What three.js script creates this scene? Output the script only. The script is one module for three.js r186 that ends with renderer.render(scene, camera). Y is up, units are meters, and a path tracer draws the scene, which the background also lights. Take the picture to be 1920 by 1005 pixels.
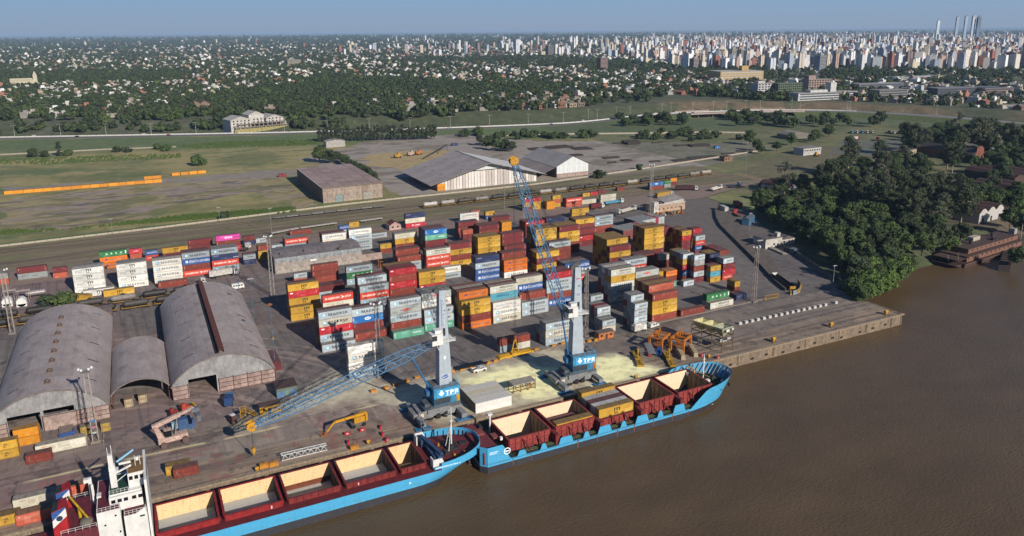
import * as THREE from 'three';
import { mergeGeometries } from 'three/addons/utils/BufferGeometryUtils.js';

// ---------- camera, sky, sun, haze, exposure ----------
const scene = new THREE.Scene();
const F = 1433.98, PITCH = 0.2409, ROLL = -0.0084, HC = 112.48, YAW = 1.1137, CY = 408.68;
const cs = Math.cos, sn = Math.sin, V = (x, y, z) => new THREE.Vector3(x, y, z);
const right0 = V(sn(YAW), 0, cs(YAW)), fwd0 = V(cs(YAW), 0, -sn(YAW)), upY = V(0, 1, 0);
const FWD = fwd0.clone().multiplyScalar(cs(PITCH)).addScaledVector(upY, -sn(PITCH));
const UP0 = fwd0.clone().multiplyScalar(sn(PITCH)).addScaledVector(upY, cs(PITCH));
const RGT = right0.clone().multiplyScalar(cs(ROLL)).addScaledVector(UP0, sn(ROLL));
const UPV = UP0.clone().multiplyScalar(cs(ROLL)).addScaledVector(right0, -sn(ROLL));
const camera = new THREE.PerspectiveCamera(2 * Math.atan((1005 - CY) / F) * 180 / Math.PI, 1920 / (2 * (1005 - CY)), 1, 60000);
camera.setViewOffset(1920, 2 * (1005 - CY), 0, 1005 - 2 * CY, 1920, 1005);
camera.position.set(0, HC, 0);
camera.quaternion.setFromRotationMatrix(new THREE.Matrix4().makeBasis(RGT, UPV, FWD.clone().negate()));
scene.add(camera);
const renderer = new THREE.WebGLRenderer({ antialias: true });
renderer.setSize(1024, 536);
renderer.toneMapping = THREE.LinearToneMapping;
renderer.toneMappingExposure = 1.14;
renderer.shadowMap.enabled = true;
{ // clear hazy morning sky, darker towards the zenith
  const W = 256, H = 128, d = new Float32Array(W * H * 4);
  const stops = [[0, .24, .30, .41], [.02, .235, .33, .46], [.05, .205, .35, .53], [.12, .13, .26, .46], [.3, .07, .15, .32], [.6, .034, .085, .21], [1, .02, .058, .155]];
  for (let r = 0; r < H; r++) {
    const e = Math.max(0, Math.sin(((r + .5) / H - .5) * Math.PI));
    let k = 0; while (k < stops.length - 2 && e > stops[k + 1][0]) k++;
    const a = stops[k], b = stops[k + 1], t = Math.min(1, (e - a[0]) / (b[0] - a[0]));
    for (let c = 0; c < W; c++) { const i = (r * W + c) * 4; for (let j = 0; j < 3; j++) d[i + j] = a[j + 1] + (b[j + 1] - a[j + 1]) * t; d[i + 3] = 1; }
  }
  const sky = new THREE.DataTexture(d, W, H, THREE.RGBAFormat, THREE.FloatType);
  sky.mapping = THREE.EquirectangularReflectionMapping; sky.magFilter = THREE.LinearFilter; sky.needsUpdate = true;
  scene.background = sky; scene.environment = sky;
}
const sun = new THREE.DirectionalLight(0xfff7ec, 5);
sun.position.set(120 + 218, 454, -250 + 864); sun.target.position.set(120, 0, -250);
sun.castShadow = true; sun.shadow.mapSize.set(4096, 4096);
Object.assign(sun.shadow.camera, { left: -400, right: 500, top: 400, bottom: -400, near: 1, far: 3000 });
scene.add(sun, sun.target);
scene.fog = new THREE.FogExp2(0x9db6d0, 5e-5);

// ---------- helpers ----------
let seed = 7;
const rnd = () => { seed = (seed + 0x6d2b79f5) | 0; let t = Math.imul(seed ^ (seed >>> 15), 1 | seed); t = (t + Math.imul(t ^ (t >>> 7), 61 | t)) ^ t; return ((t ^ (t >>> 14)) >>> 0) / 4294967296; };
const rr = (a, b) => a + (b - a) * rnd(), pick = (a) => a[Math.floor(rnd() * a.length)];
const lerp = (a, b, t) => a + (b - a) * t, clamp = (x, a = 0, b = 1) => Math.min(b, Math.max(a, x)), sst = (a, b, x) => { const t = clamp((x - a) / (b - a)); return t * t * (3 - 2 * t); };
// ground point under a place in the photograph (1920 x 1005), on the level h: [x, D], D counted inland from the camera (z = -D)
function G(px, py, h = 0) {
  const d = FWD.clone().addScaledVector(RGT, (px - 960) / F).addScaledVector(UPV, (CY - py) / F), t = (h - HC) / d.y;
  return [d.x * t, -d.z * t];
}
const hash = (x, y) => { let h = Math.imul(x, 374761393) + Math.imul(y, 668265263) | 0; h = Math.imul(h ^ (h >>> 13), 1274126177); return ((h ^ (h >>> 16)) >>> 0) / 4294967296; };
function noise(x, y) { const i = Math.floor(x), j = Math.floor(y), u = x - i, v = y - j, s = u * u * (3 - 2 * u), t = v * v * (3 - 2 * v); return lerp(lerp(hash(i, j), hash(i + 1, j), s), lerp(hash(i, j + 1), hash(i + 1, j + 1), s), t); }
const fbm = (x, y, o = 4) => { let s = 0, a = .5, n = 0; for (let i = 0; i < o; i++) { s += a * noise(x, y); n += a; a *= .5; x = x * 2.03 + 17; y = y * 2.03 + 5; } return s / n; };
const used = {};
const numbered = (n) => { const k = used[n] = (used[n] ?? -1) + 1; return k ? n + '_' + String(k).padStart(3, '0') : n; };
function tag(o, label, category, group, kind) { o.userData.label = label; if (category) o.userData.category = category; if (group) o.userData.group = group; if (kind) o.userData.kind = kind; return o; }
function thing(name, label, category, x = 0, D = 0, y = 0, turn = 0, group) { const o = new THREE.Group(); o.name = numbered(name); scene.add(o); o.position.set(x, y, -D); o.rotation.y = turn; return tag(o, label, category, group); }
function dup(src, label, x, D, y = 0, turn = 0, s = 1) { const o = src.clone(); o.name = numbered(src.name.replace(/_\d{3}$/, '')); scene.add(o); o.position.set(x, y, -D); o.rotation.y = turn; if (s.length) o.scale.set(...s); else o.scale.setScalar(s); o.userData = { ...src.userData, label }; return o; }
const ones = ['', 'first', 'second', 'third', 'fourth', 'fifth', 'sixth', 'seventh', 'eighth', 'ninth', 'tenth', 'eleventh', 'twelfth', 'thirteenth', 'fourteenth', 'fifteenth', 'sixteenth', 'seventeenth', 'eighteenth', 'nineteenth'], tens = ['', '', 'twent', 'thirt', 'fort', 'fift', 'sixt', 'sevent', 'eight', 'ninet'];
const nth = (i) => { const n = i + 1; return n < 20 ? ones[n] : n < 100 ? tens[Math.floor(n / 10)] + (n % 10 ? 'y-' + ones[n % 10] : 'ieth') : 'hundred-and-' + nth(n - 101); };
const flat = (g) => { const n = g.index ? g.toNonIndexed() : g; for (const k of Object.keys(n.attributes)) if (!['position', 'normal', 'uv'].includes(k)) n.deleteAttribute(k); return n; };
function boxUV(g, s) { const p = g.attributes.position, n = g.attributes.normal, uv = g.attributes.uv; for (let i = 0; i < p.count; i++) { const ax = Math.abs(n.getX(i)), ay = Math.abs(n.getY(i)), az = Math.abs(n.getZ(i)); if (ay >= ax && ay >= az) uv.setXY(i, p.getX(i) / s, p.getZ(i) / s); else if (ax > az) uv.setXY(i, p.getZ(i) / s, p.getY(i) / s); else uv.setXY(i, p.getX(i) / s, p.getY(i) / s); } }
const merge = (gs) => { gs = gs.flat(9).filter(Boolean).map(flat); return gs.length > 1 ? mergeGeometries(gs) : gs[0]; };
function mesh(name, gs, mat, parent) {
  const g = Array.isArray(gs) ? merge(gs) : gs;
  if (mat.userData?.s && !g.userData.keep) boxUV(g, mat.userData.s);
  const m = new THREE.Mesh(g, mat); m.name = parent ? name : numbered(name); m.castShadow = m.receiveShadow = true; (parent || scene).add(m); return m;
}
const bx = (w, h, d, x = 0, y = 0, z = 0, ry = 0) => { const g = new THREE.BoxGeometry(w, h, d); g.translate(0, h / 2, 0); if (ry) g.rotateY(ry); return g.translate(x, y, z); };
function bar(a, b, w = .1, h = w) { const A = V(...a), B = V(...b), L = A.distanceTo(B), g = new THREE.BoxGeometry(w, h, L), d = B.clone().sub(A).normalize(); const up = Math.abs(d.y) > .98 ? V(1, 0, 0) : upY; const m = new THREE.Matrix4().lookAt(A, B, up); g.applyMatrix4(m); const c = A.add(B).multiplyScalar(.5); return g.translate(c.x, c.y, c.z); }
function rod(a, b, r, r2 = r, n = 8) { const A = V(...a), B = V(...b), g = new THREE.CylinderGeometry(r2, r, A.distanceTo(B), n); g.applyQuaternion(new THREE.Quaternion().setFromUnitVectors(upY, B.clone().sub(A).normalize())); const c = A.add(B).multiplyScalar(.5); return g.translate(c.x, c.y, c.z); }
const wheel = (r, w, x, y, z, along = 'z', n = 16) => { const g = new THREE.CylinderGeometry(r, r, w, n); if (along === 'z') g.rotateX(Math.PI / 2); else g.rotateZ(Math.PI / 2); return g.translate(x, y, z); };
function prism(pts, d, bevel = 0) { const s = new THREE.Shape(pts.map((p) => new THREE.Vector2(p[0], p[1]))); return new THREE.ExtrudeGeometry(s, { depth: d, bevelEnabled: bevel > 0, bevelSize: bevel, bevelThickness: bevel, bevelSegments: 1, curveSegments: 10 }).translate(0, 0, -d / 2); }
// triangles from quads given as four corners each
function quads(list) { const p = [], uv = []; for (const [a, b, c, d] of list) { p.push(...a, ...b, ...c, ...a, ...c, ...d); uv.push(0, 0, 1, 0, 1, 1, 0, 0, 1, 1, 0, 1); } const g = new THREE.BufferGeometry(); g.setAttribute('position', new THREE.Float32BufferAttribute(p, 3)); g.setAttribute('uv', new THREE.Float32BufferAttribute(uv, 2)); g.computeVertexNormals(); return g; }
function truss(a, b, w, h, n, r, br) { // square lattice beam from a to b (w x h, n bays): [chords, braces]
  const A = V(...a), B = V(...b), d = B.clone().sub(A).normalize(), s = (Math.abs(d.y) > .95 ? V(1, 0, 0) : V(0, 1, 0)), x = s.clone().cross(d).normalize(), y = d.clone().cross(x).normalize();
  const pt = (t, i) => { const W = Array.isArray(w) ? lerp(w[0], w[1], t) : w, H = Array.isArray(h) ? lerp(h[0], h[1], t) : h; return A.clone().lerp(B, t).addScaledVector(x, (i === 0 || i === 3 ? -.5 : .5) * W).addScaledVector(y, (i < 2 ? -.5 : .5) * H).toArray(); };
  const ch = [], bc = [];
  for (let i = 0; i < 4; i++) { ch.push(rod(pt(0, i), pt(1, i), r, r, 6)); for (let k = 0; k < n; k++) { const j = (i + 1) % 4; bc.push(bar(pt(k / n, k % 2 ? i : j), pt((k + 1) / n, k % 2 ? j : i), br)); if (i % 2 === 0) bc.push(bar(pt(k / n, i), pt(k / n, j), br)); } }
  return [ch, bc];
}

// ---------- materials ----------
function tex(w, h, fn, srgb = true, rep = true) { const d = new Uint8Array(w * h * 4); for (let y = 0, i = 0; y < h; y++) for (let x = 0; x < w; x++, i += 4) { const c = fn(x, y); d[i] = c[0]; d[i + 1] = c[1] ?? c[0]; d[i + 2] = c[2] ?? c[0]; d[i + 3] = 255; } const t = new THREE.DataTexture(d, w, h); t.wrapS = t.wrapT = rep ? THREE.RepeatWrapping : THREE.ClampToEdgeWrapping; t.magFilter = THREE.LinearFilter; if (srgb) t.colorSpace = THREE.SRGBColorSpace; t.needsUpdate = true; return t; }
const tile = (f, N) => (x, y) => { const u = x / N, v = y / N; return lerp(lerp(f(x, y), f(x - N, y), u), lerp(f(x, y - N), f(x - N, y - N), u), v); };
const grimeT = (() => { const n = tile((x, y) => fbm(x / 40 + 90, y / 40 + 90, 5), 256), m = tile((x, y) => fbm(x / 7 + 50, y / 24 + 50, 3), 256); return tex(256, 256, (x, y) => { const v = 150 + 130 * (n(x, y) - .5) * 1.3 + 90 * (m(x, y) - .5) + 60 + (hash(x, y) - .5) * 14; const c = clamp(v, 0, 255); return [c, c * .985, c * .965]; }); })();
const softT = (() => { const n = tile((x, y) => fbm(x / 30 + 90, y / 50 + 90, 5), 256); return tex(256, 256, (x, y) => { const v = clamp(232 + 60 * (n(x, y) - .5) + (hash(x, y) - .5) * 8, 0, 255); return [v, v, v * .99]; }); })();
const rippleT = (() => { const n = tile((x, y) => fbm(x / 16 + 60, y / 7 + 60, 4), 256); return tex(256, 256, (x, y) => [255 * n(x, y)], false); })();
const oldRoofT = (() => { const n = tile((x, y) => fbm(x / 34 + 70, y / 60 + 70, 5), 256), r = tile((x, y) => fbm(x / 9 + 20, y / 40 + 20, 4), 256); return tex(256, 256, (x, y) => { const l = y % 32 === 0 || x % 64 === 0 ? -26 : 0, v = 212 + 70 * (n(x, y) - .5) + 40 * (r(x, y) - .5) + l + (hash(x, y) - .5) * 12, k = sst(.6, .74, r(x, y) * .55 + n(x, y) * .45); return [clamp(v - 20 * k, 0, 255), clamp(v - 62 * k, 0, 255), clamp(v - 84 * k, 0, 255)]; }); })();
const corrT = tex(32, 2, (x) => [clamp(127 + 190 * Math.sin(x / 32 * 6.283), 0, 255)], false);
const cache = {};
function M(color, o = {}) {
  const k = color + JSON.stringify(o); if (cache[k]) return cache[k];
  const m = cache[k] = new THREE.MeshStandardMaterial({ color, roughness: o.r ?? .75, metalness: o.m ?? 0, side: THREE.DoubleSide });
  if (!o.plain) { m.map = o.soft ? softT : o.old ? oldRoofT : grimeT; m.userData.s = o.s ?? 9; }
  if (o.corr) { const b = corrT.clone(); b.repeat.set(m.userData.s / o.corr, 1); m.bumpMap = b; m.bumpScale = o.bs ?? .04; }
  return m;
}
// ---------- the setting ----------
const WATER = -4.3;
const plateau = (x, D) => { const e = hwFar(x); return 12 * sst(e + 12, e + 75, D); };
const hwPts = [[-700, 1240], [-137, 1021], [25, 955], [191, 891], [434, 826], [663, 800], [760, 772], [826, 732], [868, 675], [895, 605], [915, 519], [960, 400], [1040, 260], [1200, 0], [3000, -2000]];
const along = (pts, x) => { if (x <= pts[0][0]) return pts[0][1] + (x - pts[0][0]) * (pts[1][1] - pts[0][1]) / (pts[1][0] - pts[0][0]); for (let i = 1; i < pts.length; i++) if (x <= pts[i][0]) return lerp(pts[i - 1][1], pts[i][1], (x - pts[i - 1][0]) / (pts[i][0] - pts[i - 1][0])); return pts[pts.length - 1][1]; };
function hwFar(x) { return along(hwPts, x); }
const hwY = (x) => 5.2 * sst(470, 620, x) * (1 - .6 * sst(870, 1000, x));
const GP = (px, py) => { let h = 0, p; for (let i = 0; i < 6; i++) { p = G(px, py, h); h = plateau(...p); } return [...p, h]; };
const shorePts = [[268.5, 190.8], [269.5, 212], [286, 218], [304, 222], [323, 231], [350, 233], [403, 236], [440, 246], [600, 262], [1500, 300], [26000, 300]];
const shoreD = (x) => x < 268.4 ? 190.8 : along(shorePts, x);
const inPoly = (P, x, y) => { let c = false; for (let i = 0, j = P.length - 1; i < P.length; j = i++) { const [a, b] = P[i], [e, f] = P[j]; if ((b > y) !== (f > y) && x < (e - a) * (y - b) / (f - b) + a) c = !c; } return c; };
const pp = (...l) => { const o = []; for (let i = 0; i < l.length; i += 2) o.push(G(l[i], l[i + 1])); return o; };
function planTex(x0, x1, d0, d1, W, H, fn) { return tex(W, H, (i, j) => fn(x0 + (x1 - x0) * (i + .5) / W, d0 + (d1 - d0) * (j + .5) / H), true, false); }
function sheet(name, poly, y, mat, box) {
  const s = new THREE.Shape(poly.map(([x, d]) => new THREE.Vector2(x, d))), g = new THREE.ShapeGeometry(s), p = g.attributes.position, uv = g.attributes.uv;
  for (let i = 0; i < p.count; i++) { const x = p.getX(i), d = p.getY(i); if (box) uv.setXY(i, (x - box[0]) / (box[1] - box[0]), (d - box[2]) / (box[3] - box[2])); p.setXYZ(i, x, y, -d); }
  g.computeVertexNormals(); g.userData.keep = !!box;
  const m = mesh(name, g, mat); m.userData.kind = 'structure'; return m;
}
const mix3 = (a, b, t) => [lerp(a[0], b[0], t), lerp(a[1], b[1], t), lerp(a[2], b[2], t)];
const mapMat = (t, r = .92, bump) => { const m = new THREE.MeshStandardMaterial({ map: t, roughness: r, side: THREE.DoubleSide }); return m; };

{ // ground: one sheet to the horizon
  const xs = [], ds = [];
  for (let i = -70; i <= 90; i++) xs.push(i <= -20 ? -300 - 40 * (Math.pow(1.078, -20 - i) - 1) / .078 * 1 : i <= 60 ? (i + 20) * 15 - 300 : 900 + 40 * (Math.pow(1.26, i - 60) - 1) / .26);
  xs.push(268.3, 268.6, 269.6); xs.sort((a, b) => a - b);
  for (let j = 0; j <= 110; j++) ds.push(j < 60 ? j * 14 : 826 + 20 * (Math.pow(1.117, j - 59) - 1) / .117);
  const nx = xs.length, nd = ds.length, P = [], C = [], U = [], I = [];
  for (let j = 0; j < nd; j++) for (let i = 0; i < nx; i++) {
    const x = xs[i], D = shoreD(x) + ds[j], y = j === 0 ? (x < 268.4 ? -.12 : -6) : j === 1 && x > 268.4 ? -.4 : plateau(x, D) - .12;
    P.push(x, y, -D); U.push(x / 60, D / 60);
    const n = fbm(x / 90, D / 90, 4), far = sst(900, 3500, D);
    const green = [.095, .115, .05], town = [.2, .19, .17];
    let c = mix3(green, town, sst(.5, .62, n) * sst(940, 1100, D) * .75); c = mix3(c, [.12, .135, .1], far * .55); c = mix3(c, [.24, .175, .1], sst(600, 700, x) * sst(8, 20, D - hwFar(x)) * sst(130, 60, D - hwFar(x)) * sst(.42, .55, fbm(x / 40, D / 40, 3)));
    if (x > 420 && D < 420) c = mix3(c, [.2, .145, .1], .75 * sst(420, 300, D)); C.push(...c);
  }
  for (let j = 0; j < nd - 1; j++) for (let i = 0; i < nx - 1; i++) { const a = j * nx + i, b = a + 1, c = a + nx, d = c + 1; I.push(a, b, d, a, d, c); }
  const g = new THREE.BufferGeometry(); g.setAttribute('position', new THREE.Float32BufferAttribute(P, 3)); g.setAttribute('color', new THREE.Float32BufferAttribute(C, 3)); g.setAttribute('uv', new THREE.Float32BufferAttribute(U, 2)); g.setIndex(I); g.computeVertexNormals();
  const m = mesh('ground', g, new THREE.MeshStandardMaterial({ vertexColors: true, map: grimeT, roughness: 1, side: THREE.DoubleSide })); m.userData.kind = 'structure';
}
{ // river, cut out where the open holds of the two ships go below the waterline
  const s = new THREE.Shape([[-14000, -9000], [26000, -9000], [26000, 420], [-14000, 420]].map((p) => new THREE.Vector2(...p)));
  const hole = (a, b, c, d) => s.holes.push(new THREE.Path([[a, c], [a, d], [b, d], [b, c]].map((p) => new THREE.Vector2(...p))));
  hole(-7, 60, 171.5, 184); hole(83, 156, 172, 185);
  const g = new THREE.ShapeGeometry(s), p = g.attributes.position, uv = g.attributes.uv;
  for (let i = 0; i < p.count; i++) { const x = p.getX(i), d = p.getY(i); uv.setXY(i, x / 14, d / 14); p.setXYZ(i, x, WATER, -d); }
  g.computeVertexNormals();
  const bt = rippleT.clone(), mt = (() => { const n = tile((x, y) => fbm(x / 60 + 9, y / 34 + 9, 5), 512); return tex(512, 512, (x, y) => { const v = n(x, y); return [lerp(76, 98, v), lerp(61, 80, v), lerp(41, 56, v)]; }); })(); mt.repeat.set(.1, .1);
  const m = mesh('river', g, new THREE.MeshPhysicalMaterial({ map: mt, roughness: .36, specularIntensity: .5, bumpMap: bt, bumpScale: .2, side: THREE.DoubleSide })); m.userData.kind = 'structure';
}
// paved quay: apron and yard, with tyre marks, stains, sulphur dust and faded paint
const sulphur = [pp(640, 690, 735, 722, 905, 682, 1010, 656, 1060, 650, 1075, 690, 1065, 748, 940, 772, 830, 792, 700, 752, 560, 772, 470, 806, 430, 806, 560, 735), pp(1110, 670, 1170, 662, 1235, 690, 1260, 695, 1200, 715, 1110, 735, 1070, 720)];
const strong = [pp(905, 700, 980, 680, 1055, 690, 1070, 740, 1010, 750, 960, 740, 900, 735, 860, 715), pp(1115, 672, 1165, 664, 1225, 688, 1240, 697, 1190, 712, 1112, 728)];
const soft = (P, x, d, w = 3) => { let s = 0; for (let k = 0; k < 5; k++) s += inPoly(P, x + w * [0, 1, -1, .5, -.5][k] + 5 * (noise(x / 4, d / 4) - .5), d + w * [0, .6, -.4, -1, 1][k] + 4 * (noise(x / 3 + 40, d / 3) - .5)) ? .2 : 0; return s; };
function paving(x, D) {
  const n = fbm(x / 26, D / 26, 5), f = fbm(x / 2.2 + 30, D / 2.2, 3), g = hash(Math.floor(x * 6), Math.floor(D * 6));
  let c = D < 226 ? mix3([86, 78, 72], [118, 107, 96], n) : mix3([76, 71, 69], [98, 91, 87], n);
  const red = sst(110, 10, x) * sst(.3, .7, fbm(x / 40 + 7, D / 30, 3)); c = mix3(c, [106, 84, 80], red * .6);
  if (D < 203) { c = mix3(c, [112, 95, 78], .5); const j = Math.abs(((D - 191) / 3.1) % 1 - .5); if (j > .47) c = mix3(c, [60, 50, 44], .55); c = mix3(c, [140, 120, 98], sst(.55, .75, fbm(x / 14, D * .7, 3)) * .5); }
  // tyre lanes along the quay and sweeping turns
  const lane = fbm(x / 60, D / 1.1, 3); if (D < 222) c = mix3(c, [58, 50, 47], sst(.56, .72, lane) * .45); else c = mix3(c, [54, 50, 50], sst(.56, .74, fbm(x / 1.2 + D * .05, D / 46, 3)) * .35);
  const ang = Math.atan2(D - 205, x + 20), rad = Math.hypot(D - 205, x + 20); if (x < 72 && D > 205) c = mix3(c, [140, 122, 112], sst(.52, .7, fbm(rad / 1.6, ang * 3, 3)) * .45 * sst(60, 20, Math.abs(rad - 65)));
  // oil and rubber stains
  c = mix3(c, [46, 42, 42], sst(.64, .76, fbm(x / 3.2 + 200, D / 3.2, 4)) * .35);
  if (D < 214 && x < 70) c = mix3(c, [110, 62, 58], sst(.57, .72, fbm(x / 5 + 60, D / 5, 4)) * .4);
  // slab joints and cracks
  const jn = Math.min(Math.abs((x / 6.1) % 1), Math.abs((D / 5.3) % 1)); if (jn < .03 && D > 204) c = mix3(c, [48, 43, 42], .22); const cr = Math.abs(fbm(x / 9 + 70, D / 9 + 20, 4) - .5); if (cr < .006) c = mix3(c, [44, 38, 36], .45);
  // yellow sulphur dust spilled beside the cranes
  for (let i = 0; i < 2; i++) { const a = soft(sulphur[i], x, D), b = soft(strong[i], x, D, 2); c = mix3(c, [158, 151, 128], a * (.85 + .4 * (n - .5) + .5 * (f - .5))); c = mix3(c, [204, 199, 150], b * clamp(.88 + .8 * (f - .45))); }
  // pale dust line along the quay road
  const ln = Math.abs(D - 213.3 + (x - 20) * .012 + 1.2 * (noise(x / 17, 2) - .5)); if (x < 62) c = mix3(c, [176, 165, 122], sst(.9, .1, ln) * sst(.25, .5, noise(x / 5, 9)) * .75);
  return c.map((v) => clamp(v * 1.2 + (f - .5) * 24 + (g - .5) * 10, 0, 255));
}
{
  const A = [-90, 271, 190.4, 226.2];
  sheet('quay_apron', [[-90, 190.4], [269.3, 190.4], [268.9, 212], [271, 226.2], [-90, 226.2]], 0, mapMat(planTex(...A, 2048, 256, paving)), A);
  const B = [-90, 345, 226.2, 402];
  const yard = (x, D) => { let c = paving(x, D); const far = sst(300, 330, x - (D - 300) * .8); // rear gate road
    if (x > 215 && D > 290) c = mix3(c, [96, 86, 78], .5); return c; };
  sheet('yard_pavement', [[-90, 226.2], [274, 226.2], [282, 240], [293, 262], [308, 287], [322, 322], [340, 352], [345, 402], [-90, 402]], .004, mapMat(planTex(...B, 2048, 1024, yard)), B);
  const C = [-160, 420, 402, 505];
  const rail = (x, D) => { const n = fbm(x / 34, D / 9, 5), f = fbm(x / 1.4, D / 1.1, 3); let c = mix3([106, 94, 74], [132, 122, 90], n); c = mix3(c, [98, 100, 62], sst(.45, .68, fbm(x / 22 + 9, D / 7, 4)) * .75);
    c = mix3(c, [82, 66, 58], sst(.52, .66, fbm(x / 70, D / 1.7, 3)) * .6); if (D < 432 + 6 * noise(x / 20, 3)) c = mix3(c, [128, 108, 102], .75 * sst(440, 420, D)); return c.map((v) => clamp(v + (f - .5) * 26)) && c.map((v) => v + (f - .5) * 26); };
  sheet('railway_ground', [[-160, 402], [345, 402], [420, 425], [420, 505], [-160, 480]], .008, mapMat(planTex(...C, 2048, 384, rail)), C);
  // fields, gravel storage yard and verges between the railway and the motorway
  const dirt = pp(0, 375, 310, 340, 520, 325, 545, 345, 600, 385, 560, 392, 460, 360, 330, 385, 240, 415, 100, 432, 0, 428), yardP = pp(560, 300, 700, 262, 860, 250, 1000, 264, 1330, 268, 1420, 262, 1450, 276, 1330, 312, 1110, 335, 1000, 345, 880, 360, 760, 372, 700, 340, 640, 320), hay = pp(680, 290, 830, 280, 860, 300, 760, 320, 690, 312), roadP = pp(0, 352, 300, 336, 520, 318, 640, 318, 560, 330, 320, 344, 0, 362), sand = pp(1330, 345, 1440, 300, 1545, 276, 1700, 268, 1700, 292, 1560, 306, 1490, 345, 1440, 362, 1390, 362), lotP = pp(1560, 290, 1580, 262, 1700, 262, 1740, 290);
  const E = [-330, 1000, 330, 1040];
  const fields = (x, D) => {
    const n = fbm(x / 45, D / 30, 5), f = fbm(x / 4, D / 3, 4), w = x + 14 * (noise(x / 12, D / 9) - .5), q = D + 12 * (noise(x / 10 + 9, D / 8) - .5);
    let c = mix3([116, 114, 68], [150, 138, 90], sst(.35, .65, n));
    c = mix3(c, [88, 104, 58], sst(.55, .7, fbm(x / 26 + 4, D / 14, 4)) * .7);
    const hd = q - hwFar(x); c = mix3(c, [84, 104, 58], sst(-150, -95, hd) * sst(-20, -30, hd) * .75);
    if (inPoly(dirt, w, q)) { c = mix3([146, 130, 116], [150, 136, 96], sst(.4, .62, fbm(x / 30, D / 12, 4))); c = mix3(c, [112, 108, 66], sst(.52, .66, fbm(x / 18 + 80, D / 8, 4)) * .8); c = mix3(c, [86, 80, 78], sst(.64, .7, fbm(x / 20 + 3, D / 5, 4)) * .7); }
    if (inPoly(yardP, w, q)) { c = mix3([146, 136, 126], [160, 148, 136], n); c = mix3(c, [104, 92, 74], sst(.5, .64, fbm(x / 24, D / 12, 4)) * .5); }
    if (inPoly(hay, w, q)) c = mix3(c, [172, 150, 98], .8);
    if (inPoly(roadP, w, q)) c = mix3(c, [140, 130, 122], .85);
    if (inPoly(sand, w, q)) c = mix3(c, [132, 112, 84], .9);
    if (inPoly(lotP, w, q)) c = [120, 116, 118];
    if (D < 500 + (x - 100) * .05 && x < 420) c = mix3(c, [72, 96, 46], sst(508, 494, q - (x > 120 ? 8 : 0)) * (x < 90 ? .85 : .3));
    if (x > 430 && D < hwFar(x) - 20) c = mix3(c, [72, 78, 50], .45); return c.map((v) => clamp(v * .94 + (f - .5) * 34, 0, 255));
  };
  const top = []; for (let x = -330; x <= 880; x += 20) top.push([x, hwFar(x) - 17]);
  sheet('field_ground', [[-330, 470], [-160, 476], [420, 502], [420.5, 424], [346, 401], [342, 356], [400, 338], [640, 400], [890, 470], ...top.reverse()], -.02, mapMat(planTex(...E, 2048, 1024, fields)), E);
}
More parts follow.
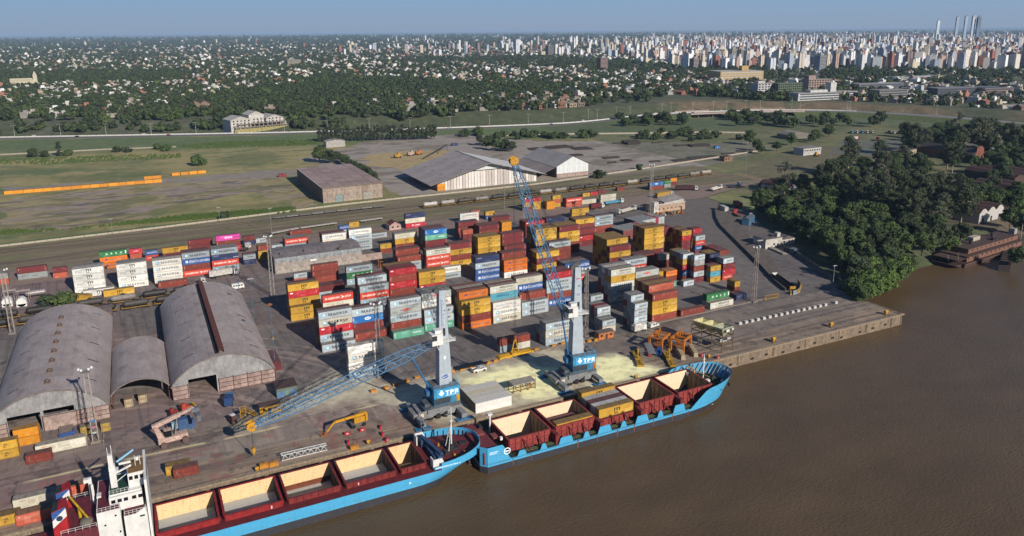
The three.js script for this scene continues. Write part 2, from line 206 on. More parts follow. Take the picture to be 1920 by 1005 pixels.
{ // motorway: two carriageways, median barrier, verge, kerb lines
  const line = new THREE.CatmullRomCurve3(hwPts.slice(0, 14).map(([x, d]) => V(x, 0, -d))).getSpacedPoints(260), nrm = line.map((p, i) => { const a = line[Math.max(0, i - 1)], b = line[Math.min(260, i + 1)], t = b.clone().sub(a).normalize(); return [t.z, -t.x]; });
  const off = (i, o, y) => [line[i].x + nrm[i][0] * o, y + hwY(line[i].x), line[i].z + nrm[i][1] * o];
  const strip = (o0, o1, y, name, mat) => { const q = []; for (let i = 0; i < 260; i++) q.push([off(i, o0, y), off(i + 1, o0, y), off(i + 1, o1, y), off(i, o1, y)]); const m = mesh(name, quads(q), mat); m.userData.kind = 'structure'; return m; };
  strip(-16, -2.5, .012, 'road', M('#6d6b6c', { r: .95 })); strip(2.5, 12, .012, 'road', M('#6d6b6c', { r: .95 })); strip(-2.5, 2.5, .008, 'median', M('#6f7448', { r: 1 }));
  strip(-2.4, -.2, .02, 'road_shoulder', M('#d6d4ce', { soft: 1 })); strip(-15.6, -15.3, .018, 'road_marking', M('#c9c7c0', { plain: 1 })); strip(-9.4, -9.15, .018, 'road_marking', M('#b9b7b0', { plain: 1 }));
  const wall = []; for (let i = 0; i < 176; i++) wall.push(bar(off(i, .4, .55), off(i + 1, .4, .55), .5, 1.1));
  tag(mesh('crash_barrier', wall, M('#d8d8d4', { r: .8 })), 'white concrete median barrier running along the motorway', 'barrier');
  const em = [], gap = (x) => (x > 643 && x < 692) || (x > 742 && x < 786); for (let i = 0; i < 240; i++) { if (line[i].x < 470 || gap(line[i].x + 2)) continue; for (const [o, w] of [[-16, -30], [12, 24]]) { const p = off(i, w, 0), q = off(i + 1, w, 0); p[1] = q[1] = -.2; em.push([off(i, o, 0), off(i + 1, o, 0), q, p]); } }
  const eb = mesh('embankment', quads(em), M('#5c6a3a', { s: 9, r: 1 })); eb.userData.kind = 'structure';
  for (const [a, b, l] of [[643, 692, 'left motorway overpass with a pinkish parapet beyond the fields'], [742, 786, 'right motorway overpass with a white parapet near the lorry park']]) { const t = thing('overpass_bridge', l, 'bridge'), gd = [], pl = []; for (const o of [-16.3, 12.3]) for (let x = a; x < b; x += 7) gd.push(bar([x, hwY(x) + .3, -(hwFar(x) + o * 1.15)], [x + 7, hwY(x + 7) + .3, -(hwFar(x + 7) + o * 1.15)], .5, 2)); for (const f of [.3, .7]) for (const o of [-13, -6, 2, 9]) { const x = lerp(a, b, f); pl.push(bx(1, hwY(x) - .3, 1, x, -.2, -(hwFar(x) + o * 1.1))); } for (const e of [a, b]) pl.push(bar([e, 2, -(hwFar(e) - 18)], [e, 2, -(hwFar(e) + 14)], .6, 4.6)); for (const side of [0, 1]) mesh('parapet', gd.slice(side * gd.length / 2, (side + 1) * gd.length / 2), M('#b5a49a', { s: 5 }), t); for (const p of pl) mesh('pillar', p, M('#857c74', { s: 4 }), t); }
}
// ---------- shipping containers ----------
const star = (c, x, y, s, col) => { c.fillStyle = col; c.fillRect(x, y, s, s); c.fillStyle = '#fff'; c.beginPath(); for (let k = 0; k < 14; k++) { const a = k * Math.PI / 7, r = k % 2 ? s * .2 : s * .42; c.lineTo(x + s / 2 + r * Math.sin(a), y + s / 2 - r * Math.cos(a)); } c.fill(); };
const word = (c, t, x, y, h, col, w = 1, font = 'bold ', fam = 'sans-serif') => { c.save(); c.translate(x, y); c.scale(w, 1); c.font = font + h + 'px ' + fam; c.fillStyle = col; c.textBaseline = 'middle'; c.fillText(t, 0, 0); c.restore(); };
const maersk = (ink = '#1d2a36', x0 = 70) => (c) => { star(c, x0 - 16, 32, 58, '#6fb6d6'); word(c, 'MAERSK', x0 + 72, 64, 64, ink, 1.24); };
const sealand = (c) => { star(c, 62, 44, 44, '#8fb4c4'); word(c, 'MAERSK', 170, 38, 52, '#33383c', 1.28); word(c, 'SEALAND', 170, 90, 48, '#5a6064', 1.22); };
const msc = (ink) => (c) => { word(c, 'm', 212, 44, 88, ink, 1.3); word(c, 'sc', 220, 96, 54, ink, 1.25); c.fillStyle = ink; c.globalAlpha = .35; c.fillRect(44, 30, 5, 62); c.globalAlpha = 1; };
const marks = (n = 3) => (c) => { c.fillStyle = '#e8ddd0'; for (let k = 0; k < n; k++) { c.globalAlpha = .8; c.fillRect(26, 22 + k * 24, 10, 14); } c.fillRect(470, 24, 14, 8); c.globalAlpha = 1; };
// code: [colour word, side colour, roof colour, lettering for the label, painter]
const KINDS = {
  M: ['grey', '#a3adb1', '#8f8b88', ' with black lettering', maersk()],
  m: ['cream grey', '#b3ad9c', '#97908a', ' with black lettering', maersk('#2b2b2b')],
  G: ['pale grey', '#949ea4', '#8a8583', ' with dark lettering', maersk('#20262c')],
  V: ['white', '#d9d6cc', '#b5ada4', ' with grey lettering', maersk('#5a6268')],
  L: ['dirty cream', '#b9b7a8', '#8f887c', ' with two-line lettering', sealand],
  H: ['orange red', '#bd3c2b', '#8b5a4e', ' with white lettering', (c) => { word(c, 'HAMBURG', 34, 64, 50, '#f0e6de', .96, 'bold ', 'serif'); c.fillStyle = '#f0e6de'; c.beginPath(); c.moveTo(292, 24); c.lineTo(366, 62); c.lineTo(292, 100); c.lineTo(330, 62); c.fill(); word(c, 'SÜD', 372, 64, 50, '#f0e6de', 1, 'bold ', 'serif'); }],
  h: ['white', '#dcdad4', '#c4bdb4', ' with dark red arrow', (c) => { word(c, 'HAMBURG', 50, 62, 46, '#a9a49e', .95, 'bold ', 'serif'); c.fillStyle = '#8c2530'; c.beginPath(); c.moveTo(300, 42); c.lineTo(346, 62); c.lineTo(300, 84); c.lineTo(322, 62); c.fill(); word(c, 'SÜD', 360, 62, 30, '#8a8a8e', 1, '', 'serif'); }],
  Y: ['yellow', '#bb8f2a', '#8d7445', ' with black emblem', msc('#2a2418')],
  w: ['white', '#d6d6d0', '#a8a29d', ' with black emblem', msc('#3a3c40')],
  B: ['brown red', '#7c3124', '#7a544b', '', marks(3)],
  b: ['maroon', '#6c2426', '#71494a', '', marks(2)],
  R: ['bright red', '#a91b24', '#80393a', ' with white mark', (c) => { c.fillStyle = '#f2e9e6'; c.fillRect(28, 24, 46, 22); c.fillRect(462, 34, 8, 8); c.fillRect(462, 62, 8, 16); }],
  r: ['coral red', '#b2543c', '#8d6a4e', '', marks(1)],
  O: ['orange', '#cf6a1d', '#9c7049', ' with blue lettering', (c) => { c.fillStyle = '#33307c'; c.beginPath(); c.moveTo(84, 78); c.lineTo(104, 42); c.lineTo(120, 42); c.lineTo(108, 78); c.fill(); c.beginPath(); c.moveTo(114, 78); c.lineTo(132, 42); c.lineTo(150, 42); c.lineTo(138, 78); c.fill(); word(c, 'Hapag-Lloyd', 170, 60, 56, '#3b3358', .98, ''); }],
  o: ['plain orange', '#d1871a', '#a27a3c', '', (c) => { c.fillStyle = '#8a5a18'; for (let k = 0; k < 3; k++) c.fillRect(190 + k * 44, 36, 20, 8); }],
  D: ['navy blue', '#1f2a50', '#4a4750', ' with tiny lettering', (c) => word(c, 'CMA CGM', 40, 26, 20, '#c8ccd8', 1)],
  S: ['blue', '#2d528e', '#5b6170', ' with script lettering', (c) => { c.fillStyle = '#dfe6f0'; c.fillRect(60, 36, 44, 50); c.fillStyle = '#2d528e'; c.fillRect(76, 44, 10, 34); word(c, 'Safmarine', 120, 60, 78, '#e9eef5', 1.05, 'italic ', 'serif'); }],
  U: ['strong blue', '#1d63a6', '#6a5a5c', ' with a white oval', (c) => { c.fillStyle = '#e4edf4'; c.beginPath(); c.ellipse(250, 62, 52, 28, 0, 0, 7); c.fill(); c.fillStyle = '#1d63a6'; c.fillRect(218, 54, 64, 16); c.fillStyle = '#dfe6ec'; c.fillRect(18, 24, 8, 60); }],
  T: ['mint green', '#5da58b', '#7d8f84', ' with white marks', (c) => { c.fillStyle = '#dfeee6'; c.fillRect(18, 30, 12, 64); word(c, 'TRIPPER', 300, 62, 44, '#dceae2', 1); }],
  t: ['turquoise', '#4f9cb0', '#6f9096', '', (c) => { c.fillStyle = '#2f7a92'; c.fillRect(110, 40, 240, 42); }],
  g: ['green', '#1f6b3a', '#4d5f47', ' with spaced letters', (c) => { ['U', 'A', 'S', 'C'].forEach((l, k) => word(c, l, 110 + k * 92, 62, 52, '#eef2ea', 1.25)); c.fillStyle = '#eef2ea'; c.fillRect(480, 22, 20, 70); }],
  P: ['magenta', '#c0398c', '#8a4a70', ' with white lettering', (c) => word(c, 'ONE', 178, 62, 66, '#f6eaf2', 1.25)],
  K: ['red', '#b22234', '#85404a', ' with white lettering', (c) => { word(c, 'K', 160, 62, 60, '#f4ecec', 1.2); word(c, 'LINE', 232, 62, 46, '#f4ecec', 1.4); }],
  C: ['plain cream', '#c0bba8', '#9d958a', '', (c) => { c.fillStyle = '#a85a48'; c.fillRect(60, 26, 56, 8); }],
  e: ['dirty grey', '#9aa09c', '#8e8a86', ' with faded patch', (c) => { c.fillStyle = '#c45a48'; c.beginPath(); c.ellipse(250, 62, 66, 24, -.1, 0, 7); c.fill(); c.fillStyle = '#3f5a96'; c.fillRect(160, 52, 34, 22); }],
  q: ['light grey', '#a9abac', '#bdbdbe', '', marks(1)],
  x: ['plain grey', '#8d9392', '#86827f', '', marks(1)],
};
const contMat = {};
function contMaterials(k, v, L) { // side with print, plain end and frame, dusty roof; three tints
  const key = k + v + L; if (contMat[key]) return contMat[key];
  const [, col, roof, , paint] = KINDS[k], tk = k + (L > 7 ? 'l' : 's');
  contMat[tk] ??= (() => {
    const W = 512, H = 128, cv = document.createElement('canvas'); cv.width = W; cv.height = H; const c = cv.getContext('2d');
    c.fillStyle = col; c.fillRect(0, 0, W, H);
    if (L > 7) paint(c); else { c.save(); c.translate(40, 20); c.scale(.86, .66); paint(c); c.restore(); }
    for (let i = 0; i < 16; i++) { c.globalAlpha = rr(.05, .16); c.fillStyle = pick(['#ffffff', '#d8d0c4', '#2a2624', '#6a4a36']); c.fillRect(rr(-40, W), rr(-20, H), rr(30, 140), rr(14, 70)); }
    for (let i = 0; i < 110; i++) { c.globalAlpha = rr(.06, .26); c.fillStyle = pick(['#3a2a20', '#5a3a26', '#d8d0c4', '#2a2624', '#7a4a30']); const x = rr(0, W), y = rr(0, H); c.fillRect(x, y, rr(1, 6), rr(4, 46)); }
    for (let i = 0; i < 160; i++) { c.globalAlpha = rr(.05, .3); c.fillStyle = pick(['#4a2c1c', '#6a4026', '#2c2420']); c.fillRect(rr(0, W), pick([rr(112, 128), rr(0, 10), rr(0, 128)]), rr(1, 9), rr(1, 4)); }
    c.globalAlpha = 1; const t = new THREE.CanvasTexture(cv); t.colorSpace = THREE.SRGBColorSpace; return t;
  })();
  const f = [1, .86, 1.12][v], tint = (h) => new THREE.Color(h).multiplyScalar(f), bump = corrT.clone(); bump.repeat.set(Math.round(L / .28), 1);
  const side = new THREE.MeshStandardMaterial({ color: new THREE.Color(f, f, f), map: contMat[tk], bumpMap: bump, bumpScale: .035, roughness: .62 });
  const plain = M(tint(col).getStyle(), { s: 7, r: .65 }), top = M(tint(roof).getStyle(), { s: 5, r: .85, corr: .28, bs: .02 });
  return contMat[key] = { side, plain, top };
}
const contGeo = {};
function contGeometry(L, H) {
  return contGeo[L + '_' + H] ??= (() => {
    const W = 2.438, b = new THREE.BoxGeometry(L - .12, H - .16, W - .07); b.translate(L / 2, H / 2 + .02, -W / 2); b.userData.keep = true;
    const fr = []; for (const x of [.08, L - .08]) for (const z of [-.08, -W + .08]) fr.push(bx(.16, H - .02, .16, x, 0, z));
    for (const z of [-.05, -W + .05]) fr.push(bx(L - .32, .16, .1, L / 2, .01, z), bx(L - .32, .09, .1, L / 2, H - .12, z));
    for (const x of [.05, L - .05]) fr.push(bx(.1, .16, W - .32, x, .01, -W / 2), bx(.1, .12, W - .32, x, H - .15, -W / 2));
    const roof = bx(L - .1, .03, W - .1, L / 2, H - .05, -W / 2); boxUV(flat(roof), 5);
    const door = [0, 1].map((s) => merge([bx(.05, H - .34, W / 2 - .2, .035, .18, -(W / 4 + s * W / 2)), ...[.3, .8].map((q) => rod([-.005, .22, -(s * W / 2 + .12 + q * (W / 2 - .3))], [-.005, H - .24, -(s * W / 2 + .12 + q * (W / 2 - .3))], .022, .022, 5))]));
    return { body: b, frame: merge(fr), roof: merge([roof]), door };
  })();
}
const contProto = {}; 
const tierWord = (t, n) => t === n - 1 ? (n === 1 ? 'alone' : 'topmost') : t === 0 ? 'lowest' : nth(t) + ' tier up';
const contH = (k, L) => L < 7 ? 2.591 : 2.896;
function container(k, L, x, y, D, label, group, parts = 1, turn = 0, H = contH(k, L)) {
  const v = Math.floor(hash(Math.round(x * 7), Math.round(y * 11 + D * 3)) * 3), key = [k, L, H, v, parts].join();
  const place = (o) => { o.position.set(x, y, -D); o.rotation.y = turn; };
  if (!contProto[key]) {
    const m = contMaterials(k, v, L), g = contGeometry(L, H), o = thing('shipping_container', label, 'shipping container', 0, 0, 0, 0, group);
    mesh('body', g.body, m.plain, o).material = [m.plain, m.plain, m.top, m.plain, m.side, m.side];
    mesh('roof', g.roof, m.top, o);
    if (parts) { mesh('frame', g.frame, m.plain, o); for (const d of g.door) mesh('door', d, m.plain, o); }
    contProto[key] = o; place(o); return o;
  }
  const o = dup(contProto[key], label, x, D, y, turn); if (group) o.userData.group = group; else delete o.userData.group; return o;
}
// rows front to back, each row from the ground up. The containers that show largest become things of their own; the rest of the yard is one heap
const yard = [];
function stack(x, D, rows, bay, L = 12.192, pitch = 2.56) {
  const R = rows.split('/'); let d = D;
  R.forEach((row, r) => {
    let y = 0; const ks = [...row];
    ks.forEach((k, t) => {
      const H = contH(k, L), jx = (hash(r * 31 + t, Math.round(x * 9 + D)) - .5) * .16, C = KINDS[k];
      yard.push({ k, L, H, x: x + jx, y, D: d, n: 0, label: `${C[0]} ${L < 7 ? 'short ' : ''}container${C[3].split(' ').length > 4 ? C[3].split(' and')[0] : C[3]}, ${tierWord(t, ks.length)}${r ? ', ' + nth(r) + ' row back' : ''}, ${bay}`.replace(/(.*)/, (l) => l.split(/\s+/).length > 16 ? l.replace(' with', '').replace(' lettering', '-lettered') : l) });
      y += H;
    });
    d += pitch;
  });
}
function settleYard(most) {
  const W = 640, H = 335, zb = new Float32Array(W * H).fill(1e9), id = new Int32Array(W * H).fill(-1), s = W / 1920;
  const px = (x, y, D) => { const d = V(x, y - HC, -D), z = d.dot(FWD); return [s * (960 + F * d.dot(RGT) / z), s * (CY - F * d.dot(UPV) / z), z]; };
  yard.forEach((c, i) => {
    const p = (a, b, e) => px(c.x + a * c.L, c.y + b * c.H, c.D + e * 2.44);
    for (const q of [[p(0, 0, 0), p(1, 0, 0), p(1, 1, 0), p(0, 1, 0)], [p(0, 1, 0), p(1, 1, 0), p(1, 1, 1), p(0, 1, 1)], [p(0, 0, 1), p(0, 0, 0), p(0, 1, 0), p(0, 1, 1)]]) for (const [A, B, C] of [[q[0], q[1], q[2]], [q[0], q[2], q[3]]]) {
      const ar = (B[0] - A[0]) * (C[1] - A[1]) - (B[1] - A[1]) * (C[0] - A[0]); if (Math.abs(ar) < 1e-6) continue;
      for (let y = Math.max(0, Math.floor(Math.min(A[1], B[1], C[1]))); y <= Math.min(H - 1, Math.max(A[1], B[1], C[1])); y++) for (let x = Math.max(0, Math.floor(Math.min(A[0], B[0], C[0]))); x <= Math.min(W - 1, Math.max(A[0], B[0], C[0])); x++) {
        const u = ((B[0] - x) * (C[1] - y) - (B[1] - y) * (C[0] - x)) / ar, v = ((C[0] - x) * (A[1] - y) - (C[1] - y) * (A[0] - x)) / ar, w = 1 - u - v; if (u < 0 || v < 0 || w < 0) continue;
        const z = u * A[2] + v * B[2] + w * C[2]; if (z < zb[y * W + x]) { zb[y * W + x] = z; id[y * W + x] = i; }
      }
    }
  });
  for (const i of id) if (i >= 0) yard[i].n++;
  const order = [...yard].sort((a, b) => b.n - a.n); order.forEach((c, i) => { c.own = i < most && c.n > 0; });
  const heap = {};
  for (const c of yard) if (c.own) container(c.k, c.L, c.x, c.y, c.D, c.label, 'containers stacked in the yard', c.n > 60); else (heap[c.k + (c.L < 7 ? 's' : 'l') + (c.n ? 1 : 0)] ??= []).push(c);
  const o = thing('stacked_containers', 'remaining containers inside and behind the tall yard blocks', 'shipping containers'); o.userData.kind = 'stuff';
  for (const key in heap) {
    const L = heap[key], m = contMaterials(L[0].k, 1, L[0].L), shell = [], sides = [], roofs = [];
    for (const c of L) {
      const x0 = c.x + .04, x1 = c.x + c.L - .04, y0 = c.y + .02, y1 = c.y + c.H - .03, z0 = -c.D - .02, z1 = -c.D - 2.42;
      shell.push([[x0, y0, z1], [x0, y0, z0], [x0, y1, z0], [x0, y1, z1]], [[x1, y0, z0], [x1, y0, z1], [x1, y1, z1], [x1, y1, z0]], [[x1, y0, z1], [x0, y0, z1], [x0, y1, z1], [x1, y1, z1]]);
      sides.push([[x0, y0, z0], [x1, y0, z0], [x1, y1, z0], [x0, y1, z0]]); roofs.push([[x0, y1, z0], [x1, y1, z0], [x1, y1, z1], [x0, y1, z1]]);
    }
    mesh('container_wall', quads(shell), m.plain, o); mesh('container_side', quads(sides), m.side, o); mesh('container_roof', quads(roofs), m.top, o);
  }
  console.log('yard', yard.length, 'visible', order.filter((c) => c.n).length, 'own min px', order[most - 1].n);
}
// label phrases: n-th bay of a row, counted from the barrel-roofed sheds
const rows_ = {};
const bay = (row) => `${nth(rows_[row] = (rows_[row] ?? -1) + 1)} bay, ${row}`;
const S6 = 6.058, Q = 'dockside row', Q2 = 'second row', Q3 = 'third row', Q4 = 'fourth row', Q5 = 'railway row', QS = 'kerb row';
// dockside block
stack(51.5, 260.2, 'M/BMRmM/bBBBb/YBBY', bay(Q));
stack(64.8, 265.2, 'B/BbUM/xMMb', bay(Q));
stack(78.0, 259.9, 'T/TBMeM/BBBBB', bay(Q));
stack(91.2, 262.0, 'TMM/TMMVe/xxMMx/BBMxe', bay(Q));
stack(104.5, 256.7, 'OBYY/OBYYO/BBYYb/xCCxC/BBBBB', bay(Q));
stack(118.0, 257.2, 'mVh/mVhtL/BBBBB/bbbBC', bay(Q));
stack(131.7, 259.3, 'MM/MMB/MMBSC/bbBbb', bay(Q));
stack(145.7, 264.2, 'SBMMR/BbBMB/BBBBb', bay(Q));
stack(159.2, 272.2, 'UMHMS/bbxMx/BBbBB', bay(Q));
stack(171.9, 255.8, 'mMVYL/bMMYx/bBMMV/BBbMx', bay(Q));
stack(184.9, 256.6, 'MMSe/bbSx', bay(Q));
stack(190.2, 272.6, 'MMHG/BBbx', bay(Q));
stack(197.8, 261.9, 'TBY/bbY', bay(Q), S6);
stack(204.3, 260.6, 'TBO/bBO', bay(Q), S6);
stack(212.3, 258.2, 'M', bay(Q), S6);
stack(216.6, 264.6, 'BSRYM/bbBYx/bYbBx/BbYBY', bay(Q), S6);
stack(219.8, 260.6, 'bMBeM', bay(Q), S6);
stack(226.6, 257.2, 'YtY/bYb', bay(Q), S6);
stack(232.9, 265.5, 'RbRD/bBbY/BBYY', bay(Q), S6);
stack(233.8, 257.2, 'HRbM/bBbM', bay(Q), S6);
stack(240.3, 262.5, 'Rb', bay(Q), S6);
stack(253.0, 281.4, 'bB/BB/bb/BR/BB/xe', bay(Q), S6);
// kerb-side groups in front of it
stack(54.6, 234.3, 'MhVh', bay(QS));
stack(125.7, 228.5, 'MmM/MMx/Bx', bay(QS));
stack(150.4, 228.9, 'mM/xM', bay(QS), S6);
stack(152.4, 235.6, 'MMM/xBR/xMM', bay(QS), S6);
stack(157.4, 248.6, 'MMM', bay(QS), S6);
stack(163.6, 226.9, 'eMMM/exMMM/bMxBM', bay(QS), S6);
stack(173.9, 229.6, 'BYYB/BYYBr/bYbbY/BbYbb/bbbYY', bay(QS));
stack(187.4, 228.7, 'B', bay(QS));
stack(203.6, 230.0, 'L/Lg', bay(QS));
stack(108.2, 230.6, 'xB', bay(QS), S6);
stack(114.4, 230.6, 'CB', bay(QS), S6);
stack(220.4, 233.5, 'D/b', bay(QS), S6);
stack(226.8, 241.5, 'BY/bY', bay(QS), 2.991);
// second block
stack(47.4, 296.8, 'YY/YYYRY/BYbYb', bay(Q2));
stack(58.4, 288.0, 'MMCH', bay(Q2));
stack(74.6, 292.7, 'MMHM/MMMHM/bbBBR', bay(Q2));
stack(89.3, 299.7, 'BBRBR/bbRBR/BbBBB/BYBbY', bay(Q2));
stack(102.2, 299.0, 'bRYY/BbYY', bay(Q2));
stack(117.3, 318.0, 'MV', bay(Q2));
stack(132.7, 308.2, 'SSMD/bbMD', bay(Q2));
stack(146.3, 306.2, 'VOO/VOOB/bBBb', bay(Q2));
stack(161.0, 301.7, 'bYbY/BYbY/YBbb', bay(Q2));
stack(174.4, 313.8, 'BBBM/BbBb', bay(Q2));
stack(196.6, 294.3, 'bbYb/bYbYY/YYbYY/YbYYY/bYYYY/YYYbY', bay(Q2));
stack(210.6, 291.5, 'bB/Bb/bb', bay(Q2));
stack(224.9, 305.6, 'bYYYY/YYbYY/bYYYb/YYbYY', bay(Q2));
stack(217.3, 281.8, 'bbC/bBb', bay(Q2), S6);
stack(237.6, 308.0, 'bBYbb/YbbYb/bbYbY', bay(Q2), S6);
stack(242.0, 297.3, 'YbbRY/bYbbb/BbbbY/bbYYb', bay(Q2), S6);
stack(248.3, 294.2, 'BSHM', bay(Q2), S6);
stack(262.6, 313.8, 'YbR/gYb', bay(Q2), S6);
// third block
stack(62.6, 318.5, 'Mb/xB', bay(Q3));
stack(57.4, 343.2, 'rM', bay(Q3), S6);
stack(65.2, 340.6, 'BBB', bay(Q3));
stack(78.6, 330.6, 'MgG', bay(Q3));
stack(104.2, 334.6, 'MMB/MMBB/bBBb', bay(Q3));
stack(116.9, 329.9, 'MHHL/xbBb', bay(Q3));
stack(130.0, 334.4, 'YBYb/bbYB', bay(Q3));
stack(143.4, 329.6, 'bYYYY/YYbYY/BbYYY', bay(Q3));
stack(156.6, 327.6, 'bbb/bbbbb/BbBbB', bay(Q3));
stack(175.6, 330.0, 'BbYYY/YbbYY/bbYYb/BbYYY', bay(Q3));
stack(188.6, 328.7, 'BBYYb/bYYBY/YYbbY/bbYYY', bay(Q3));
stack(205.0, 336.0, 'bR/Bbb', bay(Q3));
stack(210.0, 348.2, 'BbBY/YbbY/bBYb', bay(Q3));
stack(223.4, 349.8, 'BBGG/bBGb/BbxG/bBGx', bay(Q3));
stack(237.4, 343.0, 'Y/Y', bay(Q3), S6);
stack(244.5, 341.0, 'b/B', bay(Q3), S6);
// fourth block
stack(-32.0, 374.6, 'wwww/wwww/xwwx', bay(Q4));
stack(-28.6, 368.6, 'w', bay(Q4));
stack(-20.6, 364.6, 'Y', bay(Q4), 12.192);
stack(-14.6, 373.4, 'Vwww/wwwx/wxwx', bay(Q4));
stack(.2, 372.4, 'VVVV/xVVV/BVxb', bay(Q4));
stack(1.3, 366.0, 'B', bay(Q4));
stack(12.8, 378.6, 'HBSG/bHbb/BBbb', bay(Q4));
stack(25.9, 379.6, 'GHDG/bHbx/BbBx', bay(Q4));
stack(40.8, 385.4, 'DG/xb', bay(Q4), S6);
stack(48.6, 389.4, 'YYB/bbY', bay(Q4), S6);
stack(79.6, 381.6, 'CVCV/bVbb/bbxB', bay(Q4));
stack(94.0, 384.5, 'MMMV/xxMx', bay(Q4));
stack(107.0, 372.6, 'BY', bay(Q4), S6);
stack(116.1, 376.0, 'BYC/bYx', bay(Q4));
stack(129.2, 365.6, 'bbTU/BbUU/bTbb/BbbB', bay(Q4));
stack(152.4, 370.2, 'bbr', bay(Q4), S6);
stack(155.0, 383.0, 'bBb/BbS', bay(Q4));
stack(162.2, 370.6, 'bBb/BbB/bbB', bay(Q4));
stack(178.3, 375.4, 'Yoo/bbo', bay(Q4), S6);
stack(176.0, 384.5, 'BBb/bBB', bay(Q4));
stack(188.6, 366.6, 'bbR/RbB/BRb', bay(Q4));
stack(202.8, 368.4, 'bBD/Bbb', bay(Q4));
stack(233.8, 392.2, 'YY', bay(Q4));
// by the railway
stack(-78, 407, 'rx', bay(Q5), S6); stack(-66.5, 407, 'rx', bay(Q5), S6);
stack(-57.4, 410.6, 'xb', bay(Q5));
stack(-42.6, 405.2, 'rb', bay(Q5), S6);
stack(-22.8, 411.6, 'OOg', bay(Q5));
stack(-9.8, 423.6, 'rK', bay(Q5), S6);
stack(-2.6, 417.0, 'HS', bay(Q5), S6);
stack(5.4, 415.6, 'bY', bay(Q5));
stack(18.2, 425.6, 'bb', bay(Q5));
stack(31.4, 416.4, 'RBP', bay(Q5));
stack(45.6, 422.6, 'Db', bay(Q5), S6);
stack(52.4, 425.0, 'M', bay(Q5), S6);
stack(57.9, 407.0, 'M/G', bay(Q5), S6);
stack(64.3, 403.6, 'GH/Gx/bx', bay(Q5));
stack(72.0, 432.0, 'B', bay(Q5));
stack(97.5, 421.6, 'MS', bay(Q5), S6);
stack(104.6, 426.6, 'YY', bay(Q5), S6);
stack(108.2, 404.0, 'M/Y', bay(Q5));
stack(135.5, 416.6, 'KCD', bay(Q5));
stack(168.7, 413.4, 'VV', bay(Q5));
stack(178.6, 420.0, 'rr', bay(Q5), S6);
stack(185.6, 413.8, 'SY', bay(Q5), S6);
stack(216.2, 423.4, 'BYR', bay(Q5), S6);
stack(223.6, 424.4, 'YYR', bay(Q5), S6);
stack(231.7, 420.4, 'oo/bo', bay(Q5), S6);
stack(238.2, 424.2, 'YrY', bay(Q5), S6);
stack(245.7, 419.4, 'rH/Bb', bay(Q5));
stack(259.2, 422.6, 'C', bay(Q5));
stack(271.6, 418.6, 'CC', bay(Q5));
stack(272.0, 442.0, 'Y', bay(Q5), S6); stack(279.0, 443.0, 'R', bay(Q5), S6); stack(286.8, 445.2, 'b', bay(Q5), S6); stack(304.0, 447.0, 'B', bay(Q5), S6);
stack(325.4, 438.0, 'BU', bay(Q5));
stack(341.0, 441.5, 'xg', bay(Q5), S6); stack(350.0, 446.0, 'bo', bay(Q5), S6);
settleYard(238);
// plain orange boxes in two lines on the field
for (let i = 0; i < 17; i++) container('o', S6, -90 + i * 6.13, 0, 646.6 - i * .22, `plain orange container, ${nth(i)} from the left end of the long field line`, 'orange containers lined up on the field', 0);
for (let i = 0; i < 2; i++) container('o', S6, 1.9 + i * 6.13, 2.6, 645.9, `plain orange container on top of the long line, ${i ? 'nearer' : 'farther from'} the rail-side shed`, 'orange containers lined up on the field', 0);
for (let i = 0; i < 4; i++) container('o', S6, 22.5 + i * 6.6, 0, 668.4, `plain orange container, ${nth(i)} of four in the short line on the field`, 'orange containers lined up on the field', 0);
// odd ones elsewhere on the quay
const lone = (k, L, px, py, label, y = 0, turn = 0) => { const [x, D] = G(px, py); return container(k, L, x, y, D, label, null, 1, turn); };
lone('C', 12.192, 68.5, 855.5, 'long plain cream container on the quay before the left barrel shed');
lone('B', S6, 49.5, 872, 'short rusty red container standing before the long cream one');
lone('o', S6, 29, 839.4, 'orange open-topped container, lower of the pair at the left shed door'); lone('o', S6, 29, 839.4, 'orange open-topped container, upper of the pair at the left shed door', 2.6);
lone('Y', S6, 312, 893, 'yellow short container beside the red one at the quay edge'); lone('B', S6, 326.5, 898.5, 'red short container beside the yellow one at the quay edge');
lone('C', 12.192, 26.5, 959, 'long cream container partly behind the ship funnels'); lone('r', 12.192, 31.5, 988, 'long orange red container partly behind the ship funnels');
lone('r', S6, 131, 931, 'orange red container between the funnels and the white bridge');
lone('Y', S6, -17, 992, 'yellow container cut by the frame edge before the funnels');
lone('b', 12.192, 503, 671, 'dark red container standing along the right barrel shed wall', 0, -Math.PI / 2 * 1);
lone('Y', 12.192, 120, 563, 'yellow container standing askew behind the left shed roof', 0, -.62);
lone('Y', S6, -12, 865, 'yellow container at the frame edge, lower of two'); lone('Y', S6, -12, 865, 'yellow container at the frame edge, upper of two', 2.6);
lone('b', S6, 523, 332.5, 'dark red container beside the flat ribbed shed on the field');
lone('D', S6, 848 / 1.0, 274, 'small blue container on the gravel before the pine row'); lone('o', S6, 908, 271, 'orange container beside the pale track on the gravel');
lone('U', S6, 1341, 279, 'small bright blue container at the end of the pipe piles');
lone('o', S6, 820.5, 358.5, 'orange container at the big gabled shed corner, lower'); lone('o', S6, 820.5, 358.5, 'orange container at the big gabled shed corner, upper', 2.6);
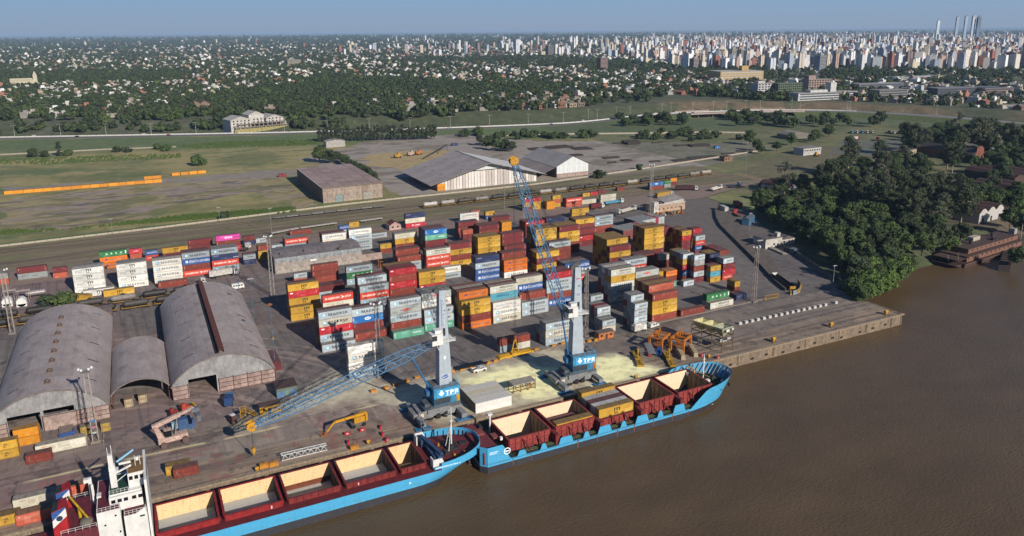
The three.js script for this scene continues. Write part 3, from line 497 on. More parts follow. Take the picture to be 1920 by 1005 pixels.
// ---------- the two river cargo ships ----------
function outline(x0, x1, B, Lb, e = .8, n = 12, cz = -177.7) {
  const p = []; p.push([x0, cz + B * .8]); p.push([x0 + 1.6, cz + B]); for (let i = 1; i <= 8; i++) p.push([lerp(x0 + 1.6, x1 - Lb, i / 8), cz + B]);
  for (let i = 1; i < n; i++) { const t = i / n * Math.PI / 2; p.push([x1 - Lb + Lb * Math.sin(t), cz + B * Math.pow(Math.cos(t), e)]); }
  const far = p.map(([x, z]) => [x, 2 * cz - z]).reverse(); return [...p, [x1, cz], ...far];
}
const loft = (levels) => { const q = []; for (let l = 0; l < levels.length - 1; l++) { const [ya, A] = levels[l], [yb, B] = levels[l + 1]; for (let i = 0; i < A.length; i++) { const j = (i + 1) % A.length; q.push([[A[i][0], ya, A[i][1]], [A[j][0], ya, A[j][1]], [B[j][0], yb, B[j][1]], [B[i][0], yb, B[i][1]]]); } } return quads(q); };
function plate(O, y, holes = []) { const s = new THREE.Shape(O.map((p) => new THREE.Vector2(p[0], p[1]))); for (const [a, b, c, d] of holes) s.holes.push(new THREE.Path([[a, c], [a, d], [b, d], [b, c]].map((p) => new THREE.Vector2(...p)))); const g = new THREE.ShapeGeometry(s), p = g.attributes.position; for (let i = 0; i < p.count; i++) p.setXYZ(i, p.getX(i), y, p.getY(i)); g.computeVertexNormals(); return g; }
// upright plating along part of an outline, its top following topFn
function plating(pts, y0, topFn, step = .5, th = .12) {
  const f = []; for (let i = 0; i < pts.length - 1; i++) { const n = Math.max(1, Math.round(Math.hypot(pts[i + 1][0] - pts[i][0], pts[i + 1][1] - pts[i][1]) / step)); for (let k = 0; k < n; k++) f.push([lerp(pts[i][0], pts[i + 1][0], k / n), lerp(pts[i][1], pts[i + 1][1], k / n)]); } f.push(pts[pts.length - 1]);
  const q = []; for (let i = 0; i < f.length - 1; i++) { const [x, z] = f[i], [u, w] = f[i + 1], a = topFn(x, z), b = topFn(u, w), L = Math.hypot(u - x, w - z) || 1, ox = -(w - z) / L * th, oz = (u - x) / L * th; const y = typeof y0 === 'function' ? y0(x) : y0, y2 = typeof y0 === 'function' ? y0(u) : y0; q.push([[x, y, z], [u, y2, w], [u, b, w], [x, a, z]], [[x - ox, y, z - oz], [u - ox, y2, w - oz], [u - ox, b, w - oz], [x - ox, a, z - oz]], [[x, a, z], [u, b, w], [u - ox, b, w - oz], [x - ox, a, z - oz]]); } return quads(q);
}
const hullTex = (base, streaks) => { const N = 512, cv = document.createElement('canvas'); cv.width = cv.height = N; const c = cv.getContext('2d'); c.fillStyle = base; c.fillRect(0, 0, N, N); for (let i = 0; i < 900; i++) { c.globalAlpha = rr(.05, .3); c.fillStyle = pick(streaks); c.fillRect(rr(0, N), rr(0, N), rr(1, 22), rr(1, 9)); } for (let i = 0; i < 420; i++) { c.globalAlpha = rr(.12, .5); c.fillStyle = pick(streaks); c.fillRect(rr(0, N), rr(0, N), rr(1, 3), rr(8, 60)); } c.fillStyle = '#20242a'; c.globalAlpha = .22; for (let k = 0; k < 4; k++) { c.fillRect(k * 128, 0, 1.5, N); c.fillRect(0, k * 128 + 40, N, 1.5); } c.globalAlpha = 1; const t = new THREE.CanvasTexture(cv); t.colorSpace = THREE.SRGBColorSpace; t.wrapS = t.wrapT = THREE.RepeatWrapping; return t; };
const painted = (t, s, r = .55) => { const m = new THREE.MeshStandardMaterial({ map: t, roughness: r, side: THREE.DoubleSide }); m.userData.s = s; return m; };
const hullBlue = painted(hullTex('#3f97c0', ['#357fa6', '#5a6a60', '#6b4a35', '#69b4d4', '#3c5a66', '#7a5a48', '#8fb4c0']), 16), hullDark = painted(hullTex('#2b2c33', ['#5a4234', '#3e4048', '#4c4c52', '#6a5546', '#1d1e22']), 14, .7);
const redDeck = M('#6e2029', { s: 7 }), redSteel = M('#86241f', { s: 6 }), cream = painted(hullTex('#d8b98a', ['#a8753c', '#b88a50', '#e2cba4', '#8f5a30']), 18, .8), cream2 = painted(hullTex('#dcc6a6', ['#c6a070', '#b08858', '#e6d6bc']), 18, .8), holdFloor = painted(hullTex('#a9a9a4', ['#8b8a86', '#bcbcb8', '#94806a', '#77746e']), 12, .85), white = M('#dcdbd8', { s: 8, soft: 1 }), glass = new THREE.MeshStandardMaterial({ color: '#11161c', roughness: .12 }), steelGrey = M('#8d9298', { s: 6 }), darkSteel = M('#2a2a2e', { s: 5 });
function decal(text, w, h, mat, paint, W = 256, H = 64) { const cv = document.createElement('canvas'); cv.width = W; cv.height = H; const c = cv.getContext('2d'); paint(c, W, H); const t = new THREE.CanvasTexture(cv); t.colorSpace = THREE.SRGBColorSpace; const g = new THREE.PlaneGeometry(w, h); const m = new THREE.MeshStandardMaterial({ map: t, alphaTest: .5, alphaMap: null, roughness: .7, transparent: false }); return [g, m]; }
function sign(name, parent, w, h, x, y, z, bg, paint, ry = 0, W = 256, H = 64) { const [g, m] = decal('', w, h, null, (c, a, b) => { c.fillStyle = bg; c.fillRect(0, 0, a, b); paint(c, a, b); }, W, H); if (ry) g.rotateY(ry); g.translate(x, y, z); g.userData.keep = true; return mesh(name, g, m, parent); }

function holds(ship, list, zf, zn, yTop, yDeck, yFloor, wall, floorMat, opt = {}) {
  list.forEach(([a, b], i) => {
    const co = [], zw = (zf + zn) / 2, len = b - a;
    // coaming: four outer faces with stiffeners and a top rail
    co.push(bx(len, yTop - yDeck, .22, (a + b) / 2, yDeck, zn + .11), bx(len, yTop - yDeck, .22, (a + b) / 2, yDeck, zf - .11), bx(.22, yTop - yDeck, zn - zf, a - .11, yDeck, zw), bx(.22, yTop - yDeck, zn - zf, b + .11, yDeck, zw));
    for (let k = 0; k <= Math.round(len / 1.75); k++) for (const [z, o] of [[zn, .32], [zf, -.32]]) co.push(bx(.09, yTop - yDeck - .1, .3, a + k * len / Math.round(len / 1.75), yDeck, z + o));
    for (let k = 0; k < 7; k++) for (const [x, o] of [[a, -.3], [b, .3]]) co.push(bx(.28, yTop - yDeck - .1, .09, x + o, yDeck, lerp(zf, zn, (k + .5) / 7)));
    co.push(bx(len + .5, .16, .5, (a + b) / 2, yTop, zn + .15), bx(len + .5, .16, .5, (a + b) / 2, yTop, zf - .15), bx(.5, .16, zn - zf, a - .15, yTop, zw), bx(.5, .16, zn - zf, b + .15, yTop, zw));
    if (opt.tier) co.push(bx(len, .14, .5, (a + b) / 2, opt.tier, zn + .3));
    mesh('coaming', co, opt.coam || redSteel, ship);
    for (const z of [zf + .05, zn - .05]) mesh('hold_side', [bx(len, yTop - yFloor, .1, (a + b) / 2, yFloor, z)], wall, ship);
    for (const [x, o] of [[a + .05, 1], [b - .05, -1]]) { const ends = []; ends.push(bx(.1, yTop - yFloor, zn - zf - .2, x, yFloor, zw)); for (let k = 1; k < 5; k++) ends.push(bx(.16, yTop - yFloor - .2, .22, x + o * .1, yFloor, lerp(zf, zn, k / 5))); mesh('hold_bulkhead', ends, opt.ends || M('#5d4a3c', { s: 6 }), ship); }
    const fl = [bx(len - .2, .1, zn - zf - .2, (a + b) / 2, yFloor, zw)]; if (opt.ridges) for (let k = 0; k < 5; k++) fl.push(bx(len - .3, opt.ridges, 2.25, (a + b) / 2, yFloor + .1, lerp(zf, zn, (k + .5) / 5)));
    mesh('hold_floor', fl, floorMat, ship);
  });
}
{ // ----- near ship (lower left): four long holds, one short, white bridge at the stern
  const ship = thing('cargo_ship', 'blue hulled cargo ship with open holds and white bridge, nearest the camera', 'cargo ship');
  const D0 = .7, L = (y, x1, B, Lb) => [y, outline(-62, x1, B, Lb)];
  mesh('hull_bottom', loft([L(-7, 62, 8.2, 16), L(-4.3, 66.5, 8.75, 14), L(-2.2, 68.5, 8.8, 13.5)]), hullDark, ship);
  mesh('hull', loft([L(-2.2, 68.5, 8.8, 13.5), L(D0, 75, 8.8, 14)]), hullBlue, ship);
  const H1 = [[-5.8, 7.2], [8.7, 21.7], [23.3, 35.9], [37.5, 50.4], [51.9, 58.6]], hole = H1.map(([a, b]) => [a, b, -183.6, -171.9]);
  mesh('deck', plate(outline(-62, 75, 8.78, 14), D0, hole), redDeck, ship);
  H1.forEach((h, i) => holds(ship, [h], -183.6, -171.9, 2.1, D0, i === 4 ? -4 : i === 2 ? -3.2 : -2, cream, holdFloor, { ridges: .12, coam: M(i < 2 ? '#9a1b1e' : '#7f2422', { s: 6 }), ends: M('#4e3a30', { s: 6 }) }));
  mesh('rust_band', [bx(12.4, 1.5, .04, 29.6, -3, -183.45)], M('#7a3f22', { s: 3 }), ship);
  const O = outline(-62, 76, 8.8, 14), bow = O.filter((p) => p[0] > 56);
  mesh('bulwark', plating(bow, D0, (x, z) => D0 + 1.9 * sst(56, 62, x) + .4 * sst(62, 76, x), .6), hullBlue, ship);
  const ribs = []; for (const [x, z] of bow) if (x > 60) ribs.push(bx(.12, 1.5, .5, x - .35 * sst(62, 76, x), D0, lerp(z, -177.7, .03)));
  for (const g of ribs) mesh('bulwark_stay', g, redSteel, ship);
  for (const z of [-170.2, -185.4]) mesh('breakwater', [prism([[0, 0], [3.4, 0], [2.4, 2.6], [0, 2.6]], .3).translate(60.2, D0, z), bx(.3, 2.6, 2.2, 60.2, D0, z + (z < -178 ? 1 : -1))], white, ship);
  { // blue hatch-lid crane drum and gear behind the holds
    const g = []; for (let k = 0; k < 3; k++) g.push(wheel(.8 - k * .15, 1.1, 62.3 + k * .9, 1.9, -182 + k * 3.6, 'z')); g.push(bx(2.2, 1.4, 9, 62.6, D0, -178), bar([61.5, 3, -184], [63.5, 2.6, -173], .9), bx(1.6, 2.2, 2, 61.6, D0, -182.5), bx(1.4, 1.9, 2.4, 63, D0, -173.6));
    mesh('hatch_winch', g, M('#2b4d74', { s: 4 }), ship);
    const wn = [bx(3.2, .5, 5, 68.4, D0, -179), wheel(.6, 3.4, 68, 1.6, -178.4), wheel(.6, 2, 69.2, 1.5, -181.5), bx(2.2, .35, 1.6, 72, D0, -179), bx(1.2, .7, 1.8, 66, D0, -176)];
    mesh('windlass', wn, darkSteel, ship);
    mesh('fairlead', [bx(.5, .7, .8, 66.3, D0, -175.6), bx(.4, .9, .4, 65.4, D0, -180.4), bx(.5, .5, .6, 67.6, D0, -174), bx(.4, .8, .5, 70.4, D0, -173.6)], M('#b79a2e', { s: 2 }), ship);
  }
  const mst = [rod([68.2, D0, -177.7], [68.4, 13.2, -177.7], .22, .12), rod([66.9, D0, -176.4], [68.3, 9, -177.6], .11), rod([66.9, D0, -179], [68.3, 9, -177.8], .11), bar([67.4, 10.6, -178.8], [69, 10.6, -176.6], .14), bar([67.6, 12, -178.4], [69, 12, -177], .1), bar([67.2, 5, -176.8], [67.2, 5, -178.6], .12), bx(.9, .12, .9, 68.3, 9, -177.7)];
  for (let k = 0; k < 8; k++) mst.push(bar([67.7, 1.5 + k * 1.3, -177.3], [67.7, 1.5 + k * 1.3, -176.9], .05));
  mesh('foremast', mst, white, ship);
  mesh('anchor', [bx(.5, 1.3, .25, 70.2, -.6, -169.9), bx(1.3, .35, .3, 70.2, -.9, -169.9)], M('#4a2f26', { s: 2 }), ship);
  sign('ship_name', ship, 7.2, .75, 63.6, 1.55, -168.84, '#3f97c0', (c) => word(c, 'AMANECETEA II', 6, 34, 38, '#e8f0f4', .92, 'italic bold '));
  sign('draught_mark', ship, .9, .9, 53.2, -.6, -168.86, '#3f97c0', (c) => { c.strokeStyle = '#e8f0f4'; c.lineWidth = 8; c.beginPath(); c.moveTo(14, 14); c.lineTo(50, 50); c.moveTo(50, 14); c.lineTo(14, 50); c.stroke(); }, 0, 64, 64);
  for (const [n, x] of [['2', 19.2], ['1', 40.5]]) sign('hold_number', ship, .8, 1.1, x, 1.45, -171.42, '#86241f', (c) => word(c, n, 14, 34, 58, '#ece8e2', 1), 0, 64, 64);
  // bridge house: stepped white blocks with green and red decks
  const blk = (a, b, zf, zn, y0, y1) => bx(b - a, y1 - y0, zn - zf, (a + b) / 2, y0, (zn + zf) / 2);
  const house = mesh('bridge_house', [blk(-11.8, -7.2, -185, -170, D0, 9.6), blk(-17, -12.4, -185, -171, D0, 11.3), blk(-14.4, -7.8, -183, -173, 9.6, 13.1), blk(-14.3, -7.9, -182, -173.6, 13.1, 13.4), blk(-10.3, -6.9, -181, -175, 13.4, 16.8), bx(.5, 16, 14, -6.8, D0, -178), prism([[0, 0], [2.2, 0], [2.2, 1.2]], .3).translate(-9.6, 9.6, -170)], white, ship);
  mesh('green_deck', [blk(-14.2, -10.4, -181.8, -173.8, 13.4, 13.46)], M('#1f4535', { s: 4 }), ship);
  mesh('red_deck', [blk(-24, -17, -185, -171, 5, 8.2), blk(-16.8, -12.6, -184.8, -171.2, 11.3, 11.36), blk(-11.7, -7.6, -184.8, -170.2, 9.6, 9.66)], M('#6b1f30', { s: 4 }), ship);
  mesh('wheelhouse_roof', [blk(-10.2, -7, -180.8, -175.2, 16.8, 16.9)], M('#8a6a42', { s: 3 }), ship);
  const win = (x, y, z, w = .85, h = .8) => mesh('window', [bx(w, h, .08, x, y, z)], glass, house);
  for (let k = 0; k < 5; k++) win(-13.6 + k * 1.25 + (k > 2 ? .4 : 0), 11.6, -172.98); for (let k = 0; k < 3; k++) win(-9.7 + k * 1.1, 15.2, -174.98, .75, .9); win(-15.6, 7.8, -170.98, .4, .4); win(-13.4, 9.6, -170.98, .4, .4); win(-14.6, 4.6, -170.98, .4, .4); win(-8.2, 8.6, -169.98, 1, .35); win(-12.9, 5.4, -170.98, .3, .5);
  const side = []; for (let k = 0; k < 5; k++) side.push(bx(.08, .8, .9, -6.5, 15.2, -180.2 + k * 1.2)); mesh('front_window', side, glass, house);
  const rails = []; const rail = (a, b, y, z) => { rails.push(bar([a, y + 1, z], [b, y + 1, z], .06), bar([a, y + .5, z], [b, y + .5, z], .05)); for (let k = 0; k <= 5; k++) rails.push(bar([lerp(a, b, k / 5), y, z], [lerp(a, b, k / 5), y + 1, z], .06)); };
  rail(-16.8, -12.5, 11.3, -171.1); rail(-11.6, -7.6, 9.66, -170.1); rail(-14.2, -10.4, 13.4, -173.7); rail(-24, -17.2, 8.2, -171.1); rail(-24, -14, 8.2, -185); mesh('railing', rails, white, ship);
  const mm = [bx(1.3, 5.4, 1.3, -13.2, 13.4, -177), bx(1, 2.6, 1, -13.3, 18.8, -177), bar([-13.3, 16.4, -177], [-9.4, 17.8, -177], .35), bar([-13, 14.6, -176.4], [-9.6, 16.8, -176.4], .16), bx(1.8, .2, 1.8, -12.9, 17.4, -177), bx(2.4, .5, .2, -10.6, 18.4, -177), rod([-13.7, 21, -177], [-13.7, 23.2, -177], .06), rod([-12.9, 21, -177], [-12.9, 23.6, -177], .08), bar([-12.6, 13.5, -175.8], [-10.4, 11.4, -173.2], .12)];
  for (let k = 0; k < 6; k++) mm.push(bar([-13.9, 13.8 + k, -176.2], [-13.2, 13.8 + k, -176.2], .06));
  mesh('radar_mast', mm, white, ship); mesh('radar_scanner', [bar([-12.2, 19.3, -177], [-8.6, 21, -177.8], .3, .35)], M('#7fb0cc', { plain: 1 }), ship);
  mesh('lamp_rack', [rod([-8.6, 16.9, -178], [-8.6, 19.4, -178], .07), rod([-7.6, 16.9, -178], [-7.6, 19.2, -178], .07), bar([-8.6, 18.6, -178], [-7.4, 18.8, -178], .1), bx(.6, .8, .6, -8.1, 18.2, -178)], white, ship);
  // two raked funnels in red, white and blue
  const fun = (x, z0, z1, y0, y1, logo) => { const f = mesh('funnel', [prism([[-1.5, y0], [1.5, y0], [1.3, y1 + .8], [-1.3, y1]], z1 - z0, .05).translate(x, 0, (z0 + z1) / 2)], M('#b5121f', { s: 6 }), ship);
    const zz = z1 + .09, q = (...c) => quads([c.map(([a, b]) => [x + a, b, zz])]), h = y1; mesh('white_band', q([-1.4, h - 3.6], [1.42, h - 1.4], [1.36, h + .5], [-1.34, h - 1.9]), white, f); mesh('blue_band', q([-1.34, h - 1.9], [1.36, h + .5], [1.3, h + .8], [-1.3, h]), M('#2d5ba6', { s: 3 }), f); mesh('soot_cap', [bx(2.6, .5, z1 - z0 - .2, x, h - .1, (z0 + z1) / 2)], darkSteel, f);
    if (logo) mesh('round_emblem', [wheel(.62, .05, x, h - 1.6, zz + .02, 'z', 20)], M('#1d2946', { plain: 1 }), f); };
  fun(-23.9, -176, -172, 4, 13.4, true); fun(-23.9, -185, -181.6, 4, 12.2, false);
  mesh('deck_crane', [rod([-20.6, 8.2, -176.5], [-20.6, 10.4, -176.5], .35), bar([-22.4, 12.4, -179], [-18.4, 8.9, -172.6], .35)], M('#c9a712', { s: 3 }), ship);
  mesh('vent_post', [bx(.7, 5.5, .7, -18.4, 8.2, -183), bx(1.3, .8, 1.1, -19, 12.8, -183), bx(.5, 5, .4, -17.9, 8.2, -180.6), bx(.9, 3.6, 1.6, -16.6, 8.2, -178), bx(1.6, 2.4, 2, -20.6, 5, -172.4)], white, ship);
  mesh('tarpaulin_cover', [new THREE.IcosahedronGeometry(1.4, 2).scale(1, .7, 1.1).translate(-19.3, 8.6, -173.4)], M('#76726a', { s: 2 }), ship);
}
{ // ----- far ship: bow to the right, red two-tier coamings, scalloped blue bulwark
  const ship = thing('cargo_ship', 'blue hulled cargo ship carrying yellow and grey containers, bow towards open river', 'cargo ship');
  const D0 = -1.7, L = (y, x1, B, Lb) => [y, outline(73.6, x1, B, Lb)];
  mesh('hull_bottom', loft([L(-7, 154, 8, 20), L(-4.3, 158.5, 8.7, 19), L(-2.35, 160.5, 8.8, 18)]), hullDark, ship);
  mesh('hull', loft([L(-2.35, 160.5, 8.8, 18), L(D0 + .1, 161.4, 8.8, 18)]), hullBlue, ship);
  const H2 = [[83.4, 96.4], [98.2, 111.2], [112.6, 125.6], [127.2, 140.2], [141.9, 155]], zf = -184.7, zn = -172.7;
  mesh('deck', plate(outline(73.6, 161.3, 8.78, 18), D0, H2.map(([a, b]) => [a, b, zf, zn])), M('#2c4438', { s: 5 }), ship);
  const rise = (x) => 1.85 + .85 * sst(84, 155, x);
  H2.forEach((h, i) => holds(ship, [h], zf, zn, i === 2 ? .35 : rise((h[0] + h[1]) / 2), D0, -6.6, cream2, M('#6a5a4c', { s: 6 }), { tier: i === 2 ? 0 : .3, coam: M('#9a3a35', { s: 6 }), ends: M('#93795a', { s: 5 }) }));
  const braces = []; for (const [, b] of H2.slice(0, 4)) braces.push(bx(1.2, rise(b) - D0 - .5, 3.4, b + .8, D0, -171.2)); for (const [a] of H2) for (const k of [4.2, 8.6]) braces.push(bar([a + k, rise(a) - .6, -172.3], [a + k + 1.6, D0, -170.2], .3));
  for (const g of braces) mesh('coaming_brace', g, M('#7b2a28', { s: 4 }), ship);
  const O = outline(73.6, 161.4, 8.8, 18), near = O.filter((p, i) => p[1] > -177.7), prof = (x) => { let t = D0 + .22; const k = [[85.6, .8, 1.8], [92.4, .45, 2], [99.6, 1.7, 2.3], [106.4, .45, 2.1], [112.6, 1.7, 2.4], [119.2, .45, 2.2], [125.8, 1.7, 2.5], [132.5, .45, 2.3], [139.6, 1.6, 2.7], [146.4, .5, 2.5]]; for (const [c, w, h] of k) t = Math.max(t, D0 + h * clamp((w + .8 - Math.abs(x - c)) / .8)); return Math.max(t, x < 83 ? lerp(3.3, D0 + .22, sst(79.4, 82.4, x)) : -9); };
  mesh('bulwark', plating(near.filter((p) => p[0] < 144), D0, prof, .2), hullBlue, ship);
  const bowO = [1, 2].map((k) => outline(73.6, k === 1 ? 161.4 : 165.6, 8.8, 18)), bq = []; const topB = (x) => D0 + .5 + 4.9 * sst(143, 152, x) + .9 * sst(152, 166, x);
  { const A = bowO[0], B = bowO[1]; for (let i = 0; i < A.length - 1; i++) if (A[i][0] > 142.5 && A[i + 1][0] > 142.5) bq.push([[A[i][0], D0 - .4, A[i][1]], [A[i + 1][0], D0 - .4, A[i + 1][1]], [B[i + 1][0], topB(B[i + 1][0]), B[i + 1][1]], [B[i][0], topB(B[i][0]), B[i][1]]]); }
  mesh('bow_plating', quads(bq), hullBlue, ship);
  const inner = []; { const A = outline(73.6, 161, 8.6, 18), B = outline(73.6, 165.2, 8.6, 18); for (let i = 0; i < A.length; i++) if (A[i][0] > 146) inner.push(bar([A[i][0], D0, A[i][1]], [B[i][0] - .2, topB(B[i][0]) - .2, B[i][1]], .14, .4)); }
  for (const g of inner) mesh('bulwark_stay', g, steelGrey, ship);
  mesh('far_bulwark', plating(outline(73.6, 161.4, 8.8, 18).filter((p) => p[1] < -177.7 && p[0] < 144 && p[0] > 75.3), D0, () => D0 + 1, 1), hullBlue, ship);
  mesh('fore_deck', plate(outline(156, 162.6, 8, 12).filter((p) => p[0] > 155.9), 1.2), M('#22362e', { s: 4 }), ship);
  mesh('stern_deck', [bx(5, 3.4, 16.4, 76.8, D0, -177.7)], M('#7a3038', { s: 4 }), ship);
  mesh('stern_post', [rod([82.6, D0, -183.6], [82.6, 4.6, -183.6], .3), bx(1.4, .5, 1.2, 82.7, 4.3, -184)], white, ship); mesh('stern_locker', [bx(.7, .9, .7, 81.6, 1.7, -174)], white, ship); mesh('hatch_cover', [bx(1.6, .5, 2.6, 80.6, 1.7, -176.4)], M('#8a4a44', { s: 3 }), ship); mesh('hatch_cover', [bx(2.2, .6, 3, 77.4, 1.7, -180)], M('#8a4a44', { s: 3 }), ship); mesh('mooring_winch', [wheel(.5, 1.8, 79, 2.2, -183, 'z'), bx(1.2, .5, 2.4, 79, 1.7, -183)], darkSteel, ship);
  const pipes = []; for (let k = 0; k < 3; k++) pipes.push(rod([84, D0 + .4, -170 - k * .5], [154, D0 + .4, -170 - k * .5], .07, .07, 5)); mesh('deck_pipe', pipes, M('#6f7a52', { s: 3 }), ship);
  mesh('foremast', [rod([158, 1.2, -180], [158, 9.4, -180], .16, .1), rod([157.5, 1.2, -179.6], [157.9, 8.6, -180], .07), rod([158.5, 1.2, -180.4], [158.1, 8.6, -180], .07), bar([157.5, 7.6, -180], [158.7, 7.6, -180], .1), bx(.8, .1, .8, 158, 6.6, -180)], white, ship);
  mesh('deck_crane', [bx(.9, 2.4, .9, 155.8, 1, -182), bar([155.8, 3.4, -182], [157.6, 2.8, -176.6], .22), bar([155.8, 3.6, -182], [154.4, 4.4, -184], .4)], M('#c9a46a', { s: 3 }), ship);
  mesh('windlass', [bx(1.8, .8, 3, 160, 1.2, -178.4), wheel(.55, 2.4, 160, 2, -178.4), bx(.8, .7, .8, 161.4, 1.2, -175.6), bx(.9, .6, 1.1, 158.8, 1.2, -174.6), rod([158.6, 2, -181], [162.2, 2.3, -178], .07), rod([159, 1.8, -177], [162, 2.1, -176], .07)], M('#3a4238', { s: 3 }), ship);
  mesh('deck_locker', [bx(1.2, 1.4, 1, 156.4, 1.2, -176), bx(.7, .9, .7, 161, 1.2, -174.4), bx(2, 1, 1.4, 155.4, 1.2, -184)], white, ship);
  for (const x of [82.8, 88.5, 103.5, 110, 117, 123, 130, 137, 143]) mesh('rust_run', [bx(.22 + hash(x * 3 | 0, 1) * .3, 2.2, .04, x, -3.9, -168.9)], M('#7a5238', { s: 1.4 }), ship);
  mesh('anchor', [bx(.3, 1, .9, 161.6, 1, -171.8)], darkSteel, ship);
  sign('hull_writing', ship, 3.3, 1.15, 75.7 + 1.6, 1.5, -168.86, '#3f97c0', (c) => { word(c, 'DOÑA PATRO', 4, 20, 26, '#e6eef2', 1.2); word(c, 'Barranqueras', 4, 44, 22, '#e6eef2', 1.2); });
  const ring = new THREE.RingGeometry(.78, 1.02, 28).translate(81, 1.1, -168.85); ring.userData.keep = 1; mesh('round_emblem', ring, M('#e6eef2', { plain: 1 }), ship); mesh('emblem_bar', [bx(1.1, .32, .04, 81, .95, -168.87)], M('#e6eef2', { plain: 1 }), ship);
  // its cargo
  const cargo = (k, L, x, y, D, label) => container(k, L, x, y, D, label, null, 1);
  const top3 = [['Y', 3.75, 'yellow container on the ship, nearest the water in the full bay'], ['q', 3.5, 'grey container roof beside the near yellow one on the ship'], ['b', 3.5, 'maroon container in the middle of the full ship bay'], ['q', 3.5, 'grey container roof beside the far yellow one on the ship'], ['Y', 4.7, 'yellow container on the ship, nearest the quay in the full bay']];
  top3.forEach(([k, t, l], i) => cargo(k, 12.192, 113, t - 2.896, 172.75 + i * 2.45, l));
  cargo('Y', 12.192, 98.7, -.3, 172.8, 'yellow container in the bay next to the full one, against the red coaming');
  for (let i = 1; i < 4; i++) cargo('b', 12.192, 98.7, -3.6, 172.8 + i * 2.5, `maroon container low in the ship hold, ${nth(i - 1)} behind the yellow one`);
  mesh('cargo_block', [bx(12.2, 7.05, 12, 119.1, -6.5, -178.8), bx(12.2, 5.6, 2.5, 104.8, -6.5, -174.1), bx(12.2, 2.8, 7.5, 104.8, -6.5, -179.1)], M('#5a3a34', { s: 6 }), ship);
  cargo('Y', 6.058, 52.4, -3.8, 176.6, 'yellow short container lying in the short hold of the near ship');
}
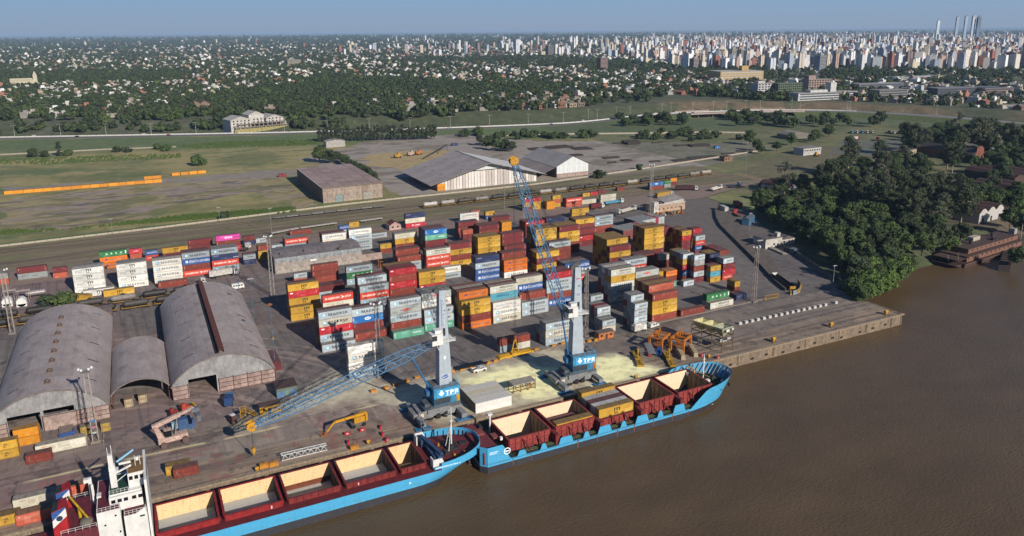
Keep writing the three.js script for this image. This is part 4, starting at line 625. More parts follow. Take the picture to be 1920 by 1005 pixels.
// ---------- two mobile harbour cranes ----------
const craneBlue = M('#4a86b8', { s: 5, r: .5 }), craneGrey = M('#a9b3bc', { s: 6, r: .6, soft: 1 }), houseBlue = M('#3f93bf', { s: 7, r: .55 }), padBlue = M('#3f7fae', { s: 4 }), cableM = M('#202226', { plain: 1 }), craneYellow = M('#d99a1c', { s: 3 });
function crane(x, D, label, az, tip, o) {
  const c = thing('harbour_crane', label, 'harbour crane', x, D);
  // undercarriage with outriggers and pads
  const ch = [bx(15.5, 1.6, 5, 0, 1.2, 0), bx(4.6, 2.4, 6, -4, 1.1, 0), bx(4.4, 2.2, 6, 5, 1, 0), bx(7, 1.3, 7, 0, 2.6, 0), rod([0, 3.2, 0], [0, 4.6, 0], 2.6, 2.6, 20)]; mesh('chassis', ch, M('#8d9094', { s: 5 }), c);
  for (const sx of [-6.4, 6.4]) { mesh('outrigger', [bx(1.2, 1, 13.6, sx, 1.3, 0), bx(1.6, 1.3, 4, sx, 1.15, 5.4), rod([sx, .4, 6.6], [sx, 1.6, 6.6], .3), rod([sx, .4, -6.6], [sx, 1.6, -6.6], .3)], M('#8f9499', { s: 4 }), c); for (const z of [-6.6, 6.6]) mesh('outrigger_pad', [bx(4.6, .35, 1.9, sx, .02, z), bx(2, .3, 1.3, sx, .37, z)], padBlue, c); }
  const wh = []; for (const sx of [-4.8, -2.4, 0, 2.4, 4.8]) for (const z of [-2.3, 2.3]) wh.push(wheel(.85, 1.1, sx, .87, z)); for (const w of wh) mesh('wheel', w, M('#1c1b1c', { s: 2 }), c);
  sign('hazard_sign', c, .9, .9, -5.2, 2.4, 3.03, '#c9c7c0', (k) => { k.fillStyle = '#c98a1a'; k.beginPath(); k.moveTo(32, 8); k.lineTo(58, 54); k.lineTo(6, 54); k.fill(); }, 0, 64, 64);
  // upperworks: machine house, tower, cab, boom; drawn with the boom along -x, then slewed
  const up = o.flip ? -1 : 1, S = (g) => g; const q = new THREE.Group(); 
  const turn = (gs) => merge(gs).rotateY(az);
  const P = (name, gs, mat) => mesh(name, turn(gs), mat, c);
  P('machine_house', [bx(8.2, 5, 6.8, 2.6, 4.7, 0), bx(8.4, .25, 7, 2.6, 9.7, 0)], houseBlue);
  P('house_base', [bx(9.6, .5, 7.4, 2, 4.2, 0), bx(1.6, 1, 3.6, -3.4, 4.6, 1), bx(2, .2, 4.4, -3.8, 4.4, 2.4)], M('#55606a', { s: 4 }));
  P('louvre', [bx(5, 1.9, .12, 1.1, 4.9, 3.42), bx(.12, 2, 5, 6.72, 4.9, 0)], M('#39454d', { s: 3, corr: .5 }));
  P('house_roof_plate', [bx(7.6, .12, 6.2, 2.6, 9.95, 0), bx(1.6, .8, 2, 5.3, 10, -1), bx(1, .6, 1, 4.6, 10, 1.6)], M('#6f6a68', { s: 4 }));
  const rl = []; for (const [a, b] of [[[-1.4, 3.4], [6.6, 3.4]], [[6.6, 3.4], [6.6, -3.4]], [[6.6, -3.4], [-1.4, -3.4]]]) { rl.push(bar([a[0], 11, a[1]], [b[0], 11, b[1]], .07), bar([a[0], 10.5, a[1]], [b[0], 10.5, b[1]], .05)); for (let k = 0; k <= 4; k++) rl.push(rod([lerp(a[0], b[0], k / 4), 10, lerp(a[1], b[1], k / 4)], [lerp(a[0], b[0], k / 4), 11, lerp(a[1], b[1], k / 4)], .04, .04, 5)); }
  P('railing', rl, o.railing || M('#6f9fc4', { plain: 1 }));
  if (o.end) P('end_panel', [bx(.14, 2.2, 1.4, 6.76, 4.8, 2.4), bx(1, 2.2, .1, 6.1, 4.8, 3.44)], M(o.end, { s: 3 }));
  // tower: tapered box
  const tw = []; { const lv = [[9.7, 2.0, 1.75], [14, 1.9, 1.65], [24, 1.5, 1.4], [32, 1.2, 1.2], [39.2, .95, 1]]; for (let i = 0; i < 4; i++) { const [a, w, d] = lv[i], [b, e, f] = lv[i + 1], X = o.tx; for (const [p, r, s, t] of [[-1, 1, 1, 1], [1, 1, 1, -1], [1, -1, -1, -1], [-1, -1, -1, 1]]) tw.push(quads([[[X + p * w, a, r * d], [X + s * w, a, t * d], [X + s * e, b, t * f], [X + p * e, b, r * f]]])); } tw.push(bx(1.9, .1, 2, o.tx, 39.15, 0), bx(4, 1.2, 3.6, o.tx, 9.6, 0)); }
  P('tower', tw, craneGrey);
  const fl = []; for (const y of [13, 17, 20.6, 26, 30, 34]) fl.push(bx(3.9 - (y - 10) * .075, .09, 3.5 - (y - 10) * .058, o.tx, y, 0)); P('tower_flange', fl, M('#8c959d', { s: 4 }));
  P('door', [bx(o.dz ? .1 : .7, 2.4, o.dz ? .7 : .1, o.tx + (o.dz ? 1.46 : .1), 25.4, o.dz ? 0 : 1.38)], darkSteel);
  // head sheaves at the tower top
  P('tower_sheave', [wheel(.85, .3, o.tx - 1.6, 39.2, .5), wheel(.85, .3, o.tx - 1.6, 39.2, -.5), wheel(.6, .3, o.tx - .6, 40.4, .7), wheel(.6, .3, o.tx + .6, 40.2, -.6), bar([o.tx - 2, 39, 0], [o.tx + 1.4, 40.2, 0], .35), bar([o.tx - 1.4, 40.8, .5], [o.tx + .4, 39.2, .5], .2), bar([o.tx - 1.4, 40.8, -.5], [o.tx + .4, 39.2, -.5], .2)], M('#5b5a5c', { s: 2 }));
  // cab on a bracket with walkway
  const cx = o.tx - 3.2; const cab = P('cab', [bx(3.4, .45, 3, cx, 24.2, 3.2), bx(3.4, .35, 3, cx, 27.2, 3.2), bx(3, 2.6, .14, cx + .1, 24.65, 1.8), bx(.14, 2.6, 2.8, cx + 1.6, 24.65, 3.2), bx(1.7, 2.6, .14, cx + .7, 24.65, 4.62), bx(3.2, 1, .14, cx, 24.65, 4.6), bx(2, 1, 2, cx + .5, 27.5, 3), bx(.3, .8, 2.8, cx - 1.5, 24.65, 3.2)], white);
  mesh('cab_window', turn([bx(.1, 1.8, 2.7, cx - 1.55, 25.4, 3.2), bx(1.4, 1.6, .1, cx - .8, 25.6, 4.58)]), glass, cab);
  const wk = [bx(7.2, .25, 1.5, o.tx - .6, 24, 2.3), bx(1.4, .22, 4.6, o.tx + 2.2, 24, .2), bar([o.tx - 3, 24, 2], [o.tx - 1.4, 20.6, 1.2], .2)]; for (const [h, z] of [[25.1, 3], [24.6, 3]]) wk.push(bar([o.tx - 2.2, h, z], [o.tx + 3, h, z], .08)); for (let k = 0; k < 6; k++) wk.push(rod([o.tx - 2.2 + k, 24.2, 3], [o.tx - 2.2 + k, 25.1, 3], .05, .05, 5)); P('walkway', wk, white);
  // lattice boom
  const pv = [o.tx - 3.9, 23, 0], L = Math.hypot(tip[0] - pv[0], tip[1] - pv[1]), A = pv, B = [tip[0], tip[1], 0], at = (t) => [lerp(A[0], B[0], t), lerp(A[1], B[1], t), 0];
  const [c1, b1] = truss(at(.0), at(.16), [2.6, 3], [.9, 2.6], 4, .13, .11), [c2, b2] = truss(at(.16), at(.86), [3, 2.8], [2.6, 2.4], 16, .15, .11), [c3, b3] = truss(at(.86), at(.985), [2.8, 1.8], [2.4, 1.1], 4, .13, .1);
  const boom = P('boom', [c1, c2, c3, bx(1.8, .5, 1.6, B[0], B[1] - .4, 0)], craneBlue); mesh('lattice', turn([b1, b2, b3]), M('#6ea6cf', { s: 3 }), boom);
  const wl = []; for (const z of [-.7, .7]) { wl.push(wheel(1.25, .16, B[0], B[1] + .2, z, 'z', 24)); } const sp = []; for (const z of [-.85, .85]) for (let k = 0; k < 12; k++) { const a = k * Math.PI / 6; sp.push(bar([B[0] + .3 * Math.cos(a), B[1] + .2 + .3 * Math.sin(a), z], [B[0] + 1.35 * Math.cos(a), B[1] + .2 + 1.35 * Math.sin(a), z], .14, .28)); } mesh('head_sheave', turn([wl, sp]), M('#e0a41e', { s: 2 }), boom);
  // luffing cylinder
  P('luffing_cylinder', [rod([-1.6, 9, 0], [lerp(A[0], B[0], .12), lerp(A[1], B[1], .12) - .4, 0], .32, .22, 10), bx(1.6, 1.6, 2.6, -2.2, 7.2, 0)], M('#2f74ad', { s: 3 }));
  const cb = []; for (const z of [-.6, .6]) { cb.push(bar([o.tx - 1, 39.6, z], [B[0], B[1] + 1, z], .07), bar([o.tx - .6, 40.2, z], [B[0], B[1] + 1.3, z], .06), bar([o.tx + 1, 39.8, z], [5.6, 9.9, z], .07), bar([o.tx + .6, 40, z], [4.4, 10, z], .06)); } for (const z of [-.5, .5]) cb.push(bar([B[0], B[1], z], [B[0], o.hook + 1.6, z], .07)); P('rope', cb, cableM);
  P('hook_block', [bx(.7, 1.2, 1.3, B[0], o.hook + .5, 0), rod([B[0], o.hook - .4, 0], [B[0], o.hook + .5, 0], .2), wheel(.5, 1.1, B[0], o.hook + 1.4, 0)], M(o.hookCol, { s: 2 }));
  P('lamp', [bx(.5, .4, .3, o.tx + .4, 33, 1.3), bx(1, 1.3, .8, o.tx + 2.2, 13.5, .4), bx(.8, 1.5, .7, o.tx + 2.3, 11, .6)], M('#8a8a84', { s: 2 }));
  if (o.signs) o.signs(c); return c;
}
const TPR = (c) => { c.fillStyle = '#e6eef2'; c.beginPath(); c.moveTo(16, 34); c.lineTo(40, 10); c.lineTo(64, 34); c.lineTo(40, 60); c.fill(); c.beginPath(); c.arc(40, 12, 10, 0, 7); c.fill(); word(c, 'TPR', 74, 36, 56, '#eef4f6', 1.2); c.fillRect(76, 62, 100, 3); };
crane(71.5, 198.8, 'grey and blue harbour crane with its lattice boom lowered almost to the quay', 0, [-52.5, 9.4], { tx: 3, hook: 1.2, hookCol: '#c9971c', end: '#c9a31c', signs: (c) => {
  sign('house_sign', c, 6.9, 2.4, 2.9, 8.2, 3.46, '#3f93bf', TPR, 0, 192, 72);
  'GOTTWALD'.split('').forEach((l, k) => sign('tower_letter', c, .85, 1, 2.95, 36.3 - k * 1.05, 1.33 + k * .028, '#a9b3bc', (q) => word(q, l, 10, 34, 58, '#3f5f86', 1), 0, 64, 64));
  sign('round_emblem', c, 2.6, 1.6, 2.9, 12.6, 1.78, '#a9b3bc', (q) => { q.strokeStyle = '#1f3f86'; q.lineWidth = 9; q.beginPath(); q.ellipse(64, 32, 52, 20, -.15, .3, 5.6); q.stroke(); q.beginPath(); q.ellipse(64, 32, 30, 10, -.15, 3.4, 8.4); q.stroke(); }, 0, 128, 64);
  sign('notice', c, .7, .9, 2.9, 18.6, 1.66, '#d9dcdc', () => {}, 0, 32, 32);
} });
crane(120, 199.7, 'grey and blue harbour crane with its lattice boom raised high over the yard', -.1, [-20.2, 74.5], { tx: 1, hook: 17.4, hookCol: '#8a4a34', end: '#b8702a', signs: (c) => {
  const put = (n, w, h, x, y, z, bg, fn, W, H) => { const g = sign(n, c, w, h, x, y, z, bg, fn, 0, W, H); g.geometry.rotateY(-.1); };
  put('house_sign', 6.9, 2.4, 2.9, 8.2, 3.46, '#3f93bf', TPR, 192, 72);
  put('tower_number', 1.5, 1.3, 1, 30.4, 1.32, '#a9b3bc', (q) => word(q, '02', 14, 34, 60, '#2c3440', 1.1), 96, 64);
  put('red_emblem', 1.1, .9, 1, 35.6, 1.2, '#a9b3bc', (q) => { q.fillStyle = '#b8324a'; q.fillRect(4, 12, 24, 40); q.fillRect(36, 12, 24, 40); q.fillRect(20, 26, 24, 12); }, 64, 64);
} });
// ---------- quay wall, sheds and port buildings ----------
const concrete = M('#8d7d6b', { s: 8, r: .95 }), roofMet = M('#b3a5a0', { s: 13, r: .7, old: 1 }), dark = M('#1b1817', { s: 5 }), pinkWall = M('#b09a92', { s: 8 }), rustFrame = M('#5c3330', { s: 4 }), clad = M('#a7a7a5', { s: 10 }), plainWhite = M('#cfccc6', { s: 8 });
{ // quay wall: face panels with a cope beam, fender pockets and ladders
  const w = thing('quay_wall', 'long weathered concrete quay wall rising from the brown river', 'quay wall'); 
  for (let i = 0; i < 60; i++) mesh('wall_panel', [bx(5.96, 4.2 + 2.6, .5, -88 + i * 6 - 1.5, -7, -190.62)], i % 3 ? concrete : M('#96846f', { s: 7, r: .95 }), w).position.z = (hash(i, 3) - .5) * .06;
  mesh('cope_beam', [bx(360, .55, .9, 89.5, -.3, -190.75)], M('#9a8a76', { s: 6 }), w);
  for (let i = 0; i < 40; i++) { const x = 172 + i * 8 + rr(-2, 2); if (x < 267) mesh('fender_pocket', [bx(1.5, .8, .12, x, -3.6 + (i % 4) * .25, -190.36)], dark, w); if (x < 267 && i % 2) mesh('ladder', [bar([x + 3, -.2, -190.3], [x + 3, -3.9, -190.3], .08), bar([x + 3.5, -.2, -190.3], [x + 3.5, -3.9, -190.3], .08), ...[0, 1, 2, 3, 4, 5].map((k) => bar([x + 3, -.6 - k * .6, -190.3], [x + 3.5, -.6 - k * .6, -190.3], .06))], M('#4a3a30', { s: 2 }), w); }
  mesh('wall_end', [bx(.6, 7, 22, 268.2, -7, -201.5)], concrete, w); mesh('end_post', [bx(.35, 1.6, .35, 268.1, 0, -191.2)], M('#6e5f50', { s: 2 }), w);
}
// barrel roofed sheds
function barrel(name, label, x0, x1, y0, crown, d0, d1, o = {}) {
  const s = thing(name, label, 'shed'), cx = (x0 + x1) / 2, hw = (x1 - x0) / 2, N = o.n ?? 12, pt = (t, r = 0) => { const a = lerp(-1, 1, t), u = a * 1.12; return [cx + hw * Math.sin(u) / Math.sin(1.12) * (1 + r / hw), y0 + (crown - y0) * (Math.cos(u) - Math.cos(1.12)) / (1 - Math.cos(1.12)) + r]; };
  const M2 = o.courses ?? 8; // sheets: courses along the length, bands round the arch
  const mats = [roofMet, M('#b8aaa5', { s: 13, r: .7, old: 1 }), M('#ad9f9a', { s: 13, r: .7, old: 1 })];
  for (let k = 0; k < M2; k++) for (let b = 0; b < 6; b++) { const q = [], za = -lerp(d0, d1, k / M2), zb = -lerp(d0, d1, (k + 1) / M2) - .25, l = (k % 2) * .03 + (b % 2) * .02; for (let i = 0; i < N / 3; i++) { const A = pt((b + i / (N / 3)) / 6, l), B = pt((b + (i + 1) / (N / 3)) / 6, l); q.push([[A[0], A[1], za], [B[0], B[1], za], [B[0], B[1], zb], [A[0], A[1], zb]]); } mesh('roof_sheet', quads(q), mats[Math.floor(hash(k * 7 + b, Math.round(x0)) * 3)], s); }
  const edge = (d) => { const g = []; for (let i = 0; i < 24; i++) { const A = pt(i / 24), B = pt((i + 1) / 24); g.push(bar([A[0], A[1] - .12, -d], [B[0], B[1] - .12, -d], .12, .4)); } return g; };
  for (const d of [d0 - .05, d1]) mesh('roof_edge', edge(d), M('#857a77', { s: 5 }), s);
  const slits = []; if (o.slits) for (let k = 0; k < 5; k++) for (const sd of [.2, .76]) { const d = lerp(d0 + 10, d1 - 8, k / 4), A = pt(sd, .06), B = pt(sd + .09, .06); mesh('roof_vent', [bar([A[0], A[1], -d], [B[0], B[1], -d - (sd < .5 ? -1.2 : .4)], .35, .14)], dark, s); }
  if (o.ridge === 'monitor') { const m = mesh('ridge_monitor', [bx(1.7, .16, d1 - d0 - 3, cx, crown + 1, -(d0 + d1) / 2), bx(.14, .95, d1 - d0 - 3, cx + .75, crown + .05, -(d0 + d1) / 2), bx(.1, .6, d1 - d0 - 3, cx - .75, crown + .05, -(d0 + d1) / 2)], M('#6d3a2c', { s: 5 }), s); mesh('ridge_shade_strip', [bx(1.1, .06, d1 - d0 - 3, cx - 1.4, crown - .02, -(d0 + d1) / 2)], dark, s); }  // dark strip laid on the roof stands for the shadow of the open ridge
  if (o.ridge === 'vents') for (let k = 0; k < 8; k++) { const d = d0 + 6 + k * 8.4; mesh('ridge_vent', [bx(1.5, .5, 2.6, cx, crown - .05, -d), rod([cx, crown + .4, -d], [cx, crown + 1.1, -d], .4, .5, 10)], M('#7e6a60', { s: 3 }), s); }
  if (o.gable) {
    const sh = new THREE.Shape(); sh.moveTo(x0 + .3, 0); sh.lineTo(x1 - .3, 0); for (let i = 24; i >= 0; i--) { const p = pt(i / 24); sh.lineTo(clamp(p[0], x0 + .3, x1 - .3), Math.max(.1, p[1] - .15)); }
    for (const [a, b, c, d] of o.doors) sh.holes.push(new THREE.Path([[a, c], [a, d], [b, d], [b, c]].map((p) => new THREE.Vector2(...p))));
    mesh('gable_wall', new THREE.ExtrudeGeometry(sh, { depth: .25, bevelEnabled: false }).translate(0, 0, -d0 - .6), M('#a3a3a5', { s: 14, corr: 1.4, bs: .03 }), s);
    const back = new THREE.Shape(); back.moveTo(x0 + .3, 0); back.lineTo(x1 - .3, 0); for (let i = 24; i >= 0; i--) { const p = pt(i / 24); back.lineTo(clamp(p[0], x0 + .3, x1 - .3), Math.max(.1, p[1] - .15)); } mesh('back_wall', new THREE.ExtrudeGeometry(back, { depth: .25, bevelEnabled: false }).translate(0, 0, -d1 + .4), clad, s);
    mesh('side_wall', [bx(.25, y0, d1 - d0 - 1, x0 + .4, 0, -(d0 + d1) / 2)], pinkWall, s); mesh('side_wall', [bx(.25, y0, d1 - d0 - 1, x1 - .4, 0, -(d0 + d1) / 2)], pinkWall, s);
    // lower skirt of pinkish sheets in rusty frames
    for (const [a, b] of o.skirt) { const n = Math.round((b - a) / 2.1); for (let k = 0; k < n; k++) mesh('skirt_panel', [bx((b - a) / n - .06, 4.6, .08, lerp(a, b, (k + .5) / n), 0, -d0 - .22)], k % 2 ? pinkWall : M('#a58d86', { s: 5 }), s); const fr = []; for (const y of [.15, 1.6, 3.1, 4.55]) fr.push(bar([a, y, -d0 - .1], [b, y, -d0 - .1], .12)); for (let k = 0; k <= n; k += 2) fr.push(bar([lerp(a, b, k / n), 0, -d0 - .06], [lerp(a, b, k / n), 5, -d0 - .06], .16)); mesh('skirt_frame', fr, rustFrame, s); }
  } else { const post = []; for (const x of [x0 + .3, x1 - .3]) for (let k = 0; k <= 4; k++) post.push(bx(.35, y0, .35, x, 0, -lerp(d0 + 1, d1 - 1, k / 4))); mesh('post', post, rustFrame, s); }
  return s;
}
const shedL = barrel('barrel_roof_shed', 'left barrel roofed shed with a row of small ridge vents', -47.2, -16.2, 4.6, 12.4, 241.5, 322, { slits: 1, ridge: 'vents', gable: 1, doors: [[-42.2, -34, .01, 6.2], [-33.2, -25.4, 4.7, 6.4]], skirt: [[-46.6, -42.4], [-33.6, -16.4]] });
mesh('sliding_door', [bx(8, 4.4, .15, -29.4, .1, -241.3), bar([-33.3, 2.2, -241.2], [-29.6, 4.4, -241.2], .1), bar([-29.4, 4.3, -241.2], [-25.6, .4, -241.2], .1)], pinkWall, shedL);
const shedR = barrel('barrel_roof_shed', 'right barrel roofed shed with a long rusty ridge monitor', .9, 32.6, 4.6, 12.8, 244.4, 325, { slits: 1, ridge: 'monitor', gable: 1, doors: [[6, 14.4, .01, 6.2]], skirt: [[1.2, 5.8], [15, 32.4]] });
barrel('barrel_canopy', 'open barrel canopy joining the two big sheds', -15.9, .6, 4.9, 8.8, 246.4, 284, { n: 9, courses: 5 });
{ const a = tag(mesh('flat_roof_shed', [bx(27, 6.4, 9, -30, 0, -327.5), bx(27.6, .3, 9.6, -30, 6.4, -327.5)], M('#8a7671', { s: 8, corr: .5 })), 'low flat roofed shed behind the left barrel shed', 'shed'); }
{ // grey corrugated warehouse in the yard
  const s = thing('warehouse', 'long pale corrugated warehouse among the stacked containers', 'warehouse');
  for (let k = 0; k < 16; k++) { mesh('wall_panel', [bx(2.6, 5.4, .15, 53.7 + k * 2.64, 0, -363)], k % 2 ? M('#b2a8a0', { s: 7 }) : M('#aba29b', { s: 7 }), s); mesh('upper_panel', [bx(2.6, 2.3, .15, 53.7 + k * 2.64, 5.42, -363.02)], M(k % 2 ? '#9ca3ab' : '#a4aab0', { s: 7, corr: .5, bs: .03 }), s); }
  mesh('side_wall', [bx(.2, 7.6, 20, 52.4, 0, -373), bx(.2, 7.6, 20, 94.6, 0, -373), bx(42, 7.6, .2, 73.5, 0, -383)], M('#8f8a88', { s: 8 }), s);
  for (let k = 0; k < 8; k++) mesh('roof_sheet', quads([[[52.2 + k * 5.32, 7.7, -362.8], [57.5 + k * 5.32, 7.7, -362.8], [57.5 + k * 5.32, 8.7, -373], [52.2 + k * 5.32, 8.7, -373]], [[52.2 + k * 5.32, 8.7, -373], [57.5 + k * 5.32, 8.7, -373], [57.5 + k * 5.32, 7.7, -383.2], [52.2 + k * 5.32, 7.7, -383.2]]]), M(k % 2 ? '#8a8082' : '#837a7c', { s: 9, corr: .8, bs: .03 }), s);
  for (const x of [56, 67.5]) mesh('roof_vent', [rod([x, 8, -367], [x, 9, -367], .35), new THREE.SphereGeometry(.5, 8, 6).translate(x, 9.2, -367)], M('#77706e', { s: 2 }), s);
  mesh('wall_lamp', [...[60, 66, 76].map((x) => bar([x, 5.2, -362.9], [x - .5, 5.7, -362], .12))], dark, s); sign('wall_sign', s, 3, .7, 70.6, 4.6, -362.9, '#dfe2e4', (c) => word(c, 'MTS', 90, 34, 40, '#8a98a4', 1.4));
  mesh('roof_plant', [bx(1.2, 1.6, 1.2, 84, 7.6, -364)], M('#5a5a52', { s: 2 }), s);
  for (let k = 0; k < 8; k++) mesh('annex_panel', [bx(1.3, 3.6, .12, 95.4 + k * 1.32, 0, -364)], pinkWall, s);
}
{ // ribbed flat shed on the field
  const s = thing('ribbed_shed', 'flat roofed brown ribbed shed standing alone on the field', 'shed');
  for (let k = 0; k < 28; k++) mesh('wall_panel', [bx(1.44, 10.2, .2, 109 + k * 1.475, 0, -508 - (k % 2) * .12)], M(['#a8988a', '#988779', '#b3a395'][Math.floor(hash(k, 5) * 3)], { s: 6 }), s);
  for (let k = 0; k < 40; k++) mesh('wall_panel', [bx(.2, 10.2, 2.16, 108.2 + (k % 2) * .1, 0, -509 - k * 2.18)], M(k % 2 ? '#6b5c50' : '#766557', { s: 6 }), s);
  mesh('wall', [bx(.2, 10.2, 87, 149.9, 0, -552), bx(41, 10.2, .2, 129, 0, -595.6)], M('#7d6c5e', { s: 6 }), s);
  mesh('roof_seam', [bx(42.4, .25, 88.4, 129, 10.2, -551.8)], M('#d2c8c2', { s: 6 }), s);
  for (let i = 0; i < 6; i++) for (let j = 0; j < 10; j++) mesh('roof_panel', [bx(6.75, .12, 8.35, 112 + i * 6.95, 10.46, -512.6 - j * 8.72)], M(['#9a847e', '#a28c86', '#927c76'][Math.floor(hash(i, j) * 3)], { s: 10, soft: 1 }), s);
  mesh('parapet', [bx(42.6, .7, .3, 129, 10.2, -507.5)], M('#8b7d72', { s: 4 }), s);
  mesh('door', [bx(5.2, 5, .12, 119, .02, -507.7)], M('#8fa0a0', { s: 3 }), s); mesh('door', [bx(5.6, 5, .12, 138.6, .02, -507.7)], M('#a5a49c', { s: 3 }), s); mesh('door', [bx(2.4, 4.6, .1, 123, .02, -507.66)], pinkWall, s);
}
{ // big low gabled shed with a panelled front
  const s = thing('gabled_shed', 'wide low gabled shed with a white panelled front', 'shed'), gx = 231, eL = 183.5, eR = 278, H = 18, e = 5.4, roofY = (x) => x < gx ? lerp(e, H, (x - eL) / (gx - eL)) : lerp(H, e, (x - gx) / (eR - gx));
  for (let k = 0; k < 34; k++) { const x = 192.5 + k * 2.36; mesh('wall_panel', [bx(2.1, Math.min(roofY(x - 1.05), roofY(x + 1.05), 12.4) - .4, .25, x, 0, -509 - (k % 2) * .15)], M(['#d8cec8', '#c3b8b2', '#e0d9d4'][Math.floor(hash(k, 8) * 3)], { s: 9, soft: 1 }), s); }
  mesh('gable', [prism([[gx - 21, 12.5], [gx + 21, 12.5], [gx, H - .5]], .2).translate(0, 0, -509.3)], M('#d2d4d4', { s: 8, soft: 1 }), s);
  mesh('side_wall', [bx(.25, 7.4, 60, 191.3, 0, -540), bx(.25, 6.2, 60, 272.6, 0, -540), bx(81, 6.2, .25, 232, 0, -570)], pinkWall, s);
  const n = 6; for (let k = 0; k < n; k++) { const a = -504.5 - k * 67 / n, b = -504.5 - (k + 1) * 67 / n; mesh('roof_slope', quads([[[eL, e, a], [gx, H, a], [gx, H, b], [eL, e, b]]]), M(k % 2 ? '#b5aaa5' : '#afa39f', { s: 18, old: 1 }), s); mesh('roof_slope', quads([[[gx, H, a], [eR, e, a], [eR, e, b], [gx, H, b]]]), M(k % 2 ? '#cfcdcb' : '#c8c6c4', { s: 16, soft: 1 }), s); }
  mesh('ridge_cap', [bx(1, .2, 67, gx, H - .08, -538)], M('#8a8582', { s: 4 }), s); mesh('fascia', [bar([eL, e - .2, -504.5], [gx, H - .2, -504.5], .15, .5), bar([gx, H - .2, -504.5], [eR, e - .2, -504.5], .15, .5)], M('#8f8a86', { s: 4 }), s);
}
{ // steeper gabled shed behind it, open on its left
  const s = thing('gabled_shed', 'grey gabled shed with a plain white gable beside the wide one', 'shed'), gx = 306, H = 16, d0 = 512, d1 = 568;
  for (let k = 0; k < 12; k++) { const x = 292.4 + k * 2.4; mesh('gable_panel', [prism([[x - 1.17, 3], [x + 1.17, 3], [x + 1.17, H - Math.abs(x + 1.17 - gx) * .48], [x - 1.17, H - Math.abs(x - 1.17 - gx) * .48]], .15).translate(0, 0, -d0 - .3)], M(k % 2 ? '#dadcdc' : '#d3d6d7', { s: 7, soft: 1 }), s); mesh('base_panel', [bx(2.3, 3, .2, x, 0, -d0 - .2)], pinkWall, s); }
  const n = 4; for (let k = 0; k < n; k++) { const a = -d0 + .4 - k * (d1 - d0) / n, b = -d0 + .4 - (k + 1) * (d1 - d0) / n; mesh('roof_slope', quads([[[gx - 16, 8.4, a], [gx, H, a], [gx, H, b], [gx - 16, 8.4, b]]]), M(k % 2 ? '#aaa4a1' : '#b0a9a6', { s: 18, old: 1 }), s); mesh('roof_slope', quads([[[gx, H, a], [gx + 15.6, 8.6, a], [gx + 15.6, 8.6, b], [gx, H, b]]]), M('#98938f', { s: 14 }), s); mesh('lean_to_roof', quads([[[gx - 27, 4.2, a], [gx - 16, 8.2, a], [gx - 16, 8.2, b], [gx - 27, 4.2, b]]]), M(k % 2 ? '#a3968f' : '#9b8e88', { s: 14, old: 1 }), s); }
  mesh('side_wall', [bx(.2, 8.4, 54, gx - 15, 0, -540), bx(.2, 8.4, 54, gx + 14.6, 0, -540), bx(30, 8.4, .2, gx, 0, -567)], M('#6e6664', { s: 7 }), s);
}
function smallHouse(name, label, x, D, w, d, h, rh, wall, roof, o = {}) {
  const s = thing(name, label, o.cat || 'house', x, D, 0, o.turn || 0), W = M(wall, { s: 5 }), R = M(roof, { s: 4, corr: .5, bs: .03 });
  mesh('wall', [bx(w, h, d, w / 2, 0, -d / 2), rh ? prism([[0, h], [w, h], [w / 2, h + rh]], d).translate(0, 0, -d / 2) : null], W, s);
  if (rh) for (const k of [0, 1]) mesh('roof', quads([[[k ? w + .4 : -.4, h - .25, .4], [w / 2, h + rh + .1, .4], [w / 2, h + rh + .1, -d - .4], [k ? w + .4 : -.4, h - .25, -d - .4]]]), R, s); else mesh('roof', [bx(w + .3, .25, d + .3, w / 2, h, -d / 2)], R, s);
  for (const [px, y, ww, hh] of o.win || []) mesh('window', [bx(ww, hh, .1, px, y, .02)], glass, s); for (const [px, ww, hh] of o.door || []) mesh('door', [bx(ww, hh, .1, px, .02, .03)], M('#4b3a30', { s: 2 }), s);
  return s;
}
smallHouse('small_house', 'pink gabled hut with a red roof beside the rail yard', 125.8, 417, 7, 7, 2.9, 2, '#c9a9a0', '#7c3b34', { win: [[2, 1.3, .9, 1], [5, 1.3, .9, 1]] });
{ const s = thing('office_building', 'pale two-storey yard office with a raised white roof, by the lattice mast', 'building', 286, 379.8); mesh('wall', [bx(24.5, 4.7, 9, 12.2, 0, -4.5)], M('#c0a48f', { s: 6 }), s); mesh('corner_block', [bx(3.6, 6.8, 3.4, 1.8, 0, -1.6)], plainWhite, s); mesh('parapet', [bx(21, .7, .25, 14, 4.7, -.05), bx(.25, .7, 9, 24.4, 4.7, -4.5)], plainWhite, s);
  mesh('roof', quads([[[9, 5.6, -1.4], [24.4, 6.6, -1.4], [22, 9, -9], [9, 7.4, -9]]]), M('#9a9796', { s: 5, corr: .6 }), s); mesh('roof_side', quads([[[9, 4.7, -1.3], [24.4, 4.7, -1.3], [24.4, 6.6, -1.3], [9, 5.5, -1.3]]]), plainWhite, s); mesh('roof_plant', [bx(1.8, 1.2, 1.4, 5.4, 4.75, -5), bx(1.2, .9, 1.2, 7.4, 4.75, -3)], M('#6d6f74', { s: 2 }), s); for (let k = 0; k < 6; k++) mesh('window', [bx(.8, .8, .08, 4.5 + k * 3.2, 1.8, .02)], glass, s); mesh('door', [bx(1, 2.1, .1, 8, .02, .03)], M('#c28a2a', { s: 2 }), s); mesh('door', [bx(1, 2.1, .1, 21.6, .02, .03)], dark, s); }
